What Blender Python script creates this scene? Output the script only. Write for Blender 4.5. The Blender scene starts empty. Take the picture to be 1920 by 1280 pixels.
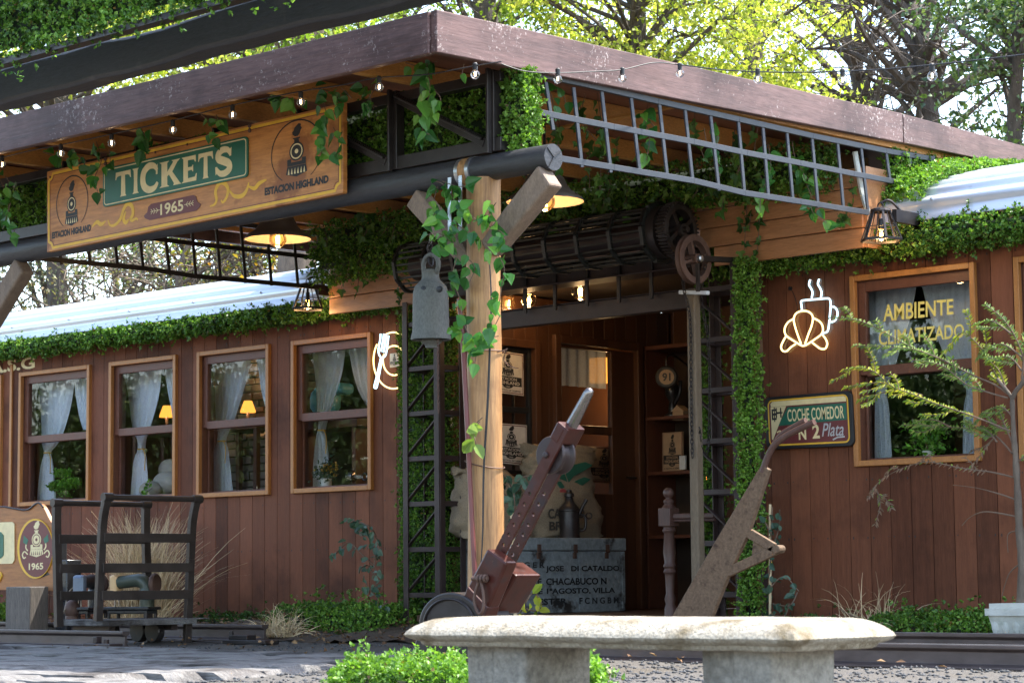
import bpy, math, random
import numpy as np
from mathutils import Vector, Matrix
rnd = random.Random(7); nrg = np.random.default_rng(11)
SC = bpy.context.scene; COL = SC.collection
RAD = math.radians

# ------------------------------------------------------------------ camera
FPX = 4300.0; YAW = RAD(133.2837); PITCH = RAD(5.8282); ROLL = RAD(-0.5539)
CAM = np.array([0.0, -10.935, 0.42])
_f = np.array([math.cos(YAW)*math.cos(PITCH), math.sin(YAW)*math.cos(PITCH), math.sin(PITCH)])
_r = np.array([math.sin(YAW), -math.cos(YAW), 0.0]); _u = np.cross(_r, _f)
_R = math.cos(ROLL)*_r + math.sin(ROLL)*_u; _U = -math.sin(ROLL)*_r + math.cos(ROLL)*_u
cd = bpy.data.cameras.new('camera'); cam = bpy.data.objects.new('camera', cd); COL.objects.link(cam)
m = Matrix.Identity(4)
for i in range(3):
    m[i][0] = _R[i]; m[i][1] = _U[i]; m[i][2] = -_f[i]; m[i][3] = CAM[i]
cam.matrix_world = m
cd.sensor_width = 36.0; cd.lens = FPX/1920*36; cd.clip_start = 0.1; cd.clip_end = 2000
cd.dof.use_dof = True; cd.dof.focus_distance = 13.4; cd.dof.aperture_fstop = 11.0
SC.camera = cam

# ------------------------------------------------------------------ light
SUN = Vector((0.30, 0.50, 1.12)).normalized()      # towards the sun
elev = math.asin(SUN.z); azim = math.atan2(SUN.x, SUN.y)
W = bpy.data.worlds.new('World'); SC.world = W; W.use_nodes = True
wn = W.node_tree.nodes; wl = W.node_tree.links; wn.clear()
wo = wn.new('ShaderNodeOutputWorld'); bg = wn.new('ShaderNodeBackground'); sk = wn.new('ShaderNodeTexSky')
sk.sky_type = 'NISHITA'; sk.sun_disc = False; sk.sun_elevation = elev; sk.sun_rotation = azim
sk.air_density = 1.0; sk.dust_density = 1.2; sk.ozone_density = 1.0
bg.inputs['Strength'].default_value = 0.15
wb = wn.new('ShaderNodeMix'); wb.data_type = 'RGBA'; wb.blend_type = 'MULTIPLY'; wb.inputs[0].default_value = 1.0; wb.inputs[7].default_value = (1.0, .93, .85, 1)
wl.new(sk.outputs[0], wb.inputs[6]); wl.new(wb.outputs[2], bg.inputs[0]); wl.new(bg.outputs[0], wo.inputs[0])
sd = bpy.data.lights.new('sun', 'SUN'); sd.energy = 2.3; sd.angle = RAD(0.5); sd.color = (1.0, 0.95, 0.86)
so = bpy.data.objects.new('sun', sd); COL.objects.link(so)
so.rotation_euler = (-SUN).to_track_quat('-Z', 'Y').to_euler(); so.location = (0, 0, 30)
SC.view_settings.view_transform = 'Standard'; SC.view_settings.look = 'None'
SC.view_settings.exposure = 2.5; SC.view_settings.gamma = 1.0
SC.render.engine = 'CYCLES'
SC.cycles.max_bounces = 8; SC.cycles.transparent_max_bounces = 16; SC.cycles.use_denoising = True

# ------------------------------------------------------------------ geometry helpers
def ray(px, py): return _f + _R*(px-960)/FPX - _U*(py-640)/FPX
def onY(px, py, Y):
    d = ray(px, py); return Vector(CAM + d*(Y-CAM[1])/d[1])
def onX(px, py, X):
    d = ray(px, py); return Vector(CAM + d*(X-CAM[0])/d[0])
def onZ(px, py, Z):
    d = ray(px, py); return Vector(CAM + d*(Z-CAM[2])/d[2])
def at(px, py, dist): return Vector(CAM + ray(px, py)*dist)

def wloc(o):
    v = Vector((0, 0, 0))
    while o is not None: v += o.location; o = o.parent
    return v
def tag(o, label=None, cat=None, group=None, kind=None):
    if label: o['label'] = label
    if cat: o['category'] = cat
    if group: o['group'] = group
    if kind: o['kind'] = kind
    return o
def empty(name, loc, label, cat, group=None):
    o = bpy.data.objects.new(name, None); COL.objects.link(o); o.location = loc
    o.empty_display_size = 0.1
    return tag(o, label, cat, group)
def npmesh(name, V, Fs, mi=None, smooth=False):
    """V (n,3) array; Fs list of (k,m) int arrays, one per face size"""
    me = bpy.data.meshes.new(name)
    V = np.asarray(V, dtype=np.float32)
    me.vertices.add(len(V)); me.vertices.foreach_set('co', V.ravel())
    loops = np.concatenate([f.ravel() for f in Fs]).astype(np.int32)
    tot = np.concatenate([np.full(len(f), f.shape[1]) for f in Fs]).astype(np.int32)
    st = np.concatenate([[0], np.cumsum(tot)[:-1]]).astype(np.int32)
    me.loops.add(len(loops)); me.loops.foreach_set('vertex_index', loops)
    me.polygons.add(len(tot)); me.polygons.foreach_set('loop_start', st)
    if mi is not None: me.polygons.foreach_set('material_index', np.asarray(mi, dtype=np.int32))
    me.update(calc_edges=True); me.validate()
    if smooth: me.polygons.foreach_set('use_smooth', np.ones(len(tot), dtype=bool))
    return me
def link(name, me, mats, parent=None, org=None):
    o = bpy.data.objects.new(name, me); COL.objects.link(o)
    for mm in (mats if isinstance(mats, (list, tuple)) else [mats]): me.materials.append(mm)
    if parent is not None: o.parent = parent
    elif org is not None: o.location = org
    return o

class MB:
    def __init__(s): s.v = []; s.f = []; s.mi = []
    def add(s, vs, fs, m=0):
        b = len(s.v); s.v += [tuple(x) for x in vs]
        for f in fs: s.f.append(tuple(i+b for i in f)); s.mi.append(m)
    def box(s, x0, x1, y0, y1, z0, z1, m=0):
        s.add([(x0,y0,z0),(x1,y0,z0),(x1,y1,z0),(x0,y1,z0),(x0,y0,z1),(x1,y0,z1),(x1,y1,z1),(x0,y1,z1)],
              [(0,3,2,1),(4,5,6,7),(0,1,5,4),(1,2,6,5),(2,3,7,6),(3,0,4,7)], m)
    def beam(s, p, q, w, h, up=(0,0,1), m=0, taper=1.0):
        p = Vector(p); q = Vector(q); d = (q-p).normalized(); up = Vector(up)
        sx = d.cross(up)
        if sx.length < 1e-5: sx = d.cross(Vector((0,1,0)))
        sx.normalize(); uz = sx.cross(d).normalized()
        vs = []
        for c, k in ((p, 1.0), (q, taper)):
            for a, b in ((-1,-1),(1,-1),(1,1),(-1,1)): vs.append(c + sx*a*w/2*k + uz*b*h/2*k)
        s.add(vs, [(0,1,2,3),(7,6,5,4),(0,4,5,1),(1,5,6,2),(2,6,7,3),(3,7,4,0)], m)
    def tube(s, pts, r, seg=8, m=0, closed=False, caps=True):
        pts = [Vector(p) for p in pts]; n = len(pts)
        rs = r if isinstance(r, (list, tuple)) else [r]*n
        prev = None; vs = []
        for i in range(n):
            if closed: t = pts[(i+1) % n]-pts[i-1]
            else: t = pts[min(i+1, n-1)]-pts[max(i-1, 0)]
            t = t.normalized() if t.length > 1e-9 else Vector((0,0,1))
            if prev is None:
                a = Vector((0,0,1)) if abs(t.z) < .9 else Vector((1,0,0))
                nx = t.cross(a).normalized()
            else:
                nx = (prev - t*prev.dot(t))
                nx = nx.normalized() if nx.length > 1e-6 else t.orthogonal().normalized()
            prev = nx; ny = t.cross(nx)
            for k in range(seg):
                a = 2*math.pi*k/seg; vs.append(pts[i] + (nx*math.cos(a)+ny*math.sin(a))*rs[i])
        fs = []
        for i in range(n if closed else n-1):
            j = (i+1) % n
            for k in range(seg):
                k2 = (k+1) % seg
                fs.append((i*seg+k, i*seg+k2, j*seg+k2, j*seg+k))
        if caps and not closed:
            fs.append(tuple(range(seg-1, -1, -1))); fs.append(tuple((n-1)*seg+k for k in range(seg)))
        s.add(vs, fs, m)
    def prism(s, poly, ext, m=0):
        """poly: 3-D outline, extruded by vector ext"""
        p = [Vector(a) for a in poly]; e = Vector(ext); n = len(p)
        nn = Vector((0,0,0))
        for i in range(n): nn += p[i].cross(p[(i+1) % n])
        if nn.dot(e) > 0: p.reverse()
        s.add(p + [a+e for a in p], [tuple(range(n)), tuple(range(2*n-1, n-1, -1))] +
              [(i, i+n, (i+1) % n + n, (i+1) % n) for i in range(n)], m)
    def poly(s, poly, m=0): s.add(poly, [tuple(range(len(poly)))], m)
    def lathe(s, o, axis, prof, seg=20, m=0, cap=True):
        o = Vector(o); ax = Vector(axis).normalized(); nx = ax.orthogonal().normalized(); ny = ax.cross(nx)
        vs = []; fs = []
        for r, h in prof:
            for k in range(seg):
                a = 2*math.pi*k/seg; vs.append(o + ax*h + (nx*math.cos(a)+ny*math.sin(a))*max(r, 1e-4))
        n = len(prof)
        for i in range(n-1):
            for k in range(seg):
                k2 = (k+1) % seg; fs.append((i*seg+k, i*seg+k2, (i+1)*seg+k2, (i+1)*seg+k))
        if cap:
            fs.append(tuple(range(seg-1, -1, -1))); fs.append(tuple((n-1)*seg+k for k in range(seg)))
        s.add(vs, fs, m)
    def sphere(s, c, r, seg=14, rings=9, m=0, sc=(1,1,1)):
        c = Vector(c); vs = []; fs = []
        for i in range(rings+1):
            t = math.pi*i/rings
            for k in range(seg):
                a = 2*math.pi*k/seg
                vs.append(c + Vector((math.sin(t)*math.cos(a)*r*sc[0], math.sin(t)*math.sin(a)*r*sc[1], math.cos(t)*r*sc[2])))
        for i in range(rings):
            for k in range(seg):
                k2 = (k+1) % seg; fs.append((i*seg+k, (i+1)*seg+k, (i+1)*seg+k2, i*seg+k2))
        s.add(vs, fs, m)
    def torus(s, c, axis, R, r, seg=20, rs=6, m=0):
        ax = Vector(axis).normalized(); nx = ax.orthogonal().normalized(); ny = ax.cross(nx); c = Vector(c)
        s.tube([c+(nx*math.cos(2*math.pi*k/seg)+ny*math.sin(2*math.pi*k/seg))*R for k in range(seg)], r, rs, m, closed=True)
    def build(s, name, mats, parent=None, bevel=0, smooth=None, local=False, org=None):
        V = np.array(s.v, dtype=float)
        if parent is not None:
            off = Vector((0,0,0)) if local else wloc(parent)
        else:
            if org is None:
                off = Vector(((V[:,0].min()+V[:,0].max())/2, (V[:,1].min()+V[:,1].max())/2, V[:,2].min()))
            else: off = Vector(org)
        V = V - np.array(off)
        me = bpy.data.meshes.new(name); me.from_pydata(V.tolist(), [], s.f)
        me.polygons.foreach_set('material_index', np.array(s.mi, dtype=np.int32))
        me.update(); me.validate()
        o = link(name, me, mats, parent, off if parent is None else None)
        if smooth:
            me.polygons.foreach_set('use_smooth', np.ones(len(me.polygons), dtype=bool))
            me.set_sharp_from_angle(angle=RAD(smooth))
        if bevel:
            b = o.modifiers.new('bevel', 'BEVEL'); b.width = bevel; b.segments = 2; b.limit_method = 'ANGLE'; b.angle_limit = RAD(40)
        return o

def smooth_pts(P, n=6, closed=False):
    P = [Vector(p) for p in P]; out = []; L = len(P)
    rng = range(L if closed else L-1)
    for i in rng:
        if closed: p0, p1, p2, p3 = P[i-1], P[i], P[(i+1) % L], P[(i+2) % L]
        else: p0, p1, p2, p3 = P[max(i-1,0)], P[i], P[i+1], P[min(i+2, L-1)]
        for k in range(n):
            t = k/n
            out.append(0.5*((2*p1)+(p2-p0)*t+(2*p0-5*p1+4*p2-p3)*t*t+(3*p1-p0-3*p2+p3)*t*t*t))
    if not closed: out.append(P[-1])
    return out

class Quad:
    """a flat sheet given by its four corners; pt(u, v, d): u right, v up, d metres out of its face"""
    def __init__(s, TL, TR, BR, BL, flip=False):
        s.c = [Vector(p) for p in (TL, TR, BR, BL)]
        s.n = (s.c[1]-s.c[3]).cross(s.c[0]-s.c[3]); s.n = (s.c[2]-s.c[3]).cross(s.c[0]-s.c[3]).normalized()
        if flip: s.n = -s.n
    def pt(s, u, v, d=0.0):
        a = s.c[3].lerp(s.c[2], u); b = s.c[0].lerp(s.c[1], u)
        return a.lerp(b, v) + s.n*d
    def rect(s, mb, u0, v0, u1, v1, d, m=0):
        mb.poly([s.pt(u0,v0,d), s.pt(u1,v0,d), s.pt(u1,v1,d), s.pt(u0,v1,d)], m)
    def poly(s, mb, P, d, m=0): mb.poly([s.pt(u,v,d) for u, v in P], m)
    def stroke(s, mb, P, w, d, m=0, asp=1.0, closed=False):
        """ribbon along P (u,v) of half widths w in u units; asp = height/width of the sheet in metres"""
        n = len(P); ws = w if isinstance(w, (list, tuple)) else [w]*n; vs = []; fs = []
        for i in range(n):
            if closed: a, b = P[i-1], P[(i+1) % n]
            else: a, b = P[max(i-1,0)], P[min(i+1,n-1)]
            tx, ty = b[0]-a[0], (b[1]-a[1])*asp; L = math.hypot(tx, ty) or 1
            nx, ny = -ty/L, tx/L/asp
            vs += [s.pt(P[i][0]+nx*ws[i], P[i][1]+ny*ws[i], d), s.pt(P[i][0]-nx*ws[i], P[i][1]-ny*ws[i], d)]
        for i in range(n if closed else n-1):
            j = (i+1) % n; fs.append((2*i, 2*i+1, 2*j+1, 2*j))
        mb.add(vs, fs, m)

_tc = {}
def text_mesh(t, bold=0.0):
    if (t, bold) in _tc: return _tc[(t, bold)]
    c = bpy.data.curves.new('lettering', 'FONT'); c.body = t; c.offset = bold; c.resolution_u = 4
    o = bpy.data.objects.new('lettering', c); COL.objects.link(o)
    dg = bpy.context.evaluated_depsgraph_get(); dg.update()
    me = bpy.data.meshes.new_from_object(o.evaluated_get(dg))
    V = np.array([v.co for v in me.vertices]); F = [tuple(p.vertices) for p in me.polygons]
    bpy.data.objects.remove(o); bpy.data.curves.remove(c); bpy.data.meshes.remove(me)
    mn = V.min(0); mx = V.max(0); V = (V-mn)/np.maximum(mx-mn, 1e-6)
    _tc[(t, bold)] = (V, F); return V, F
def text(mb, t, q, u0, v0, u1, v1, d, m=0, bold=0.0, slant=0.0):
    V, F = text_mesh(t, bold)
    mb.add([q.pt(u0+(u1-u0)*(a+slant*b), v0+(v1-v0)*b, d) for a, b, _ in V], F, m)

# ------------------------------------------------------------------ materials
MAT = {}
def nodes(name):
    mt = bpy.data.materials.new(name); mt.use_nodes = True; nt = mt.node_tree; nt.nodes.clear()
    o = nt.nodes.new('ShaderNodeOutputMaterial'); MAT[name] = mt
    def N(t, **kw):
        n = nt.nodes.new(t)
        for k, v in kw.items():
            if k in n.inputs: n.inputs[k].default_value = v
            else: setattr(n, k, v)
        return n
    def L(a, b): nt.links.new(a, b)
    return mt, N, L, o
def rgba(c): return (c[0], c[1], c[2], 1.0)
def noise(N, L, vec, scale, detail=5, rough=.55, dist=0):
    n = N('ShaderNodeTexNoise', Scale=scale, Detail=detail, Roughness=rough, Distortion=dist); L(vec, n.inputs['Vector']); return n.outputs['Fac']
def ramp(N, L, fac, stops):
    r = N('ShaderNodeValToRGB'); e = r.color_ramp.elements
    while len(e) < len(stops): e.new(0.5)
    for x, (p, c) in zip(e, stops): x.position = p; x.color = rgba(c) if len(c) == 3 else c
    L(fac, r.inputs[0]); return r.outputs[0]
def mixc(N, L, fac, a, b, mode='MIX'):
    x = N('ShaderNodeMix', data_type='RGBA', blend_type=mode)
    for sock, val in ((x.inputs[0], fac), (x.inputs[6], a), (x.inputs[7], b)):
        if hasattr(val, 'links'): L(val, sock)
        elif isinstance(val, tuple): sock.default_value = rgba(val)
        else: sock.default_value = val
    return x.outputs[2]
def mapped(N, L, stretch, coord='Object'):
    tc = N('ShaderNodeTexCoord'); mp = N('ShaderNodeMapping'); mp.inputs['Scale'].default_value = stretch
    L(tc.outputs[coord], mp.inputs[0]); return mp.outputs[0], tc.outputs[coord]
def surf(name, c1, c2, rough=.6, metal=0.0, scale=8, stretch=(1,1,1), bump=.15, bdist=.01, wear=None, dirt=None, planks=None, spec=.5, fine=None, rvar=.15, island=0.0):
    """noise-mottled surface. wear=(colour, scale, low, high) pale worn flecks; dirt the same with blotches; planks=(axis index, width)"""
    mt, N, L, o = nodes(name)
    v, raw = mapped(N, L, stretch)
    f = noise(N, L, v, scale, 7, .62)
    col = ramp(N, L, f, [(.28, c1), (.72, c2)])
    if fine:
        f2 = noise(N, L, v, fine, 3, .7); col = mixc(N, L, .35, col, ramp(N, L, f2, [(.3, tuple(x*.45 for x in c1)), (.7, tuple(min(1, x*1.35) for x in c2))]))
    if planks:
        sx = N('ShaderNodeSeparateXYZ'); L(raw, sx.inputs[0])
        mu = N('ShaderNodeMath', operation='DIVIDE'); mu.inputs[1].default_value = planks[1]; L(sx.outputs[planks[0]], mu.inputs[0])
        fl = N('ShaderNodeMath', operation='FLOOR'); L(mu.outputs[0], fl.inputs[0])
        wnn = N('ShaderNodeTexWhiteNoise', noise_dimensions='1D'); L(fl.outputs[0], wnn.inputs['W'])
        col = mixc(N, L, .5, col, ramp(N, L, wnn.outputs['Value'], [(0, tuple(x*.7 for x in c1)), (1, tuple(min(1, x*1.25) for x in c2))]))
    if island:
        g = N('ShaderNodeNewGeometry'); col = mixc(N, L, island, col, ramp(N, L, g.outputs['Random Per Island'], [(0, tuple(x*.6 for x in c1)), (1, tuple(min(1, x*1.3) for x in c2))]))
    if dirt:
        fd = noise(N, L, raw, dirt[1], 6, .6); k = ramp(N, L, fd, [(dirt[2], (0,0,0)), (dirt[3], (1,1,1))]); col = mixc(N, L, k, col, dirt[0])
    if wear:
        fw = noise(N, L, v if len(wear) > 4 else raw, wear[1], 8, .72); fb = noise(N, L, raw, 2.2, 3, .5)
        ad = N('ShaderNodeMath', operation='MULTIPLY_ADD'); ad.inputs[1].default_value = .5; L(fb, ad.inputs[0]); L(fw, ad.inputs[2])
        k = ramp(N, L, ad.outputs[0], [(wear[2], (0,0,0)), (wear[3], (1,1,1))]); col = mixc(N, L, k, col, wear[0])
    b = N('ShaderNodeBsdfPrincipled'); L(col, b.inputs['Base Color'])
    b.inputs['Metallic'].default_value = metal; b.inputs['Specular IOR Level'].default_value = spec
    rr = N('ShaderNodeMapRange'); rr.inputs[3].default_value = max(0, rough-rvar); rr.inputs[4].default_value = min(1, rough+rvar)
    L(f, rr.inputs[0]); L(rr.outputs[0], b.inputs['Roughness'])
    if bump:
        bp = N('ShaderNodeBump', Strength=bump, Distance=bdist); fb2 = noise(N, L, v, scale*2.5, 6, .65); L(fb2, bp.inputs['Height']); L(bp.outputs[0], b.inputs['Normal'])
    L(b.outputs[0], o.inputs[0]); return mt
def plain(name, c, rough=.5, metal=0, spec=.5): return surf(name, tuple(x*.85 for x in c), tuple(min(1, x*1.12) for x in c), rough, metal, 14, bump=.05, spec=spec)
def emit(name, c, s):
    mt, N, L, o = nodes(name); e = N('ShaderNodeEmission', Strength=s); e.inputs[0].default_value = rgba(c); L(e.outputs[0], o.inputs[0]); return mt
def leafmat(name, cols, trans=.35, rough=.45, tcol=None, brown=False):
    mt, N, L, o = nodes(name); g = N('ShaderNodeNewGeometry')
    n = len(cols); st = [(.97*i/(n-1), c) for i, c in enumerate(cols)]
    if brown: st[-1] = (.955, cols[-1]); st.append((.985, (.16,.10,.035)))
    col = ramp(N, L, g.outputs['Random Per Island'], st)
    tc = N('ShaderNodeTexCoord'); cl = noise(N, L, tc.outputs['Object'], 3.0, 3, .5)
    col = mixc(N, L, 1.0, col, ramp(N, L, cl, [(.3, (.6,.62,.6)), (.7, (1.25,1.2,1.1))]), 'MULTIPLY')
    b = N('ShaderNodeBsdfPrincipled', Roughness=rough); L(col, b.inputs['Base Color']); b.inputs['Specular IOR Level'].default_value = .4
    t = N('ShaderNodeBsdfTranslucent'); L(mixc(N, L, 1.0, col, tcol or (1.5,1.6,.7), 'MULTIPLY'), t.inputs[0])
    mx = N('ShaderNodeMixShader', Fac=trans); L(b.outputs[0], mx.inputs[1]); L(t.outputs[0], mx.inputs[2]); L(mx.outputs[0], o.inputs[0]); return mt
def glassmat(name, tint=(.92,.95,.95), gain=1.0, base=.03):
    mt, N, L, o = nodes(name); t = N('ShaderNodeBsdfTransparent'); t.inputs[0].default_value = rgba(tint)
    g = N('ShaderNodeBsdfGlossy', Roughness=.01); fr = N('ShaderNodeFresnel', IOR=1.5)
    ma = N('ShaderNodeMath', operation='MULTIPLY_ADD', use_clamp=True); ma.inputs[1].default_value = gain; ma.inputs[2].default_value = base; L(fr.outputs[0], ma.inputs[0])
    mx = N('ShaderNodeMixShader'); L(ma.outputs[0], mx.inputs[0]); L(t.outputs[0], mx.inputs[1]); L(g.outputs[0], mx.inputs[2]); L(mx.outputs[0], o.inputs[0]); return mt
def lacemat(name, lo=.60, hi=.90):
    mt, N, L, o = nodes(name); v, raw = mapped(N, L, (1,.3,1))
    vo = N('ShaderNodeTexVoronoi', Scale=170.0); L(v, vo.inputs['Vector'])
    hole = ramp(N, L, vo.outputs['Distance'], [(.12, (lo,lo,lo)), (.42, (hi,hi,hi))])
    d = N('ShaderNodeBsdfDiffuse'); d.inputs[0].default_value = (.80,.89,1.0,1); t = N('ShaderNodeBsdfTranslucent'); t.inputs[0].default_value = (.80,.89,1.0,1)
    m1 = N('ShaderNodeMixShader', Fac=.15); L(d.outputs[0], m1.inputs[1]); L(t.outputs[0], m1.inputs[2])
    tr = N('ShaderNodeBsdfTransparent'); m2 = N('ShaderNodeMixShader'); L(hole, m2.inputs[0]); L(tr.outputs[0], m2.inputs[1]); L(m1.outputs[0], m2.inputs[2]); L(m2.outputs[0], o.inputs[0]); return mt

PW = 0.139
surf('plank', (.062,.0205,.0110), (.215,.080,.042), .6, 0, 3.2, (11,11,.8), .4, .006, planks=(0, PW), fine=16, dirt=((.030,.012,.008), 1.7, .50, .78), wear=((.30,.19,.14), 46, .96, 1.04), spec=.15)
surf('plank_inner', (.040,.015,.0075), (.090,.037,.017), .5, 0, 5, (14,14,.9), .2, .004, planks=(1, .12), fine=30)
surf('trim', (.30,.115,.030), (.46,.20,.055), .45, 0, 5, (9,9,2), .12, .003, fine=40)
surf('sash', (.075,.026,.014), (.15,.056,.032), .5, 0, 5, (6,6,3), .15, .003, fine=40)
surf('fascia', (.080,.045,.040), (.215,.126,.114), .55, 0, 1.9, (.7,.7,8), .4, .006, wear=((.46,.38,.35), 55, .86, .95), fine=13, dirt=((.055,.030,.028), 1.8, .50, .70), spec=.35)
surf('ochre', (.40,.17,.035), (.56,.27,.07), .5, 0, 4, (2,2,6), .15, .004, fine=25)
surf('deckwood', (.12,.045,.025), (.22,.09,.05), .6, 0, 4, (6,1,6), .3, .006, planks=(0, .16), fine=20)
surf('gable', (.27,.11,.042), (.52,.255,.115), .5, 0, 3, (.9,5,9), .25, .004, fine=16, island=.25, dirt=((.20,.08,.035), 3.0, .66, .78))
surf('log_post', (.20,.090,.030), (.50,.275,.110), .55, 0, 3, (7,7,.5), .4, .008, fine=14, dirt=((.15,.065,.026), 3.0, .50, .72))
surf('grey_wood', (.115,.078,.055), (.25,.18,.128), .7, 0, 5, (6,6,2), .4, .006, fine=30)
surf('old_pole', (.085,.058,.036), (.20,.15,.098), .7, 0, 5, (9,9,1), .4, .006, fine=30)
surf('tarred', (.020,.021,.024), (.045,.046,.052), .5, 0, 4, (1,6,6), .35, .008, fine=25, dirt=((.085,.08,.08), 5, .62, .78))
surf('iron_blue', (.024,.029,.038), (.045,.053,.066), .6, 0, 10, bump=.12, bdist=.002)
surf('iron_black', (.022,.018,.018), (.05,.042,.040), .4, .4, 9, bump=.2, bdist=.003, dirt=((.10,.045,.03), 7, .64, .80))
surf('steel_brown', (.028,.018,.017), (.060,.040,.038), .45, .3, 7, bump=.2, bdist=.003, dirt=((.14,.06,.035), 4, .64, .82))
surf('rust_wheel', (.075,.040,.030), (.14,.080,.058), .65, .3, 16, bump=.4, bdist=.004)
surf('rust_plate', (.095,.058,.037), (.20,.135,.088), .75, .1, 18, bump=.5, bdist=.004, dirt=((.06,.036,.025), 16, .55, .68), fine=60, spec=.25)
surf('red_iron', (.032,.009,.006), (.085,.019,.012), .36, 0, 9, bump=.2, bdist=.003, dirt=((.035,.018,.017), 9, .50, .66), wear=((.20,.09,.06), 40, .95, 1.02), spec=.3)
surf('rail_steel', (.065,.048,.044), (.13,.10,.092), .5, .5, 6, (1,3,3), .3, .004, dirt=((.12,.062,.042), 3, .58, .8))
surf('rail_top', (.16,.16,.17), (.26,.26,.28), .35, .8, 6, (1,8,8), .1, .002)
surf('bare_steel', (.15,.135,.13), (.27,.245,.235), .25, .9, 10, bump=.05, bdist=.001)
surf('zinc', (.55,.57,.60), (.70,.72,.75), .34, .55, 3, (.4,4,4), .05, .002, dirt=((.36,.35,.34), 5, .62, .85))
surf('cast_bell', (.085,.088,.078), (.16,.163,.145), .7, .3, 6, (2,2,1), .4, .004, fine=60, dirt=((.085,.085,.075), 9, .58, .72))
surf('cart_iron', (.042,.032,.028), (.082,.064,.056), .38, .3, 8, bump=.1, bdist=.002)
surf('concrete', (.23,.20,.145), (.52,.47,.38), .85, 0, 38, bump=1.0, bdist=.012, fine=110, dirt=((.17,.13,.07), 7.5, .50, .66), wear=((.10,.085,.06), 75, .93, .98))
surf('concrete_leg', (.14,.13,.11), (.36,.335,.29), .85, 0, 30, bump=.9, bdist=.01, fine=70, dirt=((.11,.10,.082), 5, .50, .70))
surf('sleeper', (.09,.082,.078), (.30,.285,.27), .8, 0, 2.6, (.7,11,11), 1.0, .02, fine=13, dirt=((.055,.045,.040), 3.0, .48, .62))
surf('gravel_ground', (.055,.049,.042), (.15,.138,.125), .9, 0, 40, bump=.8, bdist=.02, fine=120, dirt=((.10,.085,.065), 1.6, .50, .66))
surf('soil', (.055,.038,.025), (.12,.085,.058), .9, 0, 22, bump=.8, bdist=.02, fine=90)
surf('stone_grey', (.028,.028,.029), (.085,.086,.09), .8, 0, 30, bump=.4, island=.5)
surf('ply_dark', (.20,.062,.013), (.40,.155,.040), .42, 0, 2.2, (.9,1,7), .06, .002, fine=7)
surf('ply_sign', (.30,.095,.020), (.60,.265,.070), .42, 0, 2.2, (.9,1,7), .06, .002, fine=7, dirt=((.26,.085,.018), 1.9, .57, .62))
surf('trunk_paint', (.15,.178,.195), (.30,.335,.35), .6, 0, 5, bump=.3, bdist=.004, dirt=((.030,.025,.023), 6, .56, .66), fine=30, wear=((.34,.34,.33), 14, .92, 1.02))
surf('sack', (.19,.148,.10), (.31,.245,.17), .85, 0, 9, bump=.5, bdist=.005, fine=120)
surf('bark', (.055,.042,.033), (.12,.095,.075), .85, 0, 7, (3,3,1), .7, .03)
surf('bark_pale', (.065,.047,.034), (.175,.135,.10), .85, 0, 7, (3,3,1), .5, .02)
surf('twig', (.10,.062,.04), (.18,.12,.08), .8, 0, 9, bump=.2)
surf('brick', (.13,.10,.085), (.27,.22,.18), .85, 0, 8, bump=.6, island=.6)
surf('straw', (.46,.33,.18), (.70,.55,.34), .7, 0, 9, bump=0, island=.7)
surf('ceramic', (.62,.64,.63), (.74,.76,.75), .35, 0, 6, bump=.05)
surf('planter', (.36,.37,.33), (.52,.53,.49), .8, 0, 8, bump=.6, bdist=.008, dirt=((.22,.25,.17), 6, .55, .72))
surf('cushion', (.30,.28,.25), (.48,.46,.42), .85, 0, 4, (1,1,8), .3)
surf('dish_enamel', (.085,.072,.060), (.16,.14,.12), .45, .3, 7, bump=.1, dirt=((.24,.20,.16), 6, .60, .78))
surf('dish_inner', (.62,.50,.36), (.72,.60,.45), .5, 0, 7, bump=.05)
surf('newel', (.055,.026,.020), (.105,.052,.040), .5, 0, 8, (6,6,1), .15)
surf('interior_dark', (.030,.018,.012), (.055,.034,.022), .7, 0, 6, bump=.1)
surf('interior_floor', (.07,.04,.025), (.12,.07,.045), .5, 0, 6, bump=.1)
plain('cream', (.72,.60,.33), .5); plain('sign_green', (.010,.115,.070), .4); plain('sign_black', (.012,.012,.014), .5)
plain('sign_maroon', (.13,.022,.022), .45); plain('sign_yellow', (.72,.42,.035), .5); plain('poster_white', (.62,.58,.54), .6)
plain('poster_green', (.16,.24,.20), .6); plain('silver_paint', (.42,.42,.43), .5); plain('letter_yellow', (.72,.60,.16), .5)
plain('paper', (.62,.65,.68), .7); plain('mixer_blue', (.20,.72,.90), .3); plain('machine_green', (.06,.075,.055), .35)
plain('machine_black', (.02,.021,.024), .3); plain('machine_tan', (.78,.50,.25), .5); surf('stump', (.065,.055,.048), (.15,.13,.112), .8, 0, 5, (9,9,1), .5, .008, fine=20); plain('cage_black', (.012,.014,.013), .45); plain('headlamp_blue', (.16,.20,.27), .35, .4)
plain('socket_black', (.015,.015,.016), .5); plain('stencil', (.020,.022,.025), .7); plain('sack_green', (.02,.12,.075), .85)
plain('sack_red', (.38,.07,.07), .85); plain('sack_black', (.05,.045,.04), .85); plain('wire_black', (.012,.012,.013), .6)
plain('strap_zinc', (.5,.52,.54), .3, .9); plain('card_tan', (.40,.28,.18), .7); plain('conduit_red', (.14,.035,.03), .45)
glassmat('glass', (.97,.98,.98), .85, .02); glassmat('bulb_glass', (.98,.97,.95), .8, .02); glassmat('amber_glass', (.98,.86,.62), .8, .03)
glassmat('acrylic', (.93,.95,.96), .35, .005)
lacemat('lace'); lacemat('lace_open', .38, .66)
emit('filament', (1.0,.62,.22), 26); emit('filament_small', (1.0,.66,.34), 14); emit('filament_pale', (1.0,.85,.66), 3.0)
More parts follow.
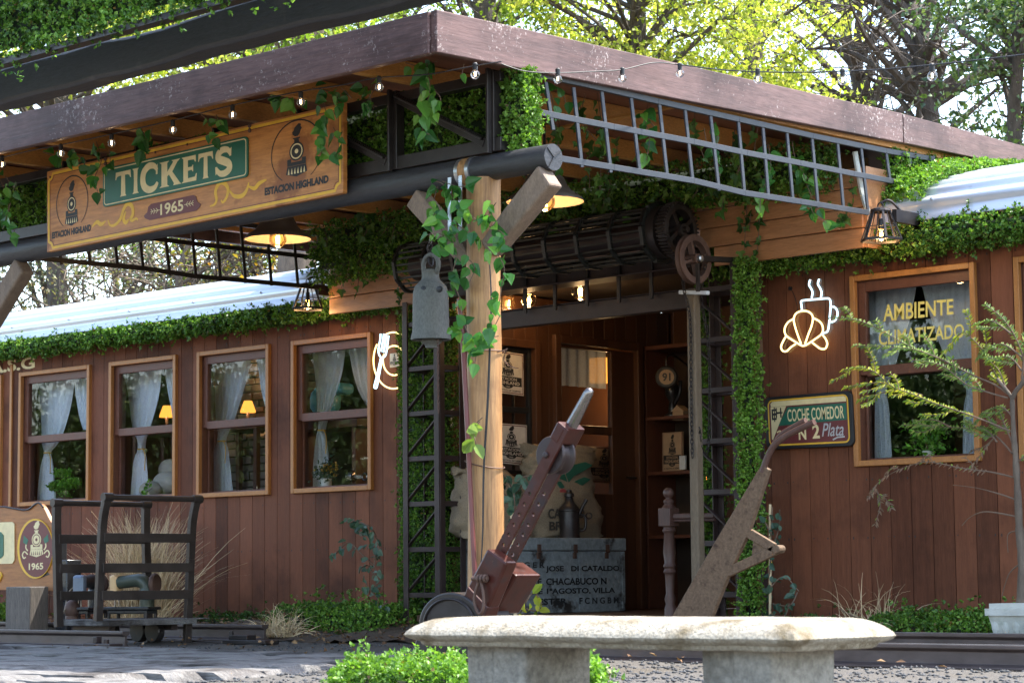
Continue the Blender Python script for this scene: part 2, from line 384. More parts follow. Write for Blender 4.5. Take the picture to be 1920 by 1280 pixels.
emit('neon_white', (.55,.86,1.0), .6); emit('neon_warm', (1.0,.72,.28), .66); emit('lamp_shade_lit', (1.0,.36,.05), .36); emit('led_orange', (1.0,.22,.03), 1.5)
leafmat('boxwood', [(.035,.095,.014),(.07,.17,.024),(.125,.265,.036),(.22,.38,.07)], .28, brown=True)
leafmat('boxwood_dark', [(.020,.055,.012),(.04,.10,.02),(.08,.17,.035)], .28)
leafmat('boxwood_light', [(.075,.18,.022),(.135,.28,.036),(.22,.40,.07)], .3, brown=True)
leafmat('pothos', [(.025,.105,.026),(.045,.17,.04),(.085,.26,.05),(.17,.36,.06)], .3, .32)
leafmat('ivy', [(.03,.09,.022),(.06,.16,.035),(.15,.26,.06)], .3, .4)
leafmat('maple', [(.18,.25,.035),(.30,.36,.055),(.42,.45,.09),(.52,.51,.16)], .6, .5, (1.4,1.5,.8))
leafmat('maple_green', [(.09,.16,.02),(.17,.26,.035),(.28,.36,.07)], .55, .5)
leafmat('maple_rust', [(.30,.13,.03),(.30,.22,.04),(.22,.25,.04)], .5, .5)
leafmat('evergreen', [(.03,.065,.025),(.055,.11,.035),(.10,.17,.05),(.18,.25,.10)], .2, .3)
leafmat('greybush', [(.06,.085,.045),(.12,.145,.08),(.19,.19,.12),(.25,.19,.11)], .3, .5)
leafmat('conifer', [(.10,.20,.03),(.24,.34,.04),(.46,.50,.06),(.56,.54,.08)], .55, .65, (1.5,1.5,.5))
leafmat('conifer_shade', [(.09,.18,.05),(.17,.28,.065),(.34,.44,.10)], .4, .65)  # darker copy of conifer: shade on its branches put into the leaf colour
leafmat('conifer_brown', [(.16,.09,.06),(.25,.15,.10),(.20,.17,.12)], .3, .5)
leafmat('bluebush', [(.03,.07,.05),(.06,.12,.085),(.10,.17,.12)], .2, .4)
leafmat('bonsai', [(.06,.22,.02),(.12,.34,.03),(.22,.48,.06)], .3)
leafmat('litter', [(.10,.05,.025),(.20,.11,.06),(.28,.18,.10)], .1, .8)
leafmat('pale_leaf', [(.12,.20,.045),(.20,.30,.07),(.28,.38,.10)], .35, .35)
leafmat('flower', [(.55,.34,.04),(.60,.42,.10),(.50,.22,.05)], .2)
M = MAT

# ------------------------------------------------------------------ foliage
def leaf_arrays(P, D, Nn, ln, wd, fold=.25):
    """diamond leaves with a folded midrib. P base points, D unit directions, Nn approx normals"""
    S = np.cross(D, Nn); S /= np.maximum(np.linalg.norm(S, axis=1, keepdims=True), 1e-6); Nn = np.cross(S, D)
    ln = np.asarray(ln).reshape(-1,1); wd = np.asarray(wd).reshape(-1,1)
    a = P; tip = P + D*ln - Nn*ln*.12; mid = P + D*ln*.45
    l = mid + S*wd*.5 + Nn*wd*fold; r = mid - S*wd*.5 + Nn*wd*fold
    n = len(P); V = np.stack([a, l, tip, r], 1).reshape(-1,3)
    i = np.arange(n)[:,None]*4
    return V, np.concatenate([i+np.array([[0,1,2]]), i+np.array([[0,2,3]])])
def unit(a): return a/np.maximum(np.linalg.norm(a, axis=1, keepdims=True), 1e-6)
def rosettes(P, Nrm, per, ln, wd, tilt=.9, rng=nrg):
    n = len(P); P = np.repeat(P, per, 0); Nr = np.repeat(Nrm, per, 0)
    D = unit(Nr*rng.uniform(.15, 1.0, (n*per,1)) + rng.normal(0, tilt*.6, (n*per,3)))
    up = unit(Nr + rng.normal(0, .5, (n*per,3)))
    s = rng.uniform(.65, 1.3, n*per)
    return leaf_arrays(P + rng.normal(0, ln*.25, (n*per,3)), D, up, ln*s, wd*s)
def hedge_box(name, lo, hi, mats, label, cat='hedge', group=None, dens=1000, ln=.024, wd=.019, faces='all', puff=.025, kind=None, per=5, parent=None, rot=0, pivot=None):
    """a clipped mass of small leaves filling a box; a dark leafy core keeps it from being see-through"""
    lo = np.array(lo, float); hi = np.array(hi, float); sz = hi-lo; Ps = []; Ns = []; dens *= 1.9; ln *= .72; wd *= .74
    for ax in range(3):
        for sgn in (0, 1):
            nm = ('-' if sgn == 0 else '+')+'xyz'[ax]
            if faces != 'all' and nm not in faces: continue
            a, b = [k for k in range(3) if k != ax]
            n = max(8, int(dens*sz[a]*sz[b])); p = np.zeros((n,3)); p[:,a] = nrg.uniform(lo[a], hi[a], n); p[:,b] = nrg.uniform(lo[b], hi[b], n)
            p[:,ax] = (lo if sgn == 0 else hi)[ax]; nn = np.zeros((n,3)); nn[:,ax] = 1 if sgn else -1
            Ps.append(p); Ns.append(nn)
    P = np.concatenate(Ps); Nn = np.concatenate(Ns)
    lump = (np.sin(P[:,0]*17+P[:,2]*9)+np.sin(P[:,2]*23+P[:,1]*13+2)+np.sin(P[:,0]*41+P[:,1]*31))/3
    hole = np.sin(P[:,0]*5.3+P[:,1]*7+P[:,2]*3.7)+np.sin(P[:,0]*11.7-P[:,2]*8.9+1.3)+nrg.normal(0,.7,len(P)); kp = hole > -2.5
    P = P[kp]; Nn = Nn[kp]; lump = lump[kp]; stray = np.where(nrg.uniform(0,1,len(P)) < .05, nrg.uniform(1,2.6,len(P)), 0)
    P = P + Nn*((lump*.7+nrg.uniform(-1,.9,len(P))+stray)*puff)[:,None]
    V, F = rosettes(P, unit(Nn + nrg.normal(0,.35,P.shape)), per, ln, wd)
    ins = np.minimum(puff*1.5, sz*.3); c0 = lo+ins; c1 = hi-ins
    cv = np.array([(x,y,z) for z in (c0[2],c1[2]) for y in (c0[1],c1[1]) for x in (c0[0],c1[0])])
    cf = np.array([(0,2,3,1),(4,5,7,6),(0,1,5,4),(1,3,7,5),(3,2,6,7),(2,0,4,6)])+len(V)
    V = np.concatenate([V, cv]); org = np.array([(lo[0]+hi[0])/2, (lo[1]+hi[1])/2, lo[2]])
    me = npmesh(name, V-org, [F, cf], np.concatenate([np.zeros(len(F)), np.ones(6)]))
    o = link(name, me, mats, None, Vector(org)); o.rotation_euler.z = rot
    return tag(o, label, cat, group, kind)
HEART = [(0,0),(.08,.24),(.30,.38),(.62,.26),(1.0,0.0),(.62,-.26),(.30,-.38),(.08,-.24)]
OVAL = [(0,0),(.25,.28),(.55,.34),(.85,.18),(1.0,0.0),(.85,-.18),(.55,-.34),(.25,-.28)]
IVY = [(0,0),(-.05,.32),(.30,.55),(.42,.24),(1.0,0),(.42,-.24),(.30,-.55),(-.05,-.32)]
def blades(items, shape):
    """items: (point, direction, normal, length); folded leaf polygons, two n-gons per leaf sharing the midrib"""
    V = []; F = []; n = len(shape); h = n//2
    for p, d, nn, ln in items:
        p = Vector(p); d = Vector(d).normalized(); s = d.cross(Vector(nn))
        s = s.normalized() if s.length > 1e-5 else d.orthogonal().normalized()
        nn = s.cross(d); b = len(V)
        for a, w in shape: V.append(p + d*a*ln + s*w*ln + nn*(abs(w)*.34 - a*a*.26)*ln)
        F.append(tuple(b+k for k in range(h+1))); F.append((b, *[b+k for k in range(h, n)]))
    return V, F
def vine(name, strands, mats, label, cat='vine', size=.075, step=.06, shape=HEART, group=None, face=(.35,-1,0), stem=.0022, jit=.7, parent=None):
    mb = MB(); its = []
    for st in strands:
        P = smooth_pts(st, 5); mb.tube(P, stem, 5, 1); acc = 0; k = 0
        for a, b in zip(P, P[1:]):
            L = (b-a).length; acc += L
            while acc > step:
                acc -= step*rnd.uniform(.7,1.3); k += 1
                d = Vector((rnd.uniform(-1,1)*(1 if k % 2 else -1), rnd.uniform(-.5,.3), rnd.uniform(-1.2,.25)))
                nn = Vector(face)+Vector((rnd.uniform(-jit,jit), rnd.uniform(-jit,jit), rnd.uniform(-.1,jit)))
                off = Vector((rnd.uniform(-.02,.02), rnd.uniform(-.03,.01), rnd.uniform(-.02,.02)))
                its.append((a.lerp(b, rnd.random())+off, d, nn, size*rnd.uniform(.55,1.2)))
    V, F = blades(its, shape); mb.add(V, F, 0)
    o = mb.build(name, mats, parent); return o if parent else tag(o, label, cat, group)
# ================================================================== setting
def grid_sheet(name, x0, x1, y0, y1, nx, ny, zf, mat, thick=None):
    xs = np.linspace(x0, x1, nx); ys = np.linspace(y0, y1, ny); X, Y = np.meshgrid(xs, ys)
    Z = zf(X, Y); V = np.stack([X, Y, Z], -1).reshape(-1,3)
    i = (np.arange(ny-1)[:,None]*nx+np.arange(nx-1)[None,:]).ravel()[:,None]
    F = i+np.array([[0,1,nx+1,nx]])
    return link(name, npmesh(name, V, [F], smooth=True), mat)
def gz(X, Y):
    d = np.clip((-5.4-Y)/2.2, 0, 1); s = np.clip((Y+1.0)/.7, 0, 1)
    return -.17*d*d*(3-2*d) + .10*s*s*(3-2*s)
def gzn(X, Y): return gz(X, Y) + .006*np.sin(X*7.3+Y*3.1)+.005*np.sin(X*3.1-Y*9.7)+.004*np.sin(X*17+1)*np.sin(Y*19)
def far_ground(X, Y): return np.where((abs(X+9) < 12) & (abs(Y+2.5) < 9), -.35, np.minimum(gz(X,Y), .0)-.02)
tag(grid_sheet('ground', -21, 3, -11.4, 6.2, 190, 170, gzn, M['gravel_ground']), kind='structure')
fg = grid_sheet('terrain', -400, 400, -400, 400, 81, 81, lambda X, Y: np.full_like(X, -.45), M['soil']); tag(fg, kind='structure')
# rough earth bed along the carriages
tag(grid_sheet('soil_bed', -21, 3, -.95, .05, 260, 14, lambda X, Y: gz(X, Y)+.012+.018*np.sin(X*9+Y*5)*np.sin(X*4.1)+.012*np.sin(X*31+Y*23), M['soil']), kind='structure')
# stones of the gravel: nobody could count them
n = 26000
gx = nrg.uniform(-12, -2.8, n); gy = nrg.uniform(-6.2, -1.0, n)
keep = (gx > -8.6) & (nrg.uniform(0,1,n) < .6) | (nrg.uniform(0,1,n) < .16); gx = gx[keep]; gy = gy[keep]; n = len(gx)
r0 = nrg.uniform(.004, .013, n)
octv = np.array([(1,0,0),(0,1,0),(-1,0,0),(0,-1,0),(0,0,.7),(0,0,-.7)]); octf = np.array([(0,1,4),(1,2,4),(2,3,4),(3,0,4),(1,0,5),(2,1,5),(3,2,5),(0,3,5)])
sv = octv[None]*nrg.uniform(.6,1.3,(n,6,1))*r0[:,None,None]; an = nrg.uniform(0, 6.28, n); ca, sa = np.cos(an)[:,None], np.sin(an)[:,None]
sv = np.stack([sv[...,0]*ca-sv[...,1]*sa, sv[...,0]*sa+sv[...,1]*ca, sv[...,2]], -1)
sv += np.stack([gx, gy, gzn(gx, gy)+r0*.25], -1)[:,None,:]
st = link('gravel', npmesh('gravel', sv.reshape(-1,3), [(np.arange(n)[:,None,None]*6+octf[None]).reshape(-1,3)]), M['stone_grey'])
tag(st, kind='stuff')
# weathered timbers laid along the track at the left
mb = MB(); yy = -6.0
while yy < -2.75:
    w = rnd.uniform(.19, .27); x0 = -21+rnd.uniform(-1,1)
    while x0 < -7.9:
        L = rnd.uniform(1.9, 2.7); x1 = min(x0+L, -7.4+rnd.uniform(-.5,.5)); nseg = 14; vs = []; z0 = rnd.uniform(.0,.012)
        for i in range(nseg+1):
            x = x0+(x1-x0)*i/nseg
            zz = [.030, .036, .037, .036, .031]
            for k in range(5): vs.append((x, yy+w*k/4+rnd.uniform(-.008,.008), float(gz(x, yy))+(zz[k]+z0)*(.75 if i not in (0, nseg) else -.15)+rnd.uniform(-.005,.003)))
            vs.append((x, yy+w, -.1)); vs.append((x, yy, -.1))
        fs = []
        for i in range(nseg):
            for k in range(7): fs.append((i*7+k, (i+1)*7+k, (i+1)*7+(k+1) % 7, i*7+(k+1) % 7))
        fs += [tuple(range(7)), tuple(nseg*7+k for k in range(6,-1,-1))]
        mb.add(vs, fs); x0 = x1+rnd.uniform(.01,.05)
    yy += w+rnd.uniform(.012,.05)
tag(mb.build('timber_path', M['sleeper'], smooth=60), kind='structure')
# leaf litter lying on the earth bed and between the timbers
n = 2600; lx = nrg.uniform(-16.5, -4, n); ly = np.where(nrg.uniform(0,1,n) < .9, nrg.uniform(-.95,-.12,n), nrg.uniform(-3.0,-1,n))
P = np.stack([lx, ly, gz(lx, ly)+.035], -1); D = unit(np.stack([nrg.normal(0,1,n), nrg.normal(0,1,n), nrg.normal(0,.25,n)], -1))
V, F = leaf_arrays(P, D, unit(nrg.normal(0,.4,(n,3))+np.array([0,0,1])), nrg.uniform(.02,.05,n), nrg.uniform(.012,.03,n))
tag(link('leaf_litter', npmesh('leaf_litter', V, [F]), M['litter']), kind='stuff')

# ------------------------------------------------------------------ rails
def rail(x0, x1, Y, label, zb=.0, cuts=True):
    o = empty('railway_rail', (x1 if x1 < -9 else x0, Y, zb), label, 'rail', 'rails of the old track')
    prof = [(-.055,0),(.055,0),(.055,.010),(.012,.022),(.009,.075),(.030,.088),(.030,.104),(-.030,.104),(-.030,.088),(-.009,.075),(-.012,.022),(-.055,.010)]
    mb = MB(); mb.prism([(x0, Y+a, zb+b) for a, b in prof], (x1-x0, 0, 0)); mb.build('rail_body', M['rail_steel'], o, bevel=.003)
    mb = MB(); mb.box(x0, x1, Y-.024, Y+.024, zb+.1045, zb+.107); mb.build('running_surface', M['rail_top'], o)
    return o
xa = onY(236, 1200, -2.3).x; xb = onY(1040, 1235, -2.3).x; xc = onY(497, 1185, -1.1).x
rail(-20.5, xa, -2.3, 'brown steel rail ending with a rusty cut face beside the iron trolley')
rail(xb, -2.6, -2.3, 'long dark rail passing just behind the stone bench')
rail(-20.5, xc, -1.1, 'dark rail behind the iron trolley ending at the clump of dry roots', .012)
rail(-7.9, -2.6, -1.1, 'rear rail below the low hedge and the stone planter', .012)
mb = MB(); mb.box(xa-.22, xa+.05, -2.46, -2.36, .005, .035); mb.box(xa-.16, xa-.12, -2.43, -2.39, .035, .075); mb.tube([(xa-.05,-2.41,.03),(xa-.05,-2.41,.06)], .02, 6)
tag(mb.build('rail_chair', M['steel_brown'], bevel=.004), 'small iron rail fixing plate with bolt under the cut rail end', 'rail plate')
mb = MB(); p = onY(470, 1203, -1.35); mb.box(p.x-.2, p.x+.22, -1.42, -1.3, .005, .03); mb.box(p.x-.16, p.x+.02, -1.40, -1.32, .03, .06); mb.tube([(p.x-.18,-1.36,.03),(p.x-.18,-1.36,.085)], .016, 6)
tag(mb.build('rail_chair', M['iron_black'], bevel=.004), 'black rail fixing plate lying by the dry roots near the shrub', 'rail plate')

# ================================================================== carriages
ZB, ZT = 1.022, 2.122
def plank_wall(mb, a0, a1, z0, z1, holes, c0, c1, w, axis=0):
    k = math.floor(a0/w); g = .0022
    while k*w < a1:
        p0 = max(k*w, a0)+g; p1 = min((k+1)*w, a1)-g; k += 1
        if p1-p0 < .004: continue
        cuts = sorted(set([p0, p1] + [h for H in holes for h in H[:2] if p0 < h < p1]))
        for s0, s1 in zip(cuts, cuts[1:]):
            mid = (s0+s1)/2; zs = [(z0, z1)]
            for H in holes:
                if H[0] < mid < H[1]:
                    zs = [q for (a, b) in zs for q in ((a, min(b, H[2])), (max(a, H[3]), b)) if q[1]-q[0] > .004]
            for a, b in zs:
                if axis == 0: mb.box(s0, s1, c0, c1, a, b)
                else: mb.box(c0, c1, s0, s1, a, b)
def window(par, x0, x1, label=None, z0=ZB, z1=ZT):
    t = .034; mb = MB()
    for b in ((x0,x0+t,z0,z1),(x1-t,x1,z0,z1),(x0+t,x1-t,z1-t,z1),(x0+t,x1-t,z0,z0+t)): mb.box(b[0],b[1],-.028,.004,b[2],b[3])
    w = mb.build('window', M['trim'], par, bevel=.004); tag(w, label)
    a, b = x0+t, x1-t; zm = z0+(z1-z0)*.495; s = .05; mb = MB()
    mb.box(a, a+s, .012, .05, zm-.02, z1-t); mb.box(b-.022, b, .012, .05, zm-.02, z1-t); mb.box(a+s, b-.022, .012, .05, z1-t-.062, z1-t); mb.box(a+s, b-.022, .010, .052, zm-.03, zm+.028)
    for q0, q1 in ((a, a+.016), (b-.014, b)): mb.box(q0, q1, .056, .088, z0+t, zm-.03)
    mb.box(a+.016, b-.014, .056, .088, z0+t, z0+t+.014); mb.box(a+.016, b-.014, .058, .086, zm-.03, zm-.012)
    mb.box(a-.03, a-.002, .006, .12, z0, z1); mb.box(b+.002, b+.03, .006, .12, z0, z1); mb.box(a, b, .006, .12, z1-t+.002, z1)
    mb.build('sash', M['sash'], w, bevel=.003)
    mb = MB(); mb.poly([(a+s,.03,zm+.028),(b-.022,.03,zm+.028),(b-.022,.03,z1-t-.062),(a+s,.03,z1-t-.062)])
    mb.poly([(a+.016,.07,z0+t+.014),(b-.014,.07,z0+t+.014),(b-.014,.07,zm-.03),(a+.016,.07,zm-.03)])
    mb.build('pane', M['glass'], w); return w
def roof(par, x0, x1):
    P = []; s = 0; prev = None; N_ = 130
    for i in range(N_+1):
        th = math.pi*i/N_; y = 1.15-1.33*math.cos(th); z = 2.365+.40*math.sin(th)**.85
        if prev: s += math.hypot(y-prev[0], z-prev[1])
        prev = (y, z); nx = -math.cos(th); nz = math.sin(th)*.9+.1
        a = .013*math.cos(2*math.pi*s/.115)
        P.append((y+nx*a, z+nz*a))
    V = []; F = []
    for y, z in P: V += [(x0,y,z),(x1,y,z),(x1,y+.0,z-.004),(x0,y+.0,z-.004)]
    for i in range(N_):
        b = 4*i; F += [(b,b+1,b+5,b+4),(b+3,b+7,b+6,b+2),(b,b+4,b+7,b+3),(b+1,b+2,b+6,b+5)]
    mb = MB(); mb.add(V, F); r = mb.build('roof', M['zinc'], par, smooth=50)
    mb = MB()
    x = x0+.4
    while x < x1:
        for i in (9,): y, z = P[i]; mb.lathe((x, y-.004, z), (0,-1,.35), [(.009,0),(.009,.006),(.004,.009)], 8)
        x += .78
    mb.build('roof_screws', M['strap_zinc'], r)
WL = [(-16.95,-16.11),(-15.859,-14.892),(-14.639,-13.80),(-13.547,-12.718),(-12.474,-11.631)]
x6 = onY(1903.3, 480, 0).x
WR = [(-7.594,-6.76),(x6, x6+.84),(x6+1.2, x6+2.04)]
XE = -10.85
left = empty('railway_carriage', (-100*PW, 0, 0), 'long brown plank railway carriage with four curtained windows left of the entrance', 'railway carriage', 'two dining carriages')
right = empty('railway_carriage', (-50*PW, 0, 0), 'brown plank railway carriage with lettered window right of the entrance', 'railway carriage', 'two dining carriages')
for par, xx0, xx1, ws in ((left, -18.4, XE, WL), (right, -8.42, -2.5, WR)):
    mb = MB(); plank_wall(mb, xx0, xx1, .115, 2.37, [(a+.02, b-.02, ZB+.02, ZT-.02) for a, b in ws], 0, .02, PW)
    
    k = math.floor(xx0/PW)
    while k*PW < xx1-.1:
        for zn in (.19, .62, .95, 2.165):
            if zn > ZT-.05 or not any(a-.03 < (k+.5)*PW < b+.03 and ZB < zn < ZT for a, b in ws):
                for e in (.02, PW-.02): mb.box(k*PW+e-.003, k*PW+e+.003, -.0015, .001, zn-.003+rnd.uniform(-.01,.01), zn+.003, 1)
        k += 1
    mb.build('wall', [M['plank'], M['socket_black']], par, bevel=.003)
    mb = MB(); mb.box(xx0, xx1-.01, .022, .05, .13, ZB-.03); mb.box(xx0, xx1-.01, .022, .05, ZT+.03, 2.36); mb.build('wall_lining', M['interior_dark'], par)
    mb = MB()
    mb.box(xx0, xx1-.03, 2.30, 2.34, .13, 2.36); mb.box(xx0, xx0+.03, .05, 2.3, .13, 2.36)
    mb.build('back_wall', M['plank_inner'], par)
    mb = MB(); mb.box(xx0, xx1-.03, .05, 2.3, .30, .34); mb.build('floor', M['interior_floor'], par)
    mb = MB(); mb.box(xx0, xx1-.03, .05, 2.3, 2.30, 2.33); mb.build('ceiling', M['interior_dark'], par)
    mb = MB(); mb.box(xx0, xx1-.03, .095, .36, ZB-.03, ZB+.018); mb.build('sill', M['sash'], par, bevel=.003)
    for k, (a, b) in enumerate(ws):
        w = window(par, a, b)
        if par is right and k == 0: W5 = w
roof(left, -18.5, -11.70); roof(right, -7.33, -2.4)
mb = MB(); mb.box(-11.72, -10.9, -.05, 2.4, 2.40, 2.44); mb.build('roof_deck', M['interior_dark'], left)
mb = MB(); mb.box(-8.4, -7.34, -.05, 2.4, 2.40, 2.44); mb.build('roof_deck', M['interior_dark'], right)
# thin upright trim strip between the two leftmost windows
mb = MB(); px = onY(22, 800, 0).x; mb.box(px-.016, px+.016, -.016, 0, .12, 2.2); mb.build('trim_strip', M['trim'], left, bevel=.003)
# white flashing closing the corrugated roof beside the canopy
mb = MB(); FP = smooth_pts([onX(1603,284,-7.262), onX(1609,320,-7.262), onX(1617,362,-7.262), onX(1628,399,-7.262)], 6)
for a, b in zip(FP, FP[1:]): mb.beam(a, b, .012, .036, (0,1,0))
mb.build('flashing', M['planter'], right)
# painted letters of the left carriage
mb = MB(); q2 = Quad(onY(-20,677,0), onY(66,668,0), onY(66,690,0), onY(-20,702,0)); text(mb, 'A.S.G', q2, 0, 0, 1, 1, .004, 0, .03); mb.build('lettering', M['cream'], left)
# lettering on the right carriage's window
mb = MB()
qa = Quad(onY(1656,571,.027), onY(1788,560,.027), onY(1788,589,.027), onY(1656,603,.027)); text(mb, 'AMBIENTE', qa, 0, 0, 1, 1, .001, 0, .018); mb.build('lettering', M['letter_yellow'], W5); mb = MB()
qa = Quad(onY(1648,620,.027), onY(1808,606,.027), onY(1808,633,.027), onY(1648,648,.027)); text(mb, 'CLIMATIZADO', qa, 0, 0, 1, 1, .001, 0, .018)
mb.build('lettering', M['letter_yellow'], W5)

# --- end wall of the left carriage (faces the entrance) with its window and door
def EX(px, py, d=0): return onX(px, py, XE+d)
ewY0, ewY1 = .16, EX(1009, 700).y; edY0, edY1 = EX(1036, 700).y, EX(1200, 700).y
ez1 = EX(1005, 640).z; ez0 = EX(1000, 905).z; dz1 = EX(1045, 628).z
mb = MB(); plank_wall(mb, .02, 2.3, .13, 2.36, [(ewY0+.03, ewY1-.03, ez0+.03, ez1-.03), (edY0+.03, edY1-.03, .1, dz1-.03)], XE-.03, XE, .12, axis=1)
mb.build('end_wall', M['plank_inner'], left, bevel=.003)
def yframe(mb, y0, y1, z0, z1, t, x0, x1, bottom=True):
    mb.box(x0,x1,y0,y0+t,z0,z1); mb.box(x0,x1,y1-t,y1,z0,z1); mb.box(x0,x1,y0+t,y1-t,z1-t,z1)
    if bottom: mb.box(x0,x1,y0+t,y1-t,z0,z0+t)
mb = MB(); yframe(mb, ewY0, ewY1, ez0, ez1, .055, XE-.03, XE+.03); ew = mb.build('window', M['plank_inner'], left, bevel=.005)
mb = MB(); yframe(mb, ewY0+.055, ewY1-.055, ez0+.055, ez1-.055, .03, XE-.045, XE-.012); zm = EX(975,768).z; mb.box(XE-.045, XE-.012, ewY0+.085, ewY1-.085, zm-.02, zm+.02)
for k in (.45, .7): yk = ewY0+(ewY1-ewY0)*k; mb.box(XE-.055, XE-.045, yk-.012, yk+.012, ez0+.055, ez1-.055)
mb.build('sash', M['socket_black'], ew, bevel=.003)
mb = MB(); mb.poly([(XE-.028,ewY0+.06,ez0+.06),(XE-.028,ewY1-.06,ez0+.06),(XE-.028,ewY1-.06,ez1-.06),(XE-.028,ewY0+.06,ez1-.06)]); mb.build('pane', M['glass'], ew)
mb = MB(); yframe(mb, edY0, edY1, .13, dz1, .06, XE-.03, XE+.035, False); dfm = mb.build('door_frame', M['plank_inner'], left, bevel=.006)
dy0, dy1 = edY0+.062, edY1-.062
gy0, gy1 = EX(1054,700).y, EX(1148,700).y; gt = EX(1100,655).z; gm = EX(1120,806).z; gb = EX(1120,925).z
mb = MB(); X0, X1 = XE-.05, XE-.008
mb.box(X0,X1,dy0,gy0,.15,dz1-.07); mb.box(X0,X1,gy1,dy1,.15,dz1-.07); mb.box(X0,X1,gy0,gy1,gt,dz1-.07); mb.box(X0,X1,gy0,gy1,gm-.03,gm+.03); mb.box(X0,X1,gy0,gy1,.15,gb)
door = mb.build('door', M['plank_inner'], left, bevel=.005)
mb = MB(); mb.poly([(XE-.03,gy0,gm+.03),(XE-.03,gy1,gm+.03),(XE-.03,gy1,gt),(XE-.03,gy0,gt)]); mb.poly([(XE-.03,gy0,gb),(XE-.03,gy1,gb),(XE-.03,gy1,gm-.03),(XE-.03,gy0,gm-.03)]); mb.build('pane', M['glass'], door)
mb = MB(); mb.tube([(XE-.008,dy1-.06,1.12),(XE+.05,dy1-.06,1.12),(XE+.05,dy1-.16,1.12)], .009, 8); mb.build('handle', M['iron_black'], door)

# --- entrance hall between the carriages
hall = empty('entrance_hall', (-9.6, 1.2, .12), 'dark plank entrance hall between the two carriages behind the stencilled trunk', 'hall')
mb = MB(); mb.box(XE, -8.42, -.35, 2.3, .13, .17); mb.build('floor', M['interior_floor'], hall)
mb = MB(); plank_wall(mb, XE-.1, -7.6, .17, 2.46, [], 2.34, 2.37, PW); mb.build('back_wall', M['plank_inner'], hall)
mb = MB(); mb.box(XE-.03, -8.38, -.05, 2.338, 2.375, 2.405); mb.build('ceiling', M['interior_dark'], hall)
mb = MB(); mb.box(-8.418, -8.39, .0, 2.338, .13, 2.374); mb.build('side_wall', M['plank_inner'], hall)
# tall shelf niche on the back wall
p0 = onY(1243,660,2.2); p1 = onY(1332,660,2.2); zt = p0.z
mb = MB(); yframe_ = [(p0.x-.03,p0.x,.17,zt+.03),(p0.x,p1.x,zt,zt+.03)]
for a,b,c,d in yframe_: mb.box(a,b,2.0,2.34,c,d)
s = mb.build('shelf_case', M['sash'], hall, bevel=.004)
mb = MB(); mb.box(p0.x, p1.x, 2.325, 2.338, .17, zt); mb.build('case_back', M['interior_dark'], s)
for py in (783, 886, 1005):
    z = onY(1270,py,2.1).z; mb = MB(); mb.box(p0.x, p1.x, 2.0, 2.325, z-.015, z+.01); mb.build('shelf', M['sash'], s, bevel=.003)

# ================================================================== canopy
XR, XL, YF = -7.22, -11.74, -3.25
can = empty('ticket_canopy', (-9.5, -1.9, 0), 'timber canopy with purplish fascia boards, log post and iron lattice sides', 'canopy')
mb = MB(); mb.box(-12.6, XR-.003, -3.80, -3.76, 2.762, 2.956); mb.build('fascia', M['fascia'], can, bevel=.004)
def sideboard(y0, y1, za, zb, zc, zd, x0, x1):
    mb = MB(); mb.prism([(x0,y0,za),(x0,y1,zb),(x0,y1,zd),(x0,y0,zc)], (x1-x0,0,0)); return mb.build('fascia', M['fascia'], can, bevel=.004)
sideboard(-3.785, -.055, 2.764, 2.842, 2.960, 3.012, XR, XR+.04)
sideboard(-.045, 3.2, 2.843, 2.885, 3.010, 2.975, XR, XR+.04)
sideboard(-3.76, 3.2, 2.764, 2.85, 2.958, 3.0, XL-.9, XL-.86)
mb = MB(); vs = []
mb.add([(-12.6,-3.76,2.912),(XR,-3.76,2.912),(XR,3.2,2.945),(-12.6,3.2,2.945),(-12.6,-3.76,2.94),(XR,-3.76,2.94),(XR,3.2,2.973),(-12.6,3.2,2.973)],
       [(0,3,2,1),(4,5,6,7),(0,1,5,4),(1,2,6,5),(2,3,7,6),(3,0,4,7)]); mb.build('roof_deck', M['deckwood'], can)
x = XR-.05
while x > -12.6:
    mb = MB(); mb.beam((x,-3.755,2.856),(x,.6,2.876), .05, .105); mb.build('rafter', M['ochre'], can, bevel=.003); x -= .62
for yv in (-3.735, -1.9, -.45):
    mb = MB(); mb.box(-12.5, XR-.08, yv-.02, yv+.02, 2.79+.008*(yv+3.7), 2.803+.008*(yv+3.7)); mb.build('batten', M['ochre'], can)
# log beam, post and braces
lp = [(-12.9,YF,2.33)]+[(-12.9+k*.5+rnd.uniform(-.05,.05), YF+rnd.uniform(-.004,.004), 2.327+rnd.uniform(-.004,.004)) for k in range(1,12)]+[(-6.965,YF,2.325)]
mb = MB(); mb.tube(lp, [.064+rnd.uniform(-.002,.003) for _ in lp], 20); lb = mb.build('log_beam', M['tarred'], can, smooth=50)
mb = MB()
for a in (.6, 2.4, 4.1):
    mb.beam((-6.9635,YF,2.325),(-6.9635,YF+.058*math.cos(a),2.325+.058*math.sin(a)), .004, .006, (1,0,0))
mb.build('split', M['socket_black'], lb)
sa, sb = onY(872,300,YF).x, onY(892,300,YF).x
mb = MB(); mb.tube([(sa,YF,2.326),(sb,YF,2.326)], .0678, 20); mb.build('bare_patch', M['log_post'], lb, smooth=50)
for xx in (sa, sb):
    mb = MB(); mb.tube([(xx-.011,YF,2.326),(xx+.011,YF,2.326)], .0695, 20)
    mb.beam((xx,-3.355,2.29),(xx,-3.357,2.02), .022, .003, (0,1,0)); mb.build('strap', M['strap_zinc'], can, smooth=50)
def post(xt, xb_, name='post'):
    pts = [(xb_+(xt-xb_)*k/9+rnd.uniform(-.004,.004), YF+rnd.uniform(-.004,.004), -.05+2.33*k/9) for k in range(10)]
    mb = MB(); mb.tube(pts, [.085-.0004*k+rnd.uniform(-.002,.002) for k in range(10)], 22); return mb.build(name, M['log_post'], can, smooth=50)
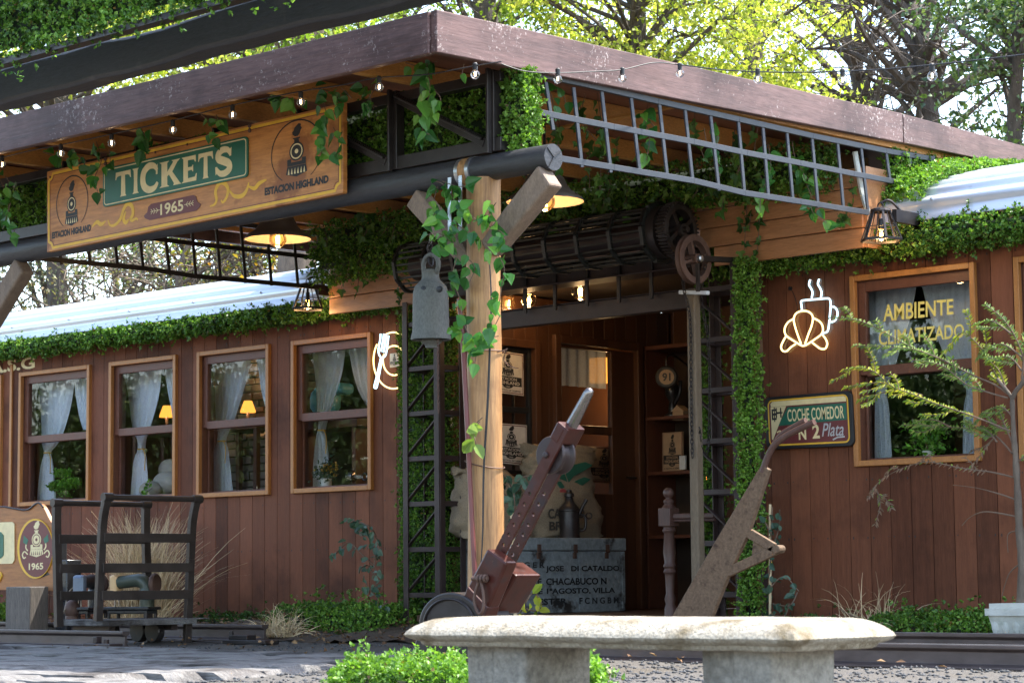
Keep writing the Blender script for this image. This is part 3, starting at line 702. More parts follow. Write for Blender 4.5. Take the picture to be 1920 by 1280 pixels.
pst = post(-7.412, -7.425); post(-11.62, -11.6)
mb = MB(); cp = smooth_pts([onY(917,480,YF-.079), onY(921,560,YF-.080), onY(918,660,YF-.081), onY(914,760,YF-.082), onY(907,880,YF-.081), onY(905,1000,YF-.081), onY(900,1080,YF-.080)], 5)
mb.tube(cp, [.002+.004*math.sin(math.pi*k/(len(cp)-1)) for k in range(len(cp))], 5); mb.build('split', M['socket_black'], pst)
for pA, pB, wA in (((1032,330),(920,468),.125), ((782,372),(886,492),.10)):
    a = onY(*pA, YF-.02); b = onY(*pB, YF-.02); mb = MB(); n = 7
    for k in range(n-1): pass
    V = []; d = (b-a).normalized(); sx = Vector((d.z,0,-d.x)); F = []
    for k in range(n):
        c = a.lerp(b, k/(n-1)); w = wA*(1-.16*k/(n-1))*rnd.uniform(.97,1.03)/2
        if k == n-1: w *= .8
        V += [c+sx*w+Vector((0,-.045,0)), c-sx*w+Vector((0,-.045,0)), c-sx*w+Vector((0,.045,0)), c+sx*w+Vector((0,.045,0))]
    for k in range(n-1):
        for j in range(4): F.append((4*k+j, 4*k+(j+1)%4, 4*k+4+(j+1)%4, 4*k+4+j))
    F += [(3,2,1,0),(4*n-4,4*n-3,4*n-2,4*n-1)]; mb.add(V,F); mb.build('brace', M['grey_wood'], can, bevel=.012)
mb = MB(); mb.beam(onY(46,498,YF), onY(-40,640,YF), .12, .09, (0,1,0)); mb.build('brace', M['grey_wood'], can, bevel=.014)
mb = MB(); mb.beam((-12.15,YF,2.24),(-11.68,YF,1.88), .11, .09, (0,1,0)); mb.build('brace', M['grey_wood'], can, bevel=.014)
mb = MB(); mb.tube([onY(861,560,-3.36), onY(868,640,-3.36), onY(876,800,-3.36), onY(890,1075,-3.36), onY(892,1150,-3.36)], .012, 6); mb.build('conduit', M['conduit_red'], can, smooth=60)
# iron truss above the log
tr = MB(); zlo, zhi = 2.415, 2.775
tr.box(-12.6, -7.27, YF-.03, YF+.03, zlo-.02, zlo+.045); tr.box(-12.6, -7.27, YF-.03, YF+.03, zhi-.05, zhi)
vx = [onY(745,240,YF).x, onY(930,200,YF).x]; stp = vx[1]-vx[0]; xs = [vx[1]-stp*k for k in range(6)]
for k, x in enumerate(xs):
    w = .03 if k else .018
    tr.box(x-w, x+w, YF-.036, YF+.02, zlo-.02, zhi+.01); tr.box(x-.007, x+.007, YF-.065, YF-.036, zlo-.03, zhi+.015)
    if k: tr.beam((x+.03,YF-.02,zhi-.03),(xs[k-1]-.05,YF-.02,zlo+.03), .045, .03, (0,1,0)); tr.beam((x+.03,YF-.045,zhi-.02),(xs[k-1]-.05,YF-.045,zlo+.045), .012, .02, (0,1,0))
tr.build('truss', M['iron_black'], can, bevel=.003)
# lattice sides
def lattice(X, mat):
    tp = lambda px, py: Vector((X, *onX(px, py, XR)[1:]))
    bars = [(1023,160,1037,240),(1075,170,1091,310),(1128,178,1145,320),(1183,190,1199,317),(1236,201,1251,330),(1284,211,1299,340),(1332,222,1348,354),(1384,232,1396,363),(1430,243,1441,371),(1475,252,1487,378),(1522,262,1534,386),(1570,272,1582,393),(1614,280,1628,398),(1661,290,1669,338),(1706,300,1709,332),(1749,298,1756,318)]
    rails_ = [[(975,133),(1100,159),(1232,190),(1384,224),(1522,255),(1660,283),(1751,299)], [(985,206),(1150,238),(1300,266),(1400,287),(1500,306),(1600,326),(1690,343)], [(1040,296),(1150,314),(1300,339),(1396,362),(1500,378),(1628,399)]]
    mb = MB()
    for i, R_ in enumerate(rails_):
        P = [tp(*p) for p in R_]
        for a, b in zip(P, P[1:]): mb.beam(a, b, .012 if i else .02, .030, (0,0,1))
    for x0, y0, x1, y1 in bars: mb.beam(tp(x0, y0-6), tp(x1, y1+4), .010, .022, (0,1,0))
    return mb.build('lattice', mat, can, bevel=.002)
lattice(XR, M['iron_blue']); lattice(XL, M['iron_black'])
# wooden gable boards at the back
Zs = [2.228, 2.343, 2.458, 2.573, 2.688]
for k in range(4):
    for a, b in (((XL, -10.80), (onY(1341 if k == 0 else 1316 if k == 1 else 1240, 470, -.3).x, XR-.07)) if k < 3 else ((XL, XR-.07),)):
        mb = MB(); mb.box(a, b, -.315-.004*(k % 2), -.285, Zs[k]+.002, Zs[k+1]-.002); mb.build('gable_board', M['gable'], can, bevel=.006)
mb = MB(); mb.box(XR-.068, XR-.05, -.30, -.05, 2.23, 2.69); mb.build('gable_end', M['gable'], can)
# lintel beams over the entrance
li = MB(); a = onY(1001,607,-.25); b = onY(1001,583,-.25); c = onY(1001,540,-.25); lx0, lx1 = -10.85, -8.50
li.box(lx0, lx1, -.28, -.20, a.z-.012, b.z+.012); li.box(lx0, lx1, -.30, -.18, b.z+.012, b.z+.020); li.box(lx0, lx1, -.30, -.20, c.z, c.z+.10); li.box(lx0, lx1, -.36, -.16, c.z-.01, c.z)
lin = li.build('lintel', M['steel_brown'], can, bevel=.003)
mb = MB()
for px in (985,1041,1101,1161,1222):
    x = onY(px,560,-.31).x; mb.box(x-.012, x+.012, -.318, -.304, b.z-.02, c.z+.13)
mb.build('straps', M['iron_black'], lin, bevel=.002)
# lattice towers
def tower(x0, x1, zt, label, mirror=False, leftwood=False):
    o = empty('lattice_tower', ((x0+x1)/2, -.3, .1), label, 'iron tower', 'iron lattice towers of the entrance')
    ya, yb = -.36, -.12
    for i, (x, y) in enumerate(((x0,ya),(x1,ya),(x0,yb),(x1,yb))):
        if leftwood and i == 0: continue
        mb = MB(); s = 1 if x == x0 else -1; t = 1 if y == ya else -1
        mb.box(min(x, x+s*.045), max(x, x+s*.045), y-.004, y+.004, .08, zt); mb.box(x-.004, x+.004, min(y+t*.005, y+t*.05), max(y+t*.005, y+t*.05), .08, zt); mb.build('leg', M['steel_brown'], o, bevel=.002)
    mb = MB(); z = .30; k = 0
    while z < zt-.05:
        mb.box(x0+.005, x1-.005, ya+.006, ya+.036, z-.016, z+.016); mb.box(x0+.005, x1-.005, yb-.036, yb-.006, z-.016, z+.016)
        mb.box(x0+.006, x0+.03, ya+.04, yb-.04, z-.016, z+.016); mb.box(x1-.03, x1-.006, ya+.04, yb-.04, z-.016, z+.016)
        a, b = (x1-.02, x0+.02) if mirror else (x0+.02, x1-.02)
        if z+.29 < zt: mb.beam((a,ya+.02,z+.02),(b,ya+.02,z+.27), .010, .03, (0,1,0))
        z += .298; k += 1
    mb.build('lattice_bars', M['steel_brown'], o, bevel=.002); return o
tower(onY(756,900,-.36).x, onY(824,900,-.36).x, 2.24, 'dark iron lattice tower beside the hanging bell and the plate sign')
tower(onY(1298,900,-.36).x, onY(1388,900,-.36).x, 2.26, 'dark iron lattice tower behind the rusty triangular blade', True, True)
# ================================================================== signs
def emblem(q, u0, v0, u1, v1, d, dark, light=None):
    """steam locomotive seen head-on; returns polygons as (uv list, layer, which)"""
    def T(P): return [(u0+(u1-u0)*a, v0+(v1-v0)*b) for a, b in P]
    def E(cx, cy, rx, ry, n=22): return [(cx+rx*math.cos(2*math.pi*k/n), cy+ry*math.sin(2*math.pi*k/n)) for k in range(n)]
    def ring(mb, cx, cy, rx, ry, k, dd):
        A = T(E(cx,cy,rx,ry)); B = T(E(cx,cy,rx*k,ry*k)); n = len(A)
        mb.add([q.pt(a,b,dd) for a,b in A]+[q.pt(a,b,dd) for a,b in B], [(i,(i+1)%n,n+(i+1)%n,n+i) for i in range(n)])
    q.poly(dark, T([(.44,.76),(.34,.80),(.32,.85),(.40,.88),(.42,.93),(.52,.97),(.62,1.0),(.72,.98),(.70,.94),(.76,.90),(.70,.86),(.66,.80),(.58,.76)]), d)
    q.poly(dark, T([(.36,.735),(.36,.715),(.42,.70),(.40,.64),(.64,.64),(.62,.70),(.68,.715),(.68,.735)]), d)
    q.poly(dark, T(E(.52,.47,.33,.185)), d)
    q.poly(dark, T([(.10,.33),(.28,.34),(.28,.27),(.76,.27),(.76,.34),(.94,.33),(.94,.20),(.10,.20)]), d+.0003)
    q.poly(dark, T([(.10,.195),(.94,.195),(1.0,.05),(.52,-.02),(.04,.05)]), d)
    if light is not None:
        ring(light, .52, .47, .27, .15, .84, d+.0006); q.poly(light, T(E(.52,.47,.08,.045)), d+.0006)
        for k in range(6):
            x = .17+.14*k; q.poly(light, T([(x-.045,.045),(x+.035,.04),(x+.005,.165)]), d+.0006)
# --- TICKETS board
YS = -3.37
Q = Quad(onY(88,322,YS), onY(643,193,YS), onY(643,362,YS), onY(88,473,YS)); AS = .47/2.48
sign = empty('ticket_sign', Q.pt(.5,0), 'long varnished wooden TICKETS sign with green name plate hung on the canopy beam', 'sign')
mb = MB(); mb.prism([Q.pt(0,0), Q.pt(1,0), Q.pt(1,1), Q.pt(0,1)], -Q.n*.03); mb.build('board', M['ply_sign'], sign, bevel=.003)
def notch(i, c):
    j = i/AS; cc = c/AS; P = []
    def arc(cx, cy, a0):
        return [(cx+c*math.cos(a0-k*math.pi/10), cy+cc*math.sin(a0-k*math.pi/10)) for k in range(6)]
    P += arc(1-i, 1-j, math.pi*1.5)[0:0]
    P += [(i+c*math.cos(t), j+cc*math.sin(t)) for t in np.linspace(math.pi/2, 0, 6)]
    P += [(1-i+c*math.cos(t), j+cc*math.sin(t)) for t in np.linspace(math.pi, math.pi/2, 6)]
    P += [(1-i+c*math.cos(t), 1-j+cc*math.sin(t)) for t in np.linspace(math.pi*1.5, math.pi, 6)]
    P += [(i+c*math.cos(t), 1-j+cc*math.sin(t)) for t in np.linspace(0, -math.pi/2, 6)]
    return P
mb = MB(); Q.stroke(mb, notch(.008,.014), .0032, .001, 0, AS, True)
def scroll(P, w): return [(a.x, a.y) for a in smooth_pts([Vector((x,y,0)) for x, y in P], 6)], w
for P in ([(.172,.20),(.190,.245),(.205,.205),(.222,.235)], [(.230,.245),(.238,.175),(.255,.165),(.275,.22),(.287,.33),(.302,.385),(.318,.34),(.320,.25),(.312,.20),(.318,.175),(.332,.19),(.338,.165)],
          [(.295,.30),(.287,.21),(.296,.165),(.305,.20)],
          [(.585,.155),(.60,.165),(.607,.215),(.604,.32),(.617,.40),(.633,.385),(.645,.31),(.64,.22),(.628,.17),(.622,.20)], [(.648,.30),(.665,.215),(.690,.20),(.705,.255),(.712,.335)], [(.712,.29),(.730,.255),(.745,.30),(.768,.325)]):
    S, w = scroll(P, 0); n = len(S); Q.stroke(mb, S, [.0016+.0034*math.sin(math.pi*k/(n-1)) for k in range(n)], .0012, 0, AS)
mb.build('gold_scrolls', M['sign_yellow'], sign)
mb = MB(); Q.stroke(mb, notch(.0125,.014), .0008, .0012, 0, AS, True); mb.build('inner_line', M['sign_maroon'], sign)
def rrect(u0, v0, u1, v1, c, asp, n=5):
    cc = c/asp; P = []
    for cx, cy, a in ((u1-c,v1-cc,0),(u0+c,v1-cc,math.pi/2),(u0+c,v0+cc,math.pi),(u1-c,v0+cc,1.5*math.pi)):
        P += [(cx+c*math.cos(a+k*math.pi/2/n), cy+cc*math.sin(a+k*math.pi/2/n)) for k in range(n+1)]
    return P
mb = MB(); mb.prism([Q.pt(u,v,.001) for u, v in rrect(.216,.40,.712,.868,.010,AS)], Q.n*.008); gp = mb.build('name_plate', M['sign_green'], sign)
mb = MB(); Q.stroke(mb, rrect(.2215,.425,.7065,.843,.008,AS), .0012, .0094, 0, AS, True)
def glyph(q, mb, P, box, d, m=0):
    u0,v0,u1,v1 = box; q.poly(mb, [(u0+(u1-u0)*a, v0+(v1-v0)*b) for a, b in P], d, m)
GT = [(.30,0),(.70,0),(.64,.08),(.62,.84),(.78,.84),(.90,.80),(.95,.70),(1.0,.70),(.97,1.0),(.03,1.0),(0,.70),(.05,.70),(.10,.80),(.22,.84),(.38,.84),(.36,.08)]
GI = [(.0,0),(1,0),(.80,.08),(.76,.5),(.80,.92),(1,1),(.0,1),(.20,.92),(.24,.5),(.20,.08)]
GE = [(.0,0),(.96,0),(1.0,.28),(.94,.28),(.86,.16),(.42,.15),(.42,.44),(.66,.45),(.72,.38),(.76,.38),(.76,.64),(.72,.64),(.66,.57),(.42,.58),(.42,.85),(.80,.84),(.88,.74),(.94,.74),(.92,1.0),(.0,1.0),(.12,.93),(.12,.07)]
GK = [(.0,0),(.48,0),(.38,.07),(.38,.40),(.46,.46),(.70,.08),(.66,0),(1.05,0),(.98,.06),(.62,.55),(.86,.90),(1.0,1.0),(.58,1.0),(.66,.93),(.38,.58),(.38,.93),(.48,1.0),(.0,1.0),(.10,.93),(.10,.07)]
def arcstroke(q, mb, P, box, w, d):
    u0,v0,u1,v1 = box; S = smooth_pts([Vector((u0+(u1-u0)*a, v0+(v1-v0)*b, 0)) for a, b in P], 6); n = len(S)
    q.stroke(mb, [(s.x,s.y) for s in S], [w(k/(n-1)) for k in range(n)], d, 0, AS)
us = [(.262,.318),(.323,.346),(.352,.412),(.418,.490),(.494,.546),(.550,.600),(.606,.662)]
L0, L1, dd = .485, .785, .0095
bx = lambda i: (us[i][0], L0, us[i][1], L1)
glyph(Q, mb, GT, bx(0), dd); glyph(Q, mb, GI, bx(1), dd)
arcstroke(Q, mb, [(.98,.74),(.80,.93),(.50,.97),(.22,.80),(.13,.5),(.22,.2),(.50,.03),(.82,.07),(1.0,.26)], bx(2), lambda t: .0035+.0055*math.sin(math.pi*t)**.7, dd)
glyph(Q, mb, [(.90,.58),(1.0,.58),(1.0,.99),(.90,.90)], bx(2), dd+.0004)
glyph(Q, mb, GK, bx(3), dd); glyph(Q, mb, GE, bx(4), dd); glyph(Q, mb, GT, bx(5), dd)
arcstroke(Q, mb, [(.90,.74),(.74,.92),(.44,.95),(.20,.82),(.22,.64),(.50,.52),(.80,.38),(.84,.17),(.58,.04),(.28,.07),(.08,.26)], bx(6), lambda t: .0040+.0050*math.sin(math.pi*t)**.7, dd)
glyph(Q, mb, [(.84,.66),(.95,.66),(.97,1.0),(.86,.92)], bx(6), dd+.0004); glyph(Q, mb, [(.04,.02),(.14,.10),(.14,.34),(.02,.34)], bx(6), dd+.0004)
mb.build('lettering', M['cream'], gp)
mb = MB(); mb.prism([Q.pt(u,v,.0008) for u, v in [(.36,.20),(.372,.235),(.376,.30),(.386,.325),(.53,.325),(.540,.30),(.544,.235),(.556,.20),(.552,.17),(.54,.135),(.38,.135),(.364,.17)]], Q.n*.002); yp = mb.build('year_plate', M['sign_maroon'], sign)
mb = MB(); text(mb, '1965', Q, .418,.165,.497,.30, .0034, 0, .02)
for s in (-1, 1):
    c = .458+s*.058; Q.stroke(mb, [(c-.016,.232),(c+.016,.232)], .0006, .0034, 0, AS)
    for k in range(3):
        x = c+s*(-.010+.009*k); Q.stroke(mb, [(x,.232),(x+s*.007,.262)], .0007, .0035, 0, AS); Q.stroke(mb, [(x,.232),(x+s*.007,.202)], .0007, .0035, 0, AS)
mb.build('lettering', M['cream'], yp)
for (ac, ru, vt, vb, e, tx) in ((.097,.0595,.875,.225,(.068,.275,.120,.82),(.020,.15,.168,.235)), (.861,.0775,.925,.215,(.826,.30,.894,.885),(.762,.145,.958,.235))):
    dk, lt = MB(), MB(); emblem(Q, *e, .0012, dk, lt)
    mid = vb+(vt-vb)*.5; P = [(ac+ru*math.sin(t), mid+(vt-mid)*math.cos(t)*(1 if math.cos(t) > 0 else 1.0)) for t in np.linspace(-2.55, 2.55, 40)]
    Q.stroke(dk, P, [.0006+.0010*abs(math.cos(t*.5)) for t in np.linspace(-2.55,2.55,40)], .0012, 0, AS)
    em = dk.build('emblem', M['sign_black'], sign); lt.build('emblem_highlights', M['cream'], em)
    mb = MB(); text(mb, 'ESTACION HIGHLAND', Q, *tx, .0012, 0, .06); mb.build('lettering', M['sign_black'], sign)
for u, v, r in ((.222,.93,.012),(.222,.985,.012),(.715,.93,.012),(.715,.985,.012),(.40,.93,.006),(.51,.935,.006),(.014,.92,.006)):
    mb = MB(); mb.lathe(Q.pt(u,v,0), Q.n, [(r,0),(r,.005),(r*.4,.007)], 10); mb.build('screw', M['rust_wheel'], sign)

# --- dining coach plate
YC = -.045
C4 = [(1436,748),(1593,735),(1598,832),(1440,839)]
Qc = Quad(*[onY(px,py,YC) for px,py in C4]); AC = (Qc.pt(0,1)-Qc.pt(0,0)).length/(Qc.pt(1,0)-Qc.pt(0,0)).length
cs = empty('coach_sign', Qc.pt(.5,0), 'small rounded plate reading COCHE COMEDOR on the right carriage wall', 'sign')
mb = MB(); mb.prism([Qc.pt(u,v,0) for u,v in rrect(-.02,-.035,1.02,1.035,.06,AC)], -Qc.n*.045); mb.build('backing', M['sign_black'], cs, bevel=.003)
pan = MB(); pan.poly([Qc.pt(u,v,.001) for u,v in rrect(.025,.04,.975,.96,.05,AC)]); pn = pan.build('panel', M['sign_maroon'], cs)
mb = MB(); Qc.poly(mb, [(.14,.435),(.955,.475),(.955,.80),(.26,.80)], .0016); mb.build('green_band', M['sign_green'], pn)
mb = MB(); Qc.poly(mb, [(.06,.83),(.955,.83),(.955,.91),(.93,.935),(.08,.935),(.055,.90)], .0017); Qc.poly(mb, [(.055,.825),(.245,.825),(.07,.16),(.055,.16)], .0017)
text(mb, 'COCHE COMEDOR', Qc, .255,.505,.925,.755, .0022, 0, .014)
text(mb, 'N', Qc, .38,.13,.47,.36, .0022, 0, .03); text(mb, '2', Qc, .545,.14,.63,.42, .0022, 0, .03)
for P in ([(.12,.30),(.16,.33),(.17,.26),(.23,.25),(.30,.28),(.36,.26)],[(.12,.17),(.155,.16),(.17,.24),(.24,.26)]): Qc.stroke(mb, [(a.x,a.y) for a in smooth_pts([Vector((x,y,0)) for x,y in P],5)], .007, .0022, 0, AC)
mb.build('cream_lettering', M['cream'], pn)
mb = MB(); Qc.stroke(mb, rrect(.028,.045,.972,.955,.05,AC), .008, .002, 0, AC, True); mb.build('gold_line', M['sign_yellow'], pn)
mb = MB(); text(mb, 'E', Qc, .065,.56,.125,.78, .0022, 0, .02); text(mb, 'H', Qc, .115,.60,.185,.80, .0024, 0, .02); Qc.stroke(mb, [(.10,.52),(.10,.82)], .006, .0026, 0, AC); Qc.stroke(mb, [(.08,.68),(.20,.70)], .006, .0027, 0, AC); mb.build('monogram', M['sign_black'], pn)
mb = MB(); text(mb, 'Plata', Qc, .655,.17,.905,.43, .0022, 0, .008, .12)
Qc.stroke(mb, [(.78,.10),(.84,.145),(.92,.15)], .007, .0022, 0, AC); mb.build('silver_script', M['silver_paint'], pn)

# --- posters and small plates with the house emblem
def poster(name, q, label, cat='poster', group=None, full=True, white='poster_white', thick=.006):
    W_ = (q.pt(1,0)-q.pt(0,0)).length; H_ = (q.pt(0,1)-q.pt(0,0)).length; a = H_/W_
    o = empty(name, q.pt(.5,0), label, cat, group)
    mb = MB(); mb.prism([q.pt(0,0), q.pt(1,0), q.pt(1,1), q.pt(0,1)], -q.n*thick); mb.build('sheet', M[white], o)
    dk, lt, rd = MB(), MB(), MB()
    emblem(q, .30,.44,.70,.95, .0012, dk, lt)
    q.rect(dk, .06,.20,.94,.42, .0010); q.poly(dk, [(.5+.16*math.cos(t), .20+.07*math.sin(t)) for t in np.linspace(math.pi, 2*math.pi, 10)], .0010)
    text(lt, 'ESTACION', q, .22,.325,.78,.395, .0016, 0, .02); text(lt, 'HIGHLAND', q, .13,.225,.87,.305, .0016, 0, .03); text(lt, '1965', q, .44,.155,.56,.19, .0016, 0, .02)
    if full: text(dk, 'EL DESTINO DE SIEMPRE', q, .10,.065,.90,.105, .0012, 0, .02); q.stroke(rd, [(.03,.03/a),(.97,.03/a),(.97,1-.03/a),(.03,1-.03/a)], .012, .0008, 0, a, True)
    dk.build('print', M['sign_black'], o); lt.build('pale_print', M[white], o)
    if full: rd.build('red_line', M['sign_maroon'], o)
    return o
poster('wall_poster', Quad(EX(922,655,.006), EX(981,664,.006), EX(982,742,.006), EX(922,734,.006)), 'upper emblem poster in the entrance window beside the log post', group='emblem posters')
poster('wall_poster', Quad(EX(928,792,.006), EX(988,797,.006), EX(988,873,.006), EX(928,866,.006)), 'lower emblem poster in the entrance window above the sacks', group='emblem posters')
poster('wall_poster', Quad(EX(1104,836,-.06), EX(1160,838,-.06), EX(1160,906,-.06), EX(1104,904,-.06)), 'emblem poster behind the glass of the dark door, above the jug', group='emblem posters', white='card_tan')
poster('framed_picture', Quad(onY(1242,811,2.12), onY(1279,809,2.12), onY(1279,883,2.12), onY(1242,885,2.12)), 'framed emblem picture standing on the dark entrance shelf', 'picture', white='card_tan', thick=.02)
poster('wall_plate', Quad(onY(731,663,-.02), onY(748,661,-.02), onY(748,687,-.02), onY(731,689,-.02)), 'tiny pale emblem plate inside the glowing plate sign', 'plate', full=False)

# --- neon signs
def PY(L, Y, n=6, closed=False): return smooth_pts([onY(px,py,Y) for px, py in L], n, closed)
def z1_(L): return [(1420+x/3.555, 500+y/3.555) for x, y in L]
cup = empty('neon_sign', onY(1520,650,-.03), 'glowing neon outline of a steaming cup and a croissant', 'neon sign')
mb = MB()
for L in ([(352,86),(345,120),(358,145),(368,172),(362,208)], [(412,82),(404,115),(418,142),(428,170),(424,206)]): mb.tube(PY(z1_(L), -.04), .0056, 8)
mb.tube(PY(z1_([(298,292),(294,255),(292,232),(310,224),(390,217),(462,211),(482,217),(489,245),(486,300),(478,380),(472,420),(460,436),(430,442)]), -.042, 5), .0056, 8)
mb.tube(PY(z1_([(490,266),(512,268),(530,288),(534,320),(522,352),(504,366),(488,366)]), -.042), .0056, 8)
mb.build('cup_tube', M['neon_white'], cup, smooth=60)
mb = MB()
for L in ([(292,512),(275,470),(252,400),(243,350),(258,312),(300,294),(345,302),(370,335),(362,392),(340,450),(318,515)],
          [(243,346),(205,370),(183,410),(190,455),(240,492),(290,522),(308,526),(330,518),(380,485),(430,445),(436,400),(415,365),(370,340)],
          [(193,460),(170,500),(158,535),(170,560),(195,562),(225,535),(255,515)], [(430,448),(455,480),(466,515),(452,545),(420,545),(385,520),(360,500)]): mb.tube(PY(z1_(L), -.046, 5), .0056, 8)
mb.build('croissant_tube', M['neon_warm'], cup, smooth=60)
mb = MB(); o_ = onY(1480,580,-.03); mb.poly([onY(*p,-.028) for p in z1_([(140,560),(170,470),(180,380),(240,310),(285,215),(330,200),(330,80),(440,70),(450,200),(505,215),(560,270),(545,360),(510,400),(480,470),(485,540),(430,565),(310,545),(200,580)])]); mb.build('backing', M['acrylic'], cup)
mb = MB(); mb.tube([onY(1484,543,-.006), onY(1490,556,-.02), onY(1495,575,-.02), onY(1496,590,-.025)], .002, 5); mb.lathe(onY(1483,541,0), (0,-1,0), [(.012,0),(.012,.012)], 8); mb.build('cord', M['wire_black'], cup)
def z2_(L): return [(680+x/8, 600+y/8) for x, y in L]
pl = empty('neon_sign', onY(730,740,-.03), 'glowing neon outline of a plate and a fork beside the window', 'neon sign')
mb = MB()
mb.tube(PY(z2_([(270,205),(262,300),(242,400),(238,480),(262,545),(300,560),(340,530),(358,460),(370,380),(388,230)]), -.05), .006, 8)
for L in ([(318,205),(300,330),(275,470)], [(352,210),(335,350),(312,485)]): mb.tube(PY(z2_(L), -.05), .006, 8)
mb.tube(PY(z2_([(275,560),(245,700),(205,870),(175,990),(190,1020),(212,1000),(235,880),(265,720),(292,560)]), -.05), .006, 8)
mb.build('fork_tube', M['neon_white'], pl, smooth=60); mb = MB(); mb.tube(PY(z2_([(705,840),(690,900),(700,985),(730,990)]), -.05), .006, 8)
mb.build('knife_tube', M['neon_white'], pl, smooth=60)
def ell(cx, cy, rx, ry, a0, a1, n=40): return [(cx+rx*math.cos(RAD(a0+(a1-a0)*k/n)), cy-ry*math.sin(RAD(a0+(a1-a0)*k/n))) for k in range(n+1)]
mb = MB(); mb.tube([onY(*p,-.044) for p in z2_(ell(460,605,298,422,112,-215,60))], .0055, 8); mb.tube([onY(*p,-.044) for p in z2_(ell(470,605,165,220,130,-205,40))], .0055, 8); mb.build('plate_tube', M['neon_warm'], pl, smooth=60)

# --- board with the oval badge at the lower left
YB = -1.15
bd = empty('station_board', onY(40,1108,YB), 'wavy topped wooden board with a maroon oval badge dated 1965', 'sign')
top = smooth_pts([onY(px,py,YB) for px,py in ((-240,955),(-150,948),(-80,956),(0,951),(30,955),(52,957),(66,947),(74,944),(82,952),(92,972),(103,990))], 4)
outl = top+[onY(104,1050,YB), onY(100,1108,YB), onY(60,1106,YB), onY(-240,1104,YB)]
mb = MB(); mb.prism(outl, (0,.035,0)); mb.build('board', M['ply_dark'], bd, bevel=.003)
mb = MB(); mb.tube([a+Vector((0,-.005,.006)) for a in top[:-8]], .007, 6); mb.build('edging_chain', M['iron_black'], bd)
def ov(rx, ry, Y, n=40): return [onY(67.5+rx*math.cos(2*math.pi*k/n), 1028-ry*math.sin(2*math.pi*k/n), Y) for k in range(n)]
mb = MB(); mb.prism(ov(33.5,56,YB-.001), (0,-.008,0)); bdg = mb.build('badge', M['sign_yellow'], bd)
mb = MB(); mb.poly(ov(31.2,53.2,YB-.010)); mb.build('badge_field', M['sign_maroon'], bdg)
Qb = Quad(onY(36,972,YB-.0105), onY(99,968,YB-.0105), onY(99,1082,YB-.0105), onY(36,1085,YB-.0105)); lt, dk2 = MB(), MB()
emblem(Qb, .30,.36,.72,.95, .0005, lt, dk2); text(lt, '1965', Qb, .29,.14,.72,.255, .0006, 0, .03)
AB = .62/.36
for s in (-1, 1):
    for P in ([(.5+s*.26,.62),(.5+s*.30,.52),(.5+s*.24,.46)], [(.5+s*.24,.40),(.5+s*.34,.45),(.5+s*.40,.40),(.5+s*.36,.34),(.5+s*.30,.36)]): Qb.stroke(lt, [(a.x,a.y) for a in smooth_pts([Vector((x,y,0)) for x,y in P],5)], .018, .0006, 0, AB)
lt.build('lettering', M['cream'], bdg); dk2.build('emblem_detail', M['sign_maroon'], bdg)
mb = MB()
for s in (-1,1): Qb.poly(mb, [(.5+s*.22,.64),(.5+s*.36,.72),(.5+s*.38,.60),(.5+s*.27,.56)], .0007)
mb.build('leaf_motif', M['sign_green'], bdg)
mb = MB(); mb.prism([onY(-190,985,YB-.001)]+[onY(px,py,YB-.001) for px,py in ((24,978),(28,982),(28,1050),(24,1056))]+[onY(-190,1060,YB-.001)], (0,-.006,0)); pp = mb.build('name_panel', M['cream'], bd)
mb = MB(); mb.prism([onY(-150,1000,YB-.008), onY(2,997,YB-.008), onY(7,1003,YB-.008), onY(7,1040,YB-.008), onY(2,1046,YB-.008), onY(-150,1050,YB-.008)], (0,-.004,0)); mb.build('green_plaque', M['sign_green'], pp)
mb = MB(); mb.tube(smooth_pts([onY(-20,1085,YB-.004), onY(-4,1072,YB-.004), onY(3,1078,YB-.004), onY(-2,1090,YB-.004)],5), .008, 6); mb.build('gold_scroll', M['sign_yellow'], bd)
mb = MB(); a = onY(34,1165,-1.25); b = onY(82,1165,-1.25); zt_ = onY(60,1099,-1.25).z; x = a.x; k = 0
cx, wx = (a.x+b.x)/2, (b.x-a.x)/2; mb.box(cx-wx, cx+wx*.9, -1.36, -1.2, 0, zt_)
tag(mb.build('stump_post', M['stump'], bevel=.008), 'short grey timber post standing in front of the oval badge board', 'post')

# ================================================================== lamps
def bulb(par, c, r, fil='filament', glass='amber_glass', cap='socket_black', capl=.03, up=(0,0,1)):
    up = Vector(up); mb = MB(); mb.sphere(c, r, 16, 10); g = mb.build('bulb', M[glass], par, smooth=80)
    mb = MB(); c = Vector(c); h = r*.5
    mb.tube(smooth_pts([c+Vector((-r*.18,0,h*.6)), c+Vector((-r*.15,0,-h)), c+Vector((0,0,-h*.4)), c+Vector((r*.15,0,-h)), c+Vector((r*.18,0,h*.6))], 4), r*.075, 6); mb.build('filament', M[fil], g)
    mb = MB(); mb.lathe(c+up*r*.88, up, [(r*.42,0),(r*.40,capl),(r*.25,capl*1.15)], 12); mb.build('socket', M[cap], g)
    return g
def point(name, loc, e, col=(1,.62,.28), r=.03):
    l = bpy.data.lights.new(name, 'POINT'); l.energy = e; l.color = col; l.shadow_soft_size = r; o = bpy.data.objects.new(name, l); COL.objects.link(o); o.location = loc; return o
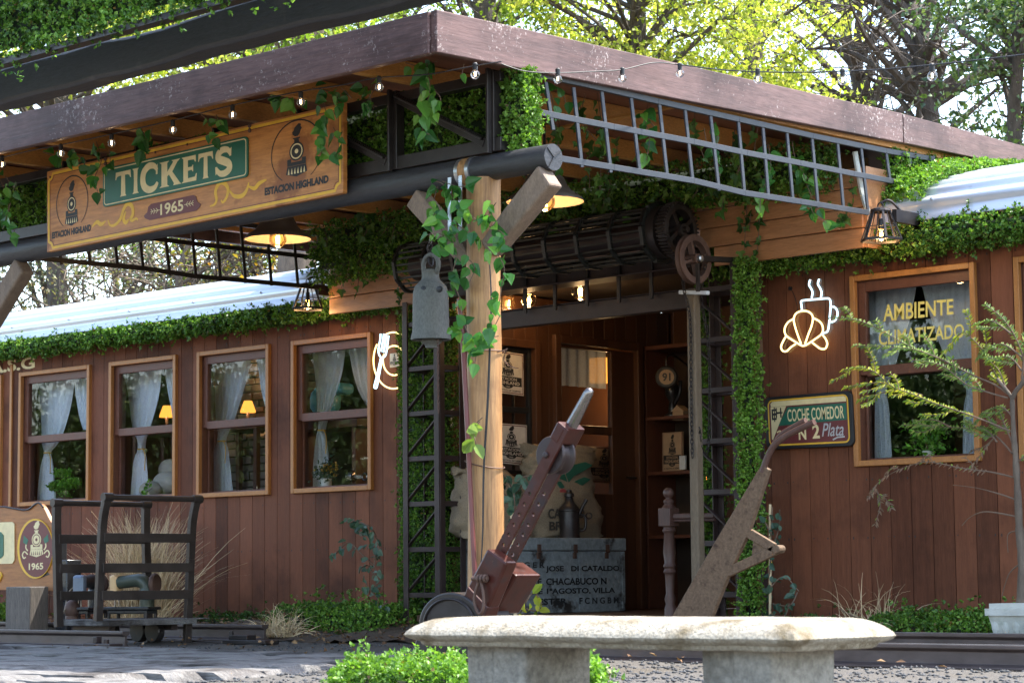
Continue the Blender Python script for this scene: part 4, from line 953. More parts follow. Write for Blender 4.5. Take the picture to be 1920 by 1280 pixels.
def pendant(cx, rim_py, Y, rad, label):
    c = onY(cx, rim_py, Y); o = empty('pendant_lamp', c, label, 'lamp', 'enamel dish lamps under the canopy')
    mb = MB(); mb.lathe((c.x,c.y,c.z), (0,0,1), [(rad,0),(rad*1.0,.006),(rad*.93,.026),(rad*.72,.052),(rad*.58,.085),(rad*.50,.125),(rad*.40,.155),(rad*.2,.175),(.03,.18),(.026,.22)], 36, cap=False)
    mb.lathe((c.x,c.y,c.z+.001), (0,0,1), [(rad*.985,0),(rad*.92,.020),(rad*.71,.046),(rad*.57,.079),(rad*.48,.12),(rad*.38,.148),(.02,.165)], 36, m=1, cap=False)
    mb.build('dish', [M['dish_enamel'], M['dish_inner']], o, smooth=50)
    bulb(o, (c.x, c.y, c.z+.004), .055, capl=.06)
    mb = MB(); mb.tube([(c.x,c.y,c.z+.19),(c.x,c.y,2.90)], .008, 6); mb.build('stem', M['iron_black'], o)
    point('pendant_glow', (c.x, c.y, c.z-.06), .5); return o
pendant(1022, 379, -2.0, .21, 'enamel dish pendant lamp right of the log post, bulb glowing')
pendant(521, 449, -1.8, .205, 'enamel dish pendant lamp under the left end of the canopy')
def lantern(dx, dy, label, X):
    f = lambda px, py, Y=-.42: onY(px+dx, py+dy, Y)
    c = f(1652, 425); o = empty('wall_lantern', (c.x,c.y,c.z-.1), label, 'lantern', 'black cage lanterns at the carriage roofs')
    zt, zb = c.z+.085, c.z-.075; mb = MB(); T = []; B = []
    for k in range(6):
        a = 2*math.pi*k/6+.3; T.append(Vector((c.x+.052*math.cos(a), c.y+.052*math.sin(a), zt))); B.append(Vector((c.x+.115*math.cos(a)-.0, c.y+.115*math.sin(a), zb)))
    for k in range(6):
        mb.beam(T[k], B[k], .013, .008); mb.beam(B[k], B[(k+1)%6], .009, .014); mb.beam(T[k], T[(k+1)%6], .009, .012)
        m0 = T[k].lerp(B[k], .55); m1 = T[(k+1)%6].lerp(B[(k+1)%6], .55)
        mb.beam(m0, m1, .005, .005); mb.beam(T[k].lerp(T[(k+1)%6],.5), B[k].lerp(B[(k+1)%6],.5), .005, .005)
    mb.build('cage', M['iron_black'], o, bevel=.001)
    mb = MB(); mb.lathe((c.x,c.y,zt), (0,0,1), [(.06,0),(.055,.012),(.03,.02)], 14); mb.torus((c.x,c.y,zt+.03), (0,1,0), .018, .004); mb.build('cap', M['iron_black'], o)
    bulb(o, (c.x,c.y,c.z-.045), .036, capl=.05)
    mb = MB(); mb.box(c.x+.06, c.x+.09, c.y+.02, -.17, c.z+.02, c.z+.09); mb.tube(smooth_pts([(c.x,c.y,zt+.045),(c.x+.04,c.y+.03,zt+.06),(c.x+.075,c.y+.08,c.z+.09)],5), .008, 6); mb.build('arm', M['iron_black'], o)
    point('lantern_glow', (c.x, c.y, c.z-.10), .7)
lantern(0, 0, 'black cage lantern with lit bulb at the right end of the iron lattice', XR)
lantern(-1075, 134, 'black cage lantern with lit bulb below the left iron lattice', XL)
# globes inside the entrance
for px, py, Y, r, lb in ((1088,546,.35,.062,'large clear globe bulb hanging under the lintel'), (992,563,.40,.052,'amber globe bulb in the middle of the lintel gap'), (953,567,.55,.050,'amber globe bulb next to the log post in the lintel gap')):
    c = onY(px,py,Y); o = empty('globe_bulb', (c.x,c.y,c.z-r), lb, 'light bulb', 'globe bulbs in the entrance hall'); bulb(o, c, r)
    mb = MB(); mb.tube([(c.x,c.y,c.z+r),(c.x,c.y,2.37)], .004, 5); mb.build('cord', M['wire_black'], o); point('globe_glow', (c.x,c.y,c.z-r-.02), .8)
# string lights
def string(name, wire, bulbs, label, fil):
    P = smooth_pts(wire, 6); o = empty(name, P[len(P)//2], label, 'string lights'); mb = MB(); mb.tube(P, .0032, 5); mb.build('wire', M['wire_black'], o)
    for c in bulbs:
        c = Vector(c); mb = MB(); mb.sphere(c, .0215, 14, 9); g = mb.build('bulb', M['bulb_glass'], o, smooth=80)
        mb = MB(); mb.lathe(c+Vector((0,0,.018)), (0,0,1), [(.011,0),(.012,.03),(.006,.036)], 10); mb.build('socket', M['socket_black'], g)
        mb = MB(); mb.tube([c+Vector((-.003,0,.012)), c+Vector((-.003,0,-.008))], .0014, 5); mb.tube([c+Vector((.003,0,.012)), c+Vector((.003,0,-.008))], .0014, 5); mb.build('filament', M[fil], g)
YW = -3.70
string('string_lights', [onY(*p,YW) for p in ((-60,318),(0,297),(60,282),(113,272),(208,252),(323,226),(434,198),(562,172),(640,160),(709,146),(800,140),(890,124),(940,116))], [onY(*p,YW) for p in ((4,309),(114,288),(209,269),(324,244),(436,216),(564,192),(711,164),(891,140))], 'string of small globe bulbs along the front fascia above the TICKETS sign', 'filament_small')
XW = XR+.10
rw = [onX(940,120,XR+.06), onX(985,134,XW), onX(1045,137,XW), onX(1100,135,XW), onX(1166,131,XW), onX(1225,118,XW)]
dl = [(1275,123,-2.6),(1350,131,-2.9),(1420,135,-3.2),(1500,136,-3.5),(1580,135,-3.8),(1660,131,-4.1),(1748,124,-4.4),(1830,114,-4.7),(1925,100,-5.0)]
Yw0 = onX(1225,118,XW).y
rw2 = [onX(1275,123,XW+.02)]
base = onX(1275,123,XW+.02)
def wp(px, py):
    t = (px-1275)/650; return onY(px, py, base.y+.0-1.0*t)
string('string_lights', rw+[wp(*p) for p in ((1275,122),(1350,131),(1420,135),(1500,136),(1580,134),(1660,130),(1748,122),(1830,113),(1960,98))],
       [onX(1046,149,XW), onX(1167,147,XW)]+[wp(*p) for p in ((1275,138),(1421,149),(1580,151),(1748,143))], 'string of clear globe bulbs running off from the right fascia', 'filament_pale')
# ================================================================== machinery over the entrance
ta = onY(772,502,-.62); tb = onY(1238,437,-.62); zc = (ta.z+tb.z)/2; RT = .158
trm = empty('trommel_drum', ((ta.x+tb.x)/2, -.62, zc-RT), 'black barred drum cage with gear wheel lying across the entrance top', 'drum')
mb = MB(); nb = 22
for k in range(nb):
    a = 2*math.pi*k/nb; y, z = -.62+RT*.97*math.cos(a), zc+RT*.97*math.sin(a); mb.box(ta.x, tb.x, y-.006, y+.006, z-.006, z+.006)
mb.build('bars', M['cage_black'], trm)
for k in range(9):
    x = ta.x+(tb.x-ta.x)*k/8; mb = MB(); w = .012 if k < 8 else .03
    P = [Vector((x,-.62+RT*1.04*math.cos(2*math.pi*j/9+.2), zc+RT*1.04*math.sin(2*math.pi*j/9+.2))) for j in range(9)]
    for j in range(9): mb.beam(P[j], P[(j+1)%9], w*1.8, .024, (1,0,0))
    mb.build('hoop', M['cage_black'], trm, bevel=.002)
mb = MB(); mb.tube([(ta.x+.05,-.62,zc),(tb.x+.02,-.62,zc)], .088, 20); mb.build('inner_drum', M['steel_brown'], trm, smooth=50)
mb = MB(); mb.tube([(ta.x+.02,-.62,zc),(tb.x+.2,-.62,zc)], .018, 10)
mb.tube([(tb.x,-.62,zc),(tb.x+.07,-.62,zc)], RT*1.0, 20); mb.build('axle', M['iron_black'], trm, smooth=50)
gx0 = tb.x+.10
mb = MB(); n = 44; gp_ = []
for k in range(n):
    for r, da in ((.150,-.22),(.168,-.12),(.168,.12),(.150,.22)):
        a = 2*math.pi*(k+da*1.4)/n; gp_.append((r*math.cos(a), r*math.sin(a)))
o_ = [(gx0,-.62+y,zc+z) for y,z in gp_]; nn = len(o_)
ii = [(gx0,-.62+.118*math.cos(2*math.pi*k/nn),zc+.118*math.sin(2*math.pi*k/nn)) for k in range(nn)]
vs = o_+ii+[(gx0+.06,y,z) for _,y,z in o_]+[(gx0+.06,y,z) for _,y,z in ii]; fs = []
for k in range(nn):
    j = (k+1)%nn; fs += [(k,nn+k,nn+j,j),(2*nn+k,2*nn+j,3*nn+j,3*nn+k),(k,j,2*nn+j,2*nn+k),(nn+k,3*nn+k,3*nn+j,nn+j)]
mb.add(vs, fs)
for k in range(4):
    a = .6+k*math.pi/2; mb.beam((gx0+.03,-.62,zc),(gx0+.03,-.62+.125*math.cos(a),zc+.125*math.sin(a)), .022, .045, (1,0,0), taper=1.3)
mb.lathe((gx0-.01,-.62,zc), (1,0,0), [(.035,0),(.035,.09),(.018,.09),(.018,.12)], 16); mb.build('gear_wheel', M['iron_black'], trm, bevel=.002)
# pulley wheel, pole and chain
pc = onY(1300,486,-.70); pu = empty('pulley_wheel', (pc.x,pc.y,pc.z-.15), 'rusty spoked pulley wheel in front of the drum gear', 'pulley')
mb = MB(); mb.lathe(pc, (1,0,0), [(.105,-.022),(.142,-.022),(.146,-.016),(.130,-.002),(.130,.002),(.146,.016),(.142,.022),(.105,.022),(.105,-.022)], 32, cap=False)
for k in range(4): a = .3+k*math.pi/2; mb.beam(pc, pc+Vector((0,.11*math.cos(a),.11*math.sin(a))), .018, .034, (1,0,0))
mb.lathe(pc-Vector((.04,0,0)), (1,0,0), [(.03,0),(.03,.08)], 14); mb.build('wheel', M['rust_wheel'], pu, bevel=.002, smooth=50)
mb = MB(); mb.lathe(pc+Vector((.04,0,0)), (1,0,0), [(.02,0),(.02,.02),(.012,.026)], 12); mb.build('axle_nut', M['strap_zinc'], pu)
mb = MB(); mb.beam(pc+Vector((.03,0,.0)), pc+Vector((.03,0,-.19)), .016, .02, (1,0,0)); mb.beam(pc+Vector((.045,0,0)), pc+Vector((.02,.42,.03)), .03, .03); mb.build('bracket', M['iron_black'], pu)
a = onY(1300,552,-.52); b = onY(1308,1160,-.52)
mb = MB(); mb.box(a.x-.030, a.x+.030, -.55, -.49, .12, a.z+.03)
po = mb.build('wooden_pole', M['old_pole'], bevel=.008); tag(po, 'weathered square wooden pole standing under the pulley wheel', 'pole')
mb = MB(); c = onY(1301,548,-.56); mb.beam(onY(1275,548,-.57), onY(1328,549,-.57), .028, .022); mb.build('crosspiece', M['paper'], po, bevel=.003)
def chain(name, P, label, link_l=.030, r=.0032, mat='iron_black'):
    P = smooth_pts(P, 10); L = [0]
    for a, b in zip(P, P[1:]): L.append(L[-1]+(b-a).length)
    mb = MB(); s = 0; k = 0; i = 0
    while s < L[-1]:
        while L[i+1] < s: i += 1
        t = (s-L[i])/max(L[i+1]-L[i],1e-6); c = P[i].lerp(P[i+1], t); d = (P[i+1]-P[i]).normalized()
        e = d.cross(Vector((.3,1,0.1))).normalized(); e = e if k % 2 else d.cross(e).normalized()
        h, w = link_l*.62, link_l*.30
        mb.tube([c+d*h*math.cos(q)+e*w*math.sin(q) for q in (0,.9,1.57,2.24,3.14,4.04,4.71,5.38)], r, 5, closed=True); s += link_l*.86; k += 1
    return tag(mb.build(name, M[mat], smooth=60), label, 'chain')
chain('hanging_chain', [onY(1278,500,-.66), onY(1283,545,-.60), onY(1294,600,-.57), onY(1296,740,-.57), onY(1298,860,-.57)], 'dark chain running from the pulley wheel down the wooden pole')
chain('hanging_chain', [onY(1322,500,-.62), onY(1315,560,-.5), onY(1328,640,-.45), onY(1331,740,-.45), onY(1329,820,-.45), onY(1323,850,-.46), onY(1315,838,-.5), onY(1311,800,-.53)], 'looping dark chain hanging in front of the right lattice tower')
# cylinder bell
YBl = -3.15
bp = onY(808,640,YBl); btop = onY(809,488,YBl); bl = empty('hanging_bell', (bp.x, YBl, bp.z), 'grey iron bell made from a gas cylinder hanging from the canopy', 'bell')
def bz(py): return onY(809,py,YBl).z
bw = (onY(838,580,YBl).x-onY(780,580,YBl).x)/2*.98*.86
mb = MB(); mb.lathe((bp.x,YBl,0), (0,0,1), [(bw*1.0,bz(634)),(bw*1.09,bz(637)),(bw*1.09,bz(632)),(bw*1.0,bz(622)),(bw*.985,bz(600)),(bw*.97,bz(560)),(bw*.955,bz(548)),(bw*.86,bz(537)),(bw*.64,bz(529)),(bw*.50,bz(524)),(bw*.47,bz(518)),(bw*.48,bz(509)),(bw*.50,bz(508)),(bw*.47,bz(506)),(.02,bz(505))], 36, cap=False)
mb.build('bell_body', M['cast_bell'], bl, smooth=40)
for px in (793, 824): q = onY(px,542,YBl-bw*.80); mb = MB(); mb.sphere(q, .022, 10, 6, sc=(1,.45,.75)); mb.build('slot', M['socket_black'], bl)
mb = MB(); c = onY(808,497,YBl); mb.torus(c, (0,1,0), .052, .012, 22, 8); mb.build('ring', M['cast_bell'], bl, smooth=60)
mb = MB(); mb.lathe((bp.x+.005,YBl,0), (0,0,1), [(.02,bz(600)),(.045,bz(636)),(.05,bz(642)),(.035,bz(646)),(.03,bz(649)),(.03,bz(652))], 14); mb.build('clapper', M['cast_bell'], bl, smooth=50)
chain('bell_chain', [onY(821,640,YBl-.03), onY(821,700,YBl-.03), onY(822,772,YBl-.03)], 'thin pull chain hanging below the cylinder bell', .017, .0016, 'rust_wheel')
chain('shackle_chain', [onY(808,490,YBl), onY(806,465,YBl), onY(812,440,YBl-.02), onY(818,425,YBl-.05)], 'short thick chain holding the cylinder bell to the timber brace', .04, .005)

# ================================================================== entrance things
TX = -10.33; ty0 = onX(862,1012,-10.82).y; ty1 = onX(1172,1008,TX).y; tz0, tz1 = .172, onX(1100,1008,TX).z
tk = empty('shipping_chest', ((TX-10.82)/2, (ty0+ty1)/2, tz0), 'grey blue painted trunk with black stencilled lettering in the entrance', 'trunk')
zl = tz1-.085
mb = MB(); mb.box(-10.82, TX, ty0+.005, ty1-.005, tz0, zl-.004); mb.build('body', M['trunk_paint'], tk, bevel=.006)
mb = MB(); mb.box(-10.825, TX+.012, ty0, ty1, zl, tz1); mb.build('lid', M['trunk_paint'], tk, bevel=.008)
mb = MB()
for y in (ty0+.01, (ty0+ty1)/2+.08, ty1-.04): mb.box(TX+.0005, TX+.0045, y, y+.03, tz0+.01, zl-.01)
mb.build('battens', M['trunk_paint'], tk, bevel=.002)
for px in (1010,1078,1138):
    c = onX(px,1034,TX+.01); l = MB(); l.box(TX+.0125,TX+.020,c.y-.018,c.y+.018,c.z,c.z+.05); l.box(TX+.002,TX+.014,c.y-.015,c.y+.015,c.z-.045,c.z-.004); l.tube([(TX+.02,c.y-.018,c.z),(TX+.02,c.y+.018,c.z)], .006, 6); l.build('latch', M['rust_wheel'], tk, bevel=.002)
Qt = Quad((TX+.006,ty0,zl), (TX+.006,ty1,zl), (TX+.006,ty1,tz0), (TX+.006,ty0,tz0)); mb = MB()
def tline(s_, pa, pb, yb, h):
    mb = MB()
    ua = (onX(pa,yb,TX).y-ty0)/(ty1-ty0); ub = (onX(pb,yb,TX).y-ty0)/(ty1-ty0); vv = (onX((pa+pb)/2,yb,TX).z-tz0)/(zl-tz0); vt = (onX((pa+pb)/2,yb-h,TX).z-tz0)/(zl-tz0)
    text(mb, s_, Qt, ua, vv, ub, vt, .001, 0, .028); mb.build('stencil_lettering', M['stencil'], tk)
tline('G E R', 981, 1020, 1064, 11); tline('JOSE   DI CATALDO', 1022, 1160, 1073, 13); tline('CALLE. CHACABUCO N', 968, 1136, 1096, 13); tline('ENTRE 1ªAGOSTO, VILLA', 965, 1152, 1114, 12); tline('ESTER', 1008, 1062, 1133, 12); tline('F C N G B M.', 1085, 1162, 1131, 12)
def sack(name, P, w, d, label, mat='sack', flop=None):
    """a filled burlap bag: lofted ellipses along the pixel axis P (px, py, half width px) at depth Y"""
    o = empty(name, (P[0][0], P[0][1], P[0][2]), label, 'sack', 'burlap sacks on the trunk'); mb = MB(); n = 26; V = []; F = []
    rows = smooth_pts([Vector(p[:3]) for p in P], 4); ws = smooth_pts([Vector((p[3],p[4],0)) for p in P], 4)
    for i, (c, w_) in enumerate(zip(rows, ws)):
        for k in range(n):
            a = 2*math.pi*k/n; e = .75
            cx = math.copysign(abs(math.cos(a))**e, math.cos(a)); sy = math.copysign(abs(math.sin(a))**e, math.sin(a))
            wr = 1+.05*math.sin(3*a+i*.9)+.035*math.sin(7*a-i*1.7)
            V.append((c.x+sy*w_.y*wr, c.y+cx*w_.x*wr, c.z+.012*math.sin(4*a+i)))
    m_ = len(rows)
    for i in range(m_-1):
        for k in range(n): F.append((i*n+k, i*n+(k+1)%n, (i+1)*n+(k+1)%n, (i+1)*n+k))
    F += [tuple(range(n-1,-1,-1)), tuple((m_-1)*n+k for k in range(n))]
    mb.add(V, F); b = mb.build('bag', M[mat], o, smooth=70); return o
SX = -10.62
def sp(px, py, hw, dep):
    c = onX(px, py, SX); w = (onX(px+hw,py,SX).y-onX(px-hw,py,SX).y)/2; return (c.x, c.y, max(c.z, tz1+.005), w, dep)
s1 = sack('burlap_sack', [sp(1052,1010,66,.13), sp(1052,985,68,.15), sp(1050,950,64,.14), sp(1047,915,60,.12), sp(1044,885,58,.11), sp(1046,866,60,.09), sp(1050,850,66,.07), sp(1048,836,70,.05)], 0, 0, 'tall upright coffee sack with green leaf print behind the iron jug')
s2 = sack('burlap_sack', [sp(925,1008,60,.14), sp(925,985,66,.16), sp(923,950,64,.16), sp(920,915,56,.14), sp(905,888,46,.11), sp(888,878,34,.08), sp(866,888,16,.05)], 0, 0, 'slumped burlap sack folded over behind the log post')
fx = SX+.115
mb = MB()
for P in ([(1066,905),(1062,885),(1072,872),(1098,866),(1112,872),(1092,884),(1076,892)],[(1064,903),(1050,897),(1042,880),(1048,876),(1058,886)],[(1066,918),(1078,902),(1096,894),(1108,898),(1092,910),(1076,916)],[(1064,920),(1050,914),(1044,902),(1052,902)],[(1068,928),(1084,918),(1092,918),(1092,926),(1078,930)]):
    mb.prism([onX(px,py,fx) for px,py in P], (-.06,0,0))
mb.build('leaf_print', M['sack_green'], s1)
mb = MB()
for px, py in ((1056,922),(1070,928),(1053,940),(1064,945)):
    mb.prism([onX(px+6*math.cos(t), py-6.5*math.sin(t), fx+.008) for t in np.linspace(0,6.28,12,endpoint=False)], (-.06,0,0))
mb.build('berry_print', M['sack_red'], s1)
def qx_(x0,y0,x1,y1,X): return Quad(onX(x0,y0,X), onX(x1,y0-1,X), onX(x1,y1-1,X), onX(x0,y1,X))
mb = MB(); text(mb, 'CAFE DO', qx_(1028,953,1096,972,fx+.034), 0,0,1,1,0,0,.03); text(mb, 'BRASIL', qx_(1030,977,1094,994,fx+.038), 0,0,1,1,0,0,.03); mb.build('lettering', M['sack_black'], s1)
jc = onX(1068,1006,TX-.09); jug = empty('iron_jug', (jc.x,jc.y,tz1), 'dark iron jug with spout and handle standing on the trunk', 'jug')
mb = MB(); mb.lathe((jc.x,jc.y,tz1), (0,0,1), [(.075,0),(.075,.01),(.068,.02),(.068,.18),(.074,.185),(.074,.195),(.055,.22),(.032,.245),(.025,.275),(.034,.28),(.034,.30),(.02,.31),(.018,.325),(.008,.33)], 24); mb.build('body', M['iron_black'], jug, smooth=40)
ux = Vector((.6,.75,0)); jb = Vector((jc.x,jc.y,tz1))
mb = MB(); mb.tube(smooth_pts([jb+ux*.065+Vector((0,0,.05)), jb+ux*.11+Vector((0,0,.06)), jb+ux*.115+Vector((0,0,.14)), jb+ux*.07+Vector((0,0,.165))],5), .009, 8); mb.torus(jb+ux*.14+Vector((0,0,.15)),(.75,-.6,0),.02,.006); mb.build('handle', M['iron_black'], jug, smooth=60)
mb = MB(); mb.tube([jb+ux*.065+Vector((0,0,.15)), jb+ux*.10+Vector((0,0,.22)), jb+ux*.125+Vector((0,0,.26))], [.014,.011,.013], 8); mb.build('spout', M['iron_black'], jug, smooth=60)
# newel post and handrail
nc = onY(1257,1150,-.3); nw = empty('newel_post', (nc.x,-.3,.17), 'turned mauve newel post with ball top and short handrail', 'newel post')
def nz(py): return onY(1255,py,-.3).z
pf = [(.036,1165),(.036,1140),(.026,1132),(.034,1122),(.024,1112),(.028,1080),(.030,1075),(.040,1072),(.030,1066),(.040,1061),(.030,1055),(.038,1035),(.030,1000),(.034,998),(.042,994),(.032,990),(.040,984),(.034,978)]
mb = MB(); mb.lathe((nc.x,-.3,0), (0,0,1), [(r,nz(y)) for r,y in pf], 20); mb.box(nc.x-.045, nc.x+.045, -.345, -.255, nz(986), nz(952))
mb.lathe((nc.x,-.3,0), (0,0,1), [(.048,nz(953)),(.034,nz(948)),(.024,nz(944)),(.032,nz(941)),(.028,nz(937)),(.014,nz(934)),(.028,nz(929)),(.033,nz(924)),(.028,nz(918)),(.012,nz(914))], 20); mb.build('post', M['newel'], nw, bevel=.004, smooth=50)
mb = MB(); e = onY(1345,968,-.22); z = nz(968); mb.beam((nc.x+.04,-.3,z),(e.x,-.24,z), .05, .034); mb.beam((nc.x+.04,-.3,z-.025),(e.x,-.24,z-.025), .03, .018); mb.build('handrail', M['newel'], nw, bevel=.008)
# things on the shelves
def onS(px, py): return onY(px, py, 2.1)
c = onY(1250,707,1.9); o = empty('round_sign', (c.x,1.9,c.z-.09), 'small round sign numbered 91 on a curled iron bracket', 'sign')
mb = MB(); mb.lathe((c.x,1.9,c.z), (.7,-1,0), [(.075,-.02),(.082,-.01),(.082,.012),(.070,.018)], 24); mb.build('disc', M['socket_black'], o)
dn = Vector((.7,-1,0)).normalized(); qx = Vector((1,.7,0)).normalized()
mb = MB(); cc = Vector((c.x,1.9,c.z))+dn*.0185; mb.poly([cc+qx*.055*math.cos(t)+Vector((0,0,.055*math.sin(t))) for t in np.linspace(0,6.28,24,endpoint=False)]); mb.build('face', M['card_tan'], o)
q9 = Quad(cc-qx*.03+Vector((0,0,.03))+dn*.001, cc+qx*.03+Vector((0,0,.03))+dn*.001, cc+qx*.03-Vector((0,0,.03))+dn*.001, cc-qx*.03-Vector((0,0,.03))+dn*.001)
mb = MB(); text(mb, '91', q9, 0,0,1,1,.001,0,.03); mb.build('number', M['sign_black'], o)
mb = MB(); mb.tube(smooth_pts([Vector((c.x,1.9,c.z+.08)), Vector((c.x-.01,1.92,c.z+.15)), Vector((c.x-.08,2.1,c.z+.17)), Vector((c.x-.12,2.33,c.z+.10))],5), .008, 6); mb.build('bracket', M['iron_black'], o)
c = onS(1279,779); mb = MB(); mb.box(c.x-.05,c.x+.05,2.05,2.12,c.z-.035,c.z+.03); mb.prism([(c.x-.06,2.04,c.z+.03),(c.x+.06,2.04,c.z+.03),(c.x,2.04,c.z+.075)], (0,.09,0))
tag(mb.build('model_house', M['card_tan'], bevel=.002), 'tiny model house on the dark entrance shelf', 'ornament')
c = onS(1286,880); mb = MB(); mb.box(c.x-.028,c.x+.028,2.06,2.075,c.z-.0,c.z+.10); mb.box(c.x-.012,c.x+.012,2.054,2.06,c.z+.062,c.z+.084); mb.box(c.x-.012,c.x+.012,2.054,2.06,c.z+.025,c.z+.047)
o = mb.build('price_card', M['paper'], bevel=.001); tag(o, 'small white card propped on the lower entrance shelf', 'card')
c = onS(1252,783); mb = MB(); mb.lathe((c.x+.03,2.12,c.z-.0), (0,0,1), [(.06,0),(.06,.02),(.03,.04),(.025,.12),(.05,.16),(.055,.22),(.03,.26)], 14); mb.tube(smooth_pts([(c.x+.05,2.12,c.z+.1),(c.x+.10,2.12,c.z+.18),(c.x+.11,2.12,c.z+.27)],4), .012, 6)
tag(mb.build('oil_can', M['machine_black'], smooth=50), 'dark old oil can with curved spout on the upper entrance shelf', 'oil can')
c = onY(1332,897,1.2); o = empty('orange_light', (c.x,1.2,c.z), 'small orange light glowing behind the wooden pole', 'light'); mb = MB(); mb.sphere(c, .03, 12, 8); mb.build('glow', M['led_orange'], o)
mb = MB(); mb.lathe((c.x,c.y,c.z-.06), (0,0,1), [(.02,0),(.02,.04),(.03,.05)], 10); mb.build('base', M['socket_black'], o)
# notice sheets
mb = MB(); mb.prism([EX(837,764,.012), EX(851,766,.012), EX(851,801,.012), EX(837,799,.012)], (.003,0,0)); tag(mb.build('paper_notice', M['paper']), 'white paper notice on the dark wall left of the log post', 'notice')
mb = MB(); mb.prism([EX(1120,934,-.055), EX(1146,934,-.055), EX(1146,955,-.055), EX(1120,955,-.055)], (.003,0,0)); tag(mb.build('paper_notice', M['paper']), 'small white note behind the lower door glass', 'notice')

# ================================================================== switch lever by the track
YL = -3.62
lv = empty('switch_lever', (onY(880,1225,YL).x, YL, 0), 'red brown iron switch lever with perforated bars and counterweights', 'switch lever')
def LP(L, Y): return [onY(px,py,Y) for px, py in L]
def barplate(Y0, dx, name):
    # a flat bar pierced by a row of holes: built from cells round each hole
    top = onY(1057+dx,800,Y0); bot = onY(899+dx,1108,Y0); ax = (bot-top); Ln = ax.length; ax.normalize(); sx = Vector((ax.z,0,-ax.x)); hw = .029; th = .012; mb = MB()
    cuts = [0]; holes = []
    for k in range(9): holes.append(.40*Ln+k*.062*Ln)
    def cell(s0, s1, hole=None):
        outer = [top+ax*s0-sx*hw, top+ax*s0+sx*hw, top+ax*s1+sx*hw, top+ax*s1-sx*hw]
        if hole is None: mb.prism(outer, (0,th,0)); return
        c = top+ax*hole; n = 16; ring = []; sq = []
        for k in range(n):
            t = 2*math.pi*(k+.5)/n; ct, st_ = math.cos(t), math.sin(t); ring.append(c+ax*ct*.0095+sx*st_*.0095)
            m_ = max(abs(ct)/((s1-s0)/2), abs(st_)/hw); sq.append(top+ax*((s0+s1)/2+ct/m_)+sx*st_/m_)
        V = ring+sq+[p+Vector((0,th,0)) for p in ring+sq]; F = []
        for k in range(n):
            j = (k+1)%n; F += [(k,j,n+j,n+k),(2*n+k,3*n+k,3*n+j,2*n+j),(k,2*n+k,2*n+j,j),(n+k,n+j,3*n+j,3*n+k)]
        mb.add(V, F)
    s = 0
    for h in holes: cell(s, h-.018); cell(h-.018, h+.018, h); s = h+.018
    cell(s, Ln); return mb.build(name, M['red_iron'], lv)
barplate(YL-.02, 0, 'bar'); barplate(YL+.095, 27, 'bar')
t0 = onY(1057,800,YL); b0 = onY(899,1108,YL); ax = (b0-t0).normalized(); sx = Vector((ax.z,0,-ax.x)); mid = Vector((0,.045,0))
mb = MB(); P = [t0-ax*.012-sx*.031, t0-ax*.012+sx*.031, t0+ax*.075+sx*.030, t0+ax*.075-sx*.030]; mb.prism([p+Vector((0,-.022,0)) for p in P], (0,.132,0)); mb.build('head', M['red_iron'], lv, bevel=.01)
mb = MB(); h0 = t0+mid; mb.tube([h0+ax*.01, h0-ax*.03, h0-ax*.175, h0-ax*.192, h0-ax*.199], [.027,.027,.022,.017,.007], 20); mb.build('handle', M['bare_steel'], lv, smooth=50)
pcn = t0+ax*.145; mb = MB(); mb.lathe(pcn+Vector((0,.0,0)), (0,1,0), [(.02,0),(.078,0),(.082,.006),(.082,.014),(.064,.025),(.064,.06),(.082,.072),(.082,.08),(.078,.086),(.02,.086)], 32); mb.lathe(pcn+Vector((0,-.032,0)), (0,1,0), [(.010,0),(.014,.004),(.014,.15),(.010,.154)], 12); mb.build('pulley', M['steel_brown'], lv, smooth=40, bevel=.002)
# weights
def weight(L, Y0, Y1, nm='weight'):
    mb = MB(); mb.prism(LP(L, Y0), (0, Y1-Y0, 0)); return mb.build(nm, M['red_iron'], lv, bevel=.012)
weight([(913,1027),(950,1054),(914,1140),(876,1098)], YL-.10, YL-.025)
w2 = weight([(932,1052),(968,1078),(925,1152),(893,1136)], YL+.13, YL+.30)
mb = MB(); c = onY(951,1050,YL+.20); mb.tube(smooth_pts([c+Vector((-.035,0,-.03)), c+Vector((-.03,0,.035)), c+Vector((0,0,.055)), c+Vector((.03,0,.035)), c+Vector((.035,0,-.03))],5), .012, 8); mb.build('lifting_eye', M['steel_brown'], lv, smooth=60)
mb = MB(); p = onY(898,1084,YL-.11); mb.tube([p+Vector((-.03,-.01,0)), p+Vector((.06,-.01,0))], .010, 8)
for k in range(3): mb.torus(p+Vector((.01+.02*k,-.01,0)), (1,0,0), .014, .006, 12, 6)
mb.tube(smooth_pts([p+Vector((.01,-.01,-.01)), p+Vector((-.02,-.01,-.09)), p+Vector((.005,-.01,-.15)), p+Vector((.035,-.01,-.13)), p+Vector((.035,-.01,-.06)), p+Vector((.02,-.01,-.01))],5), .007, 7); mb.build('hook', M['rust_wheel'], lv, smooth=60)
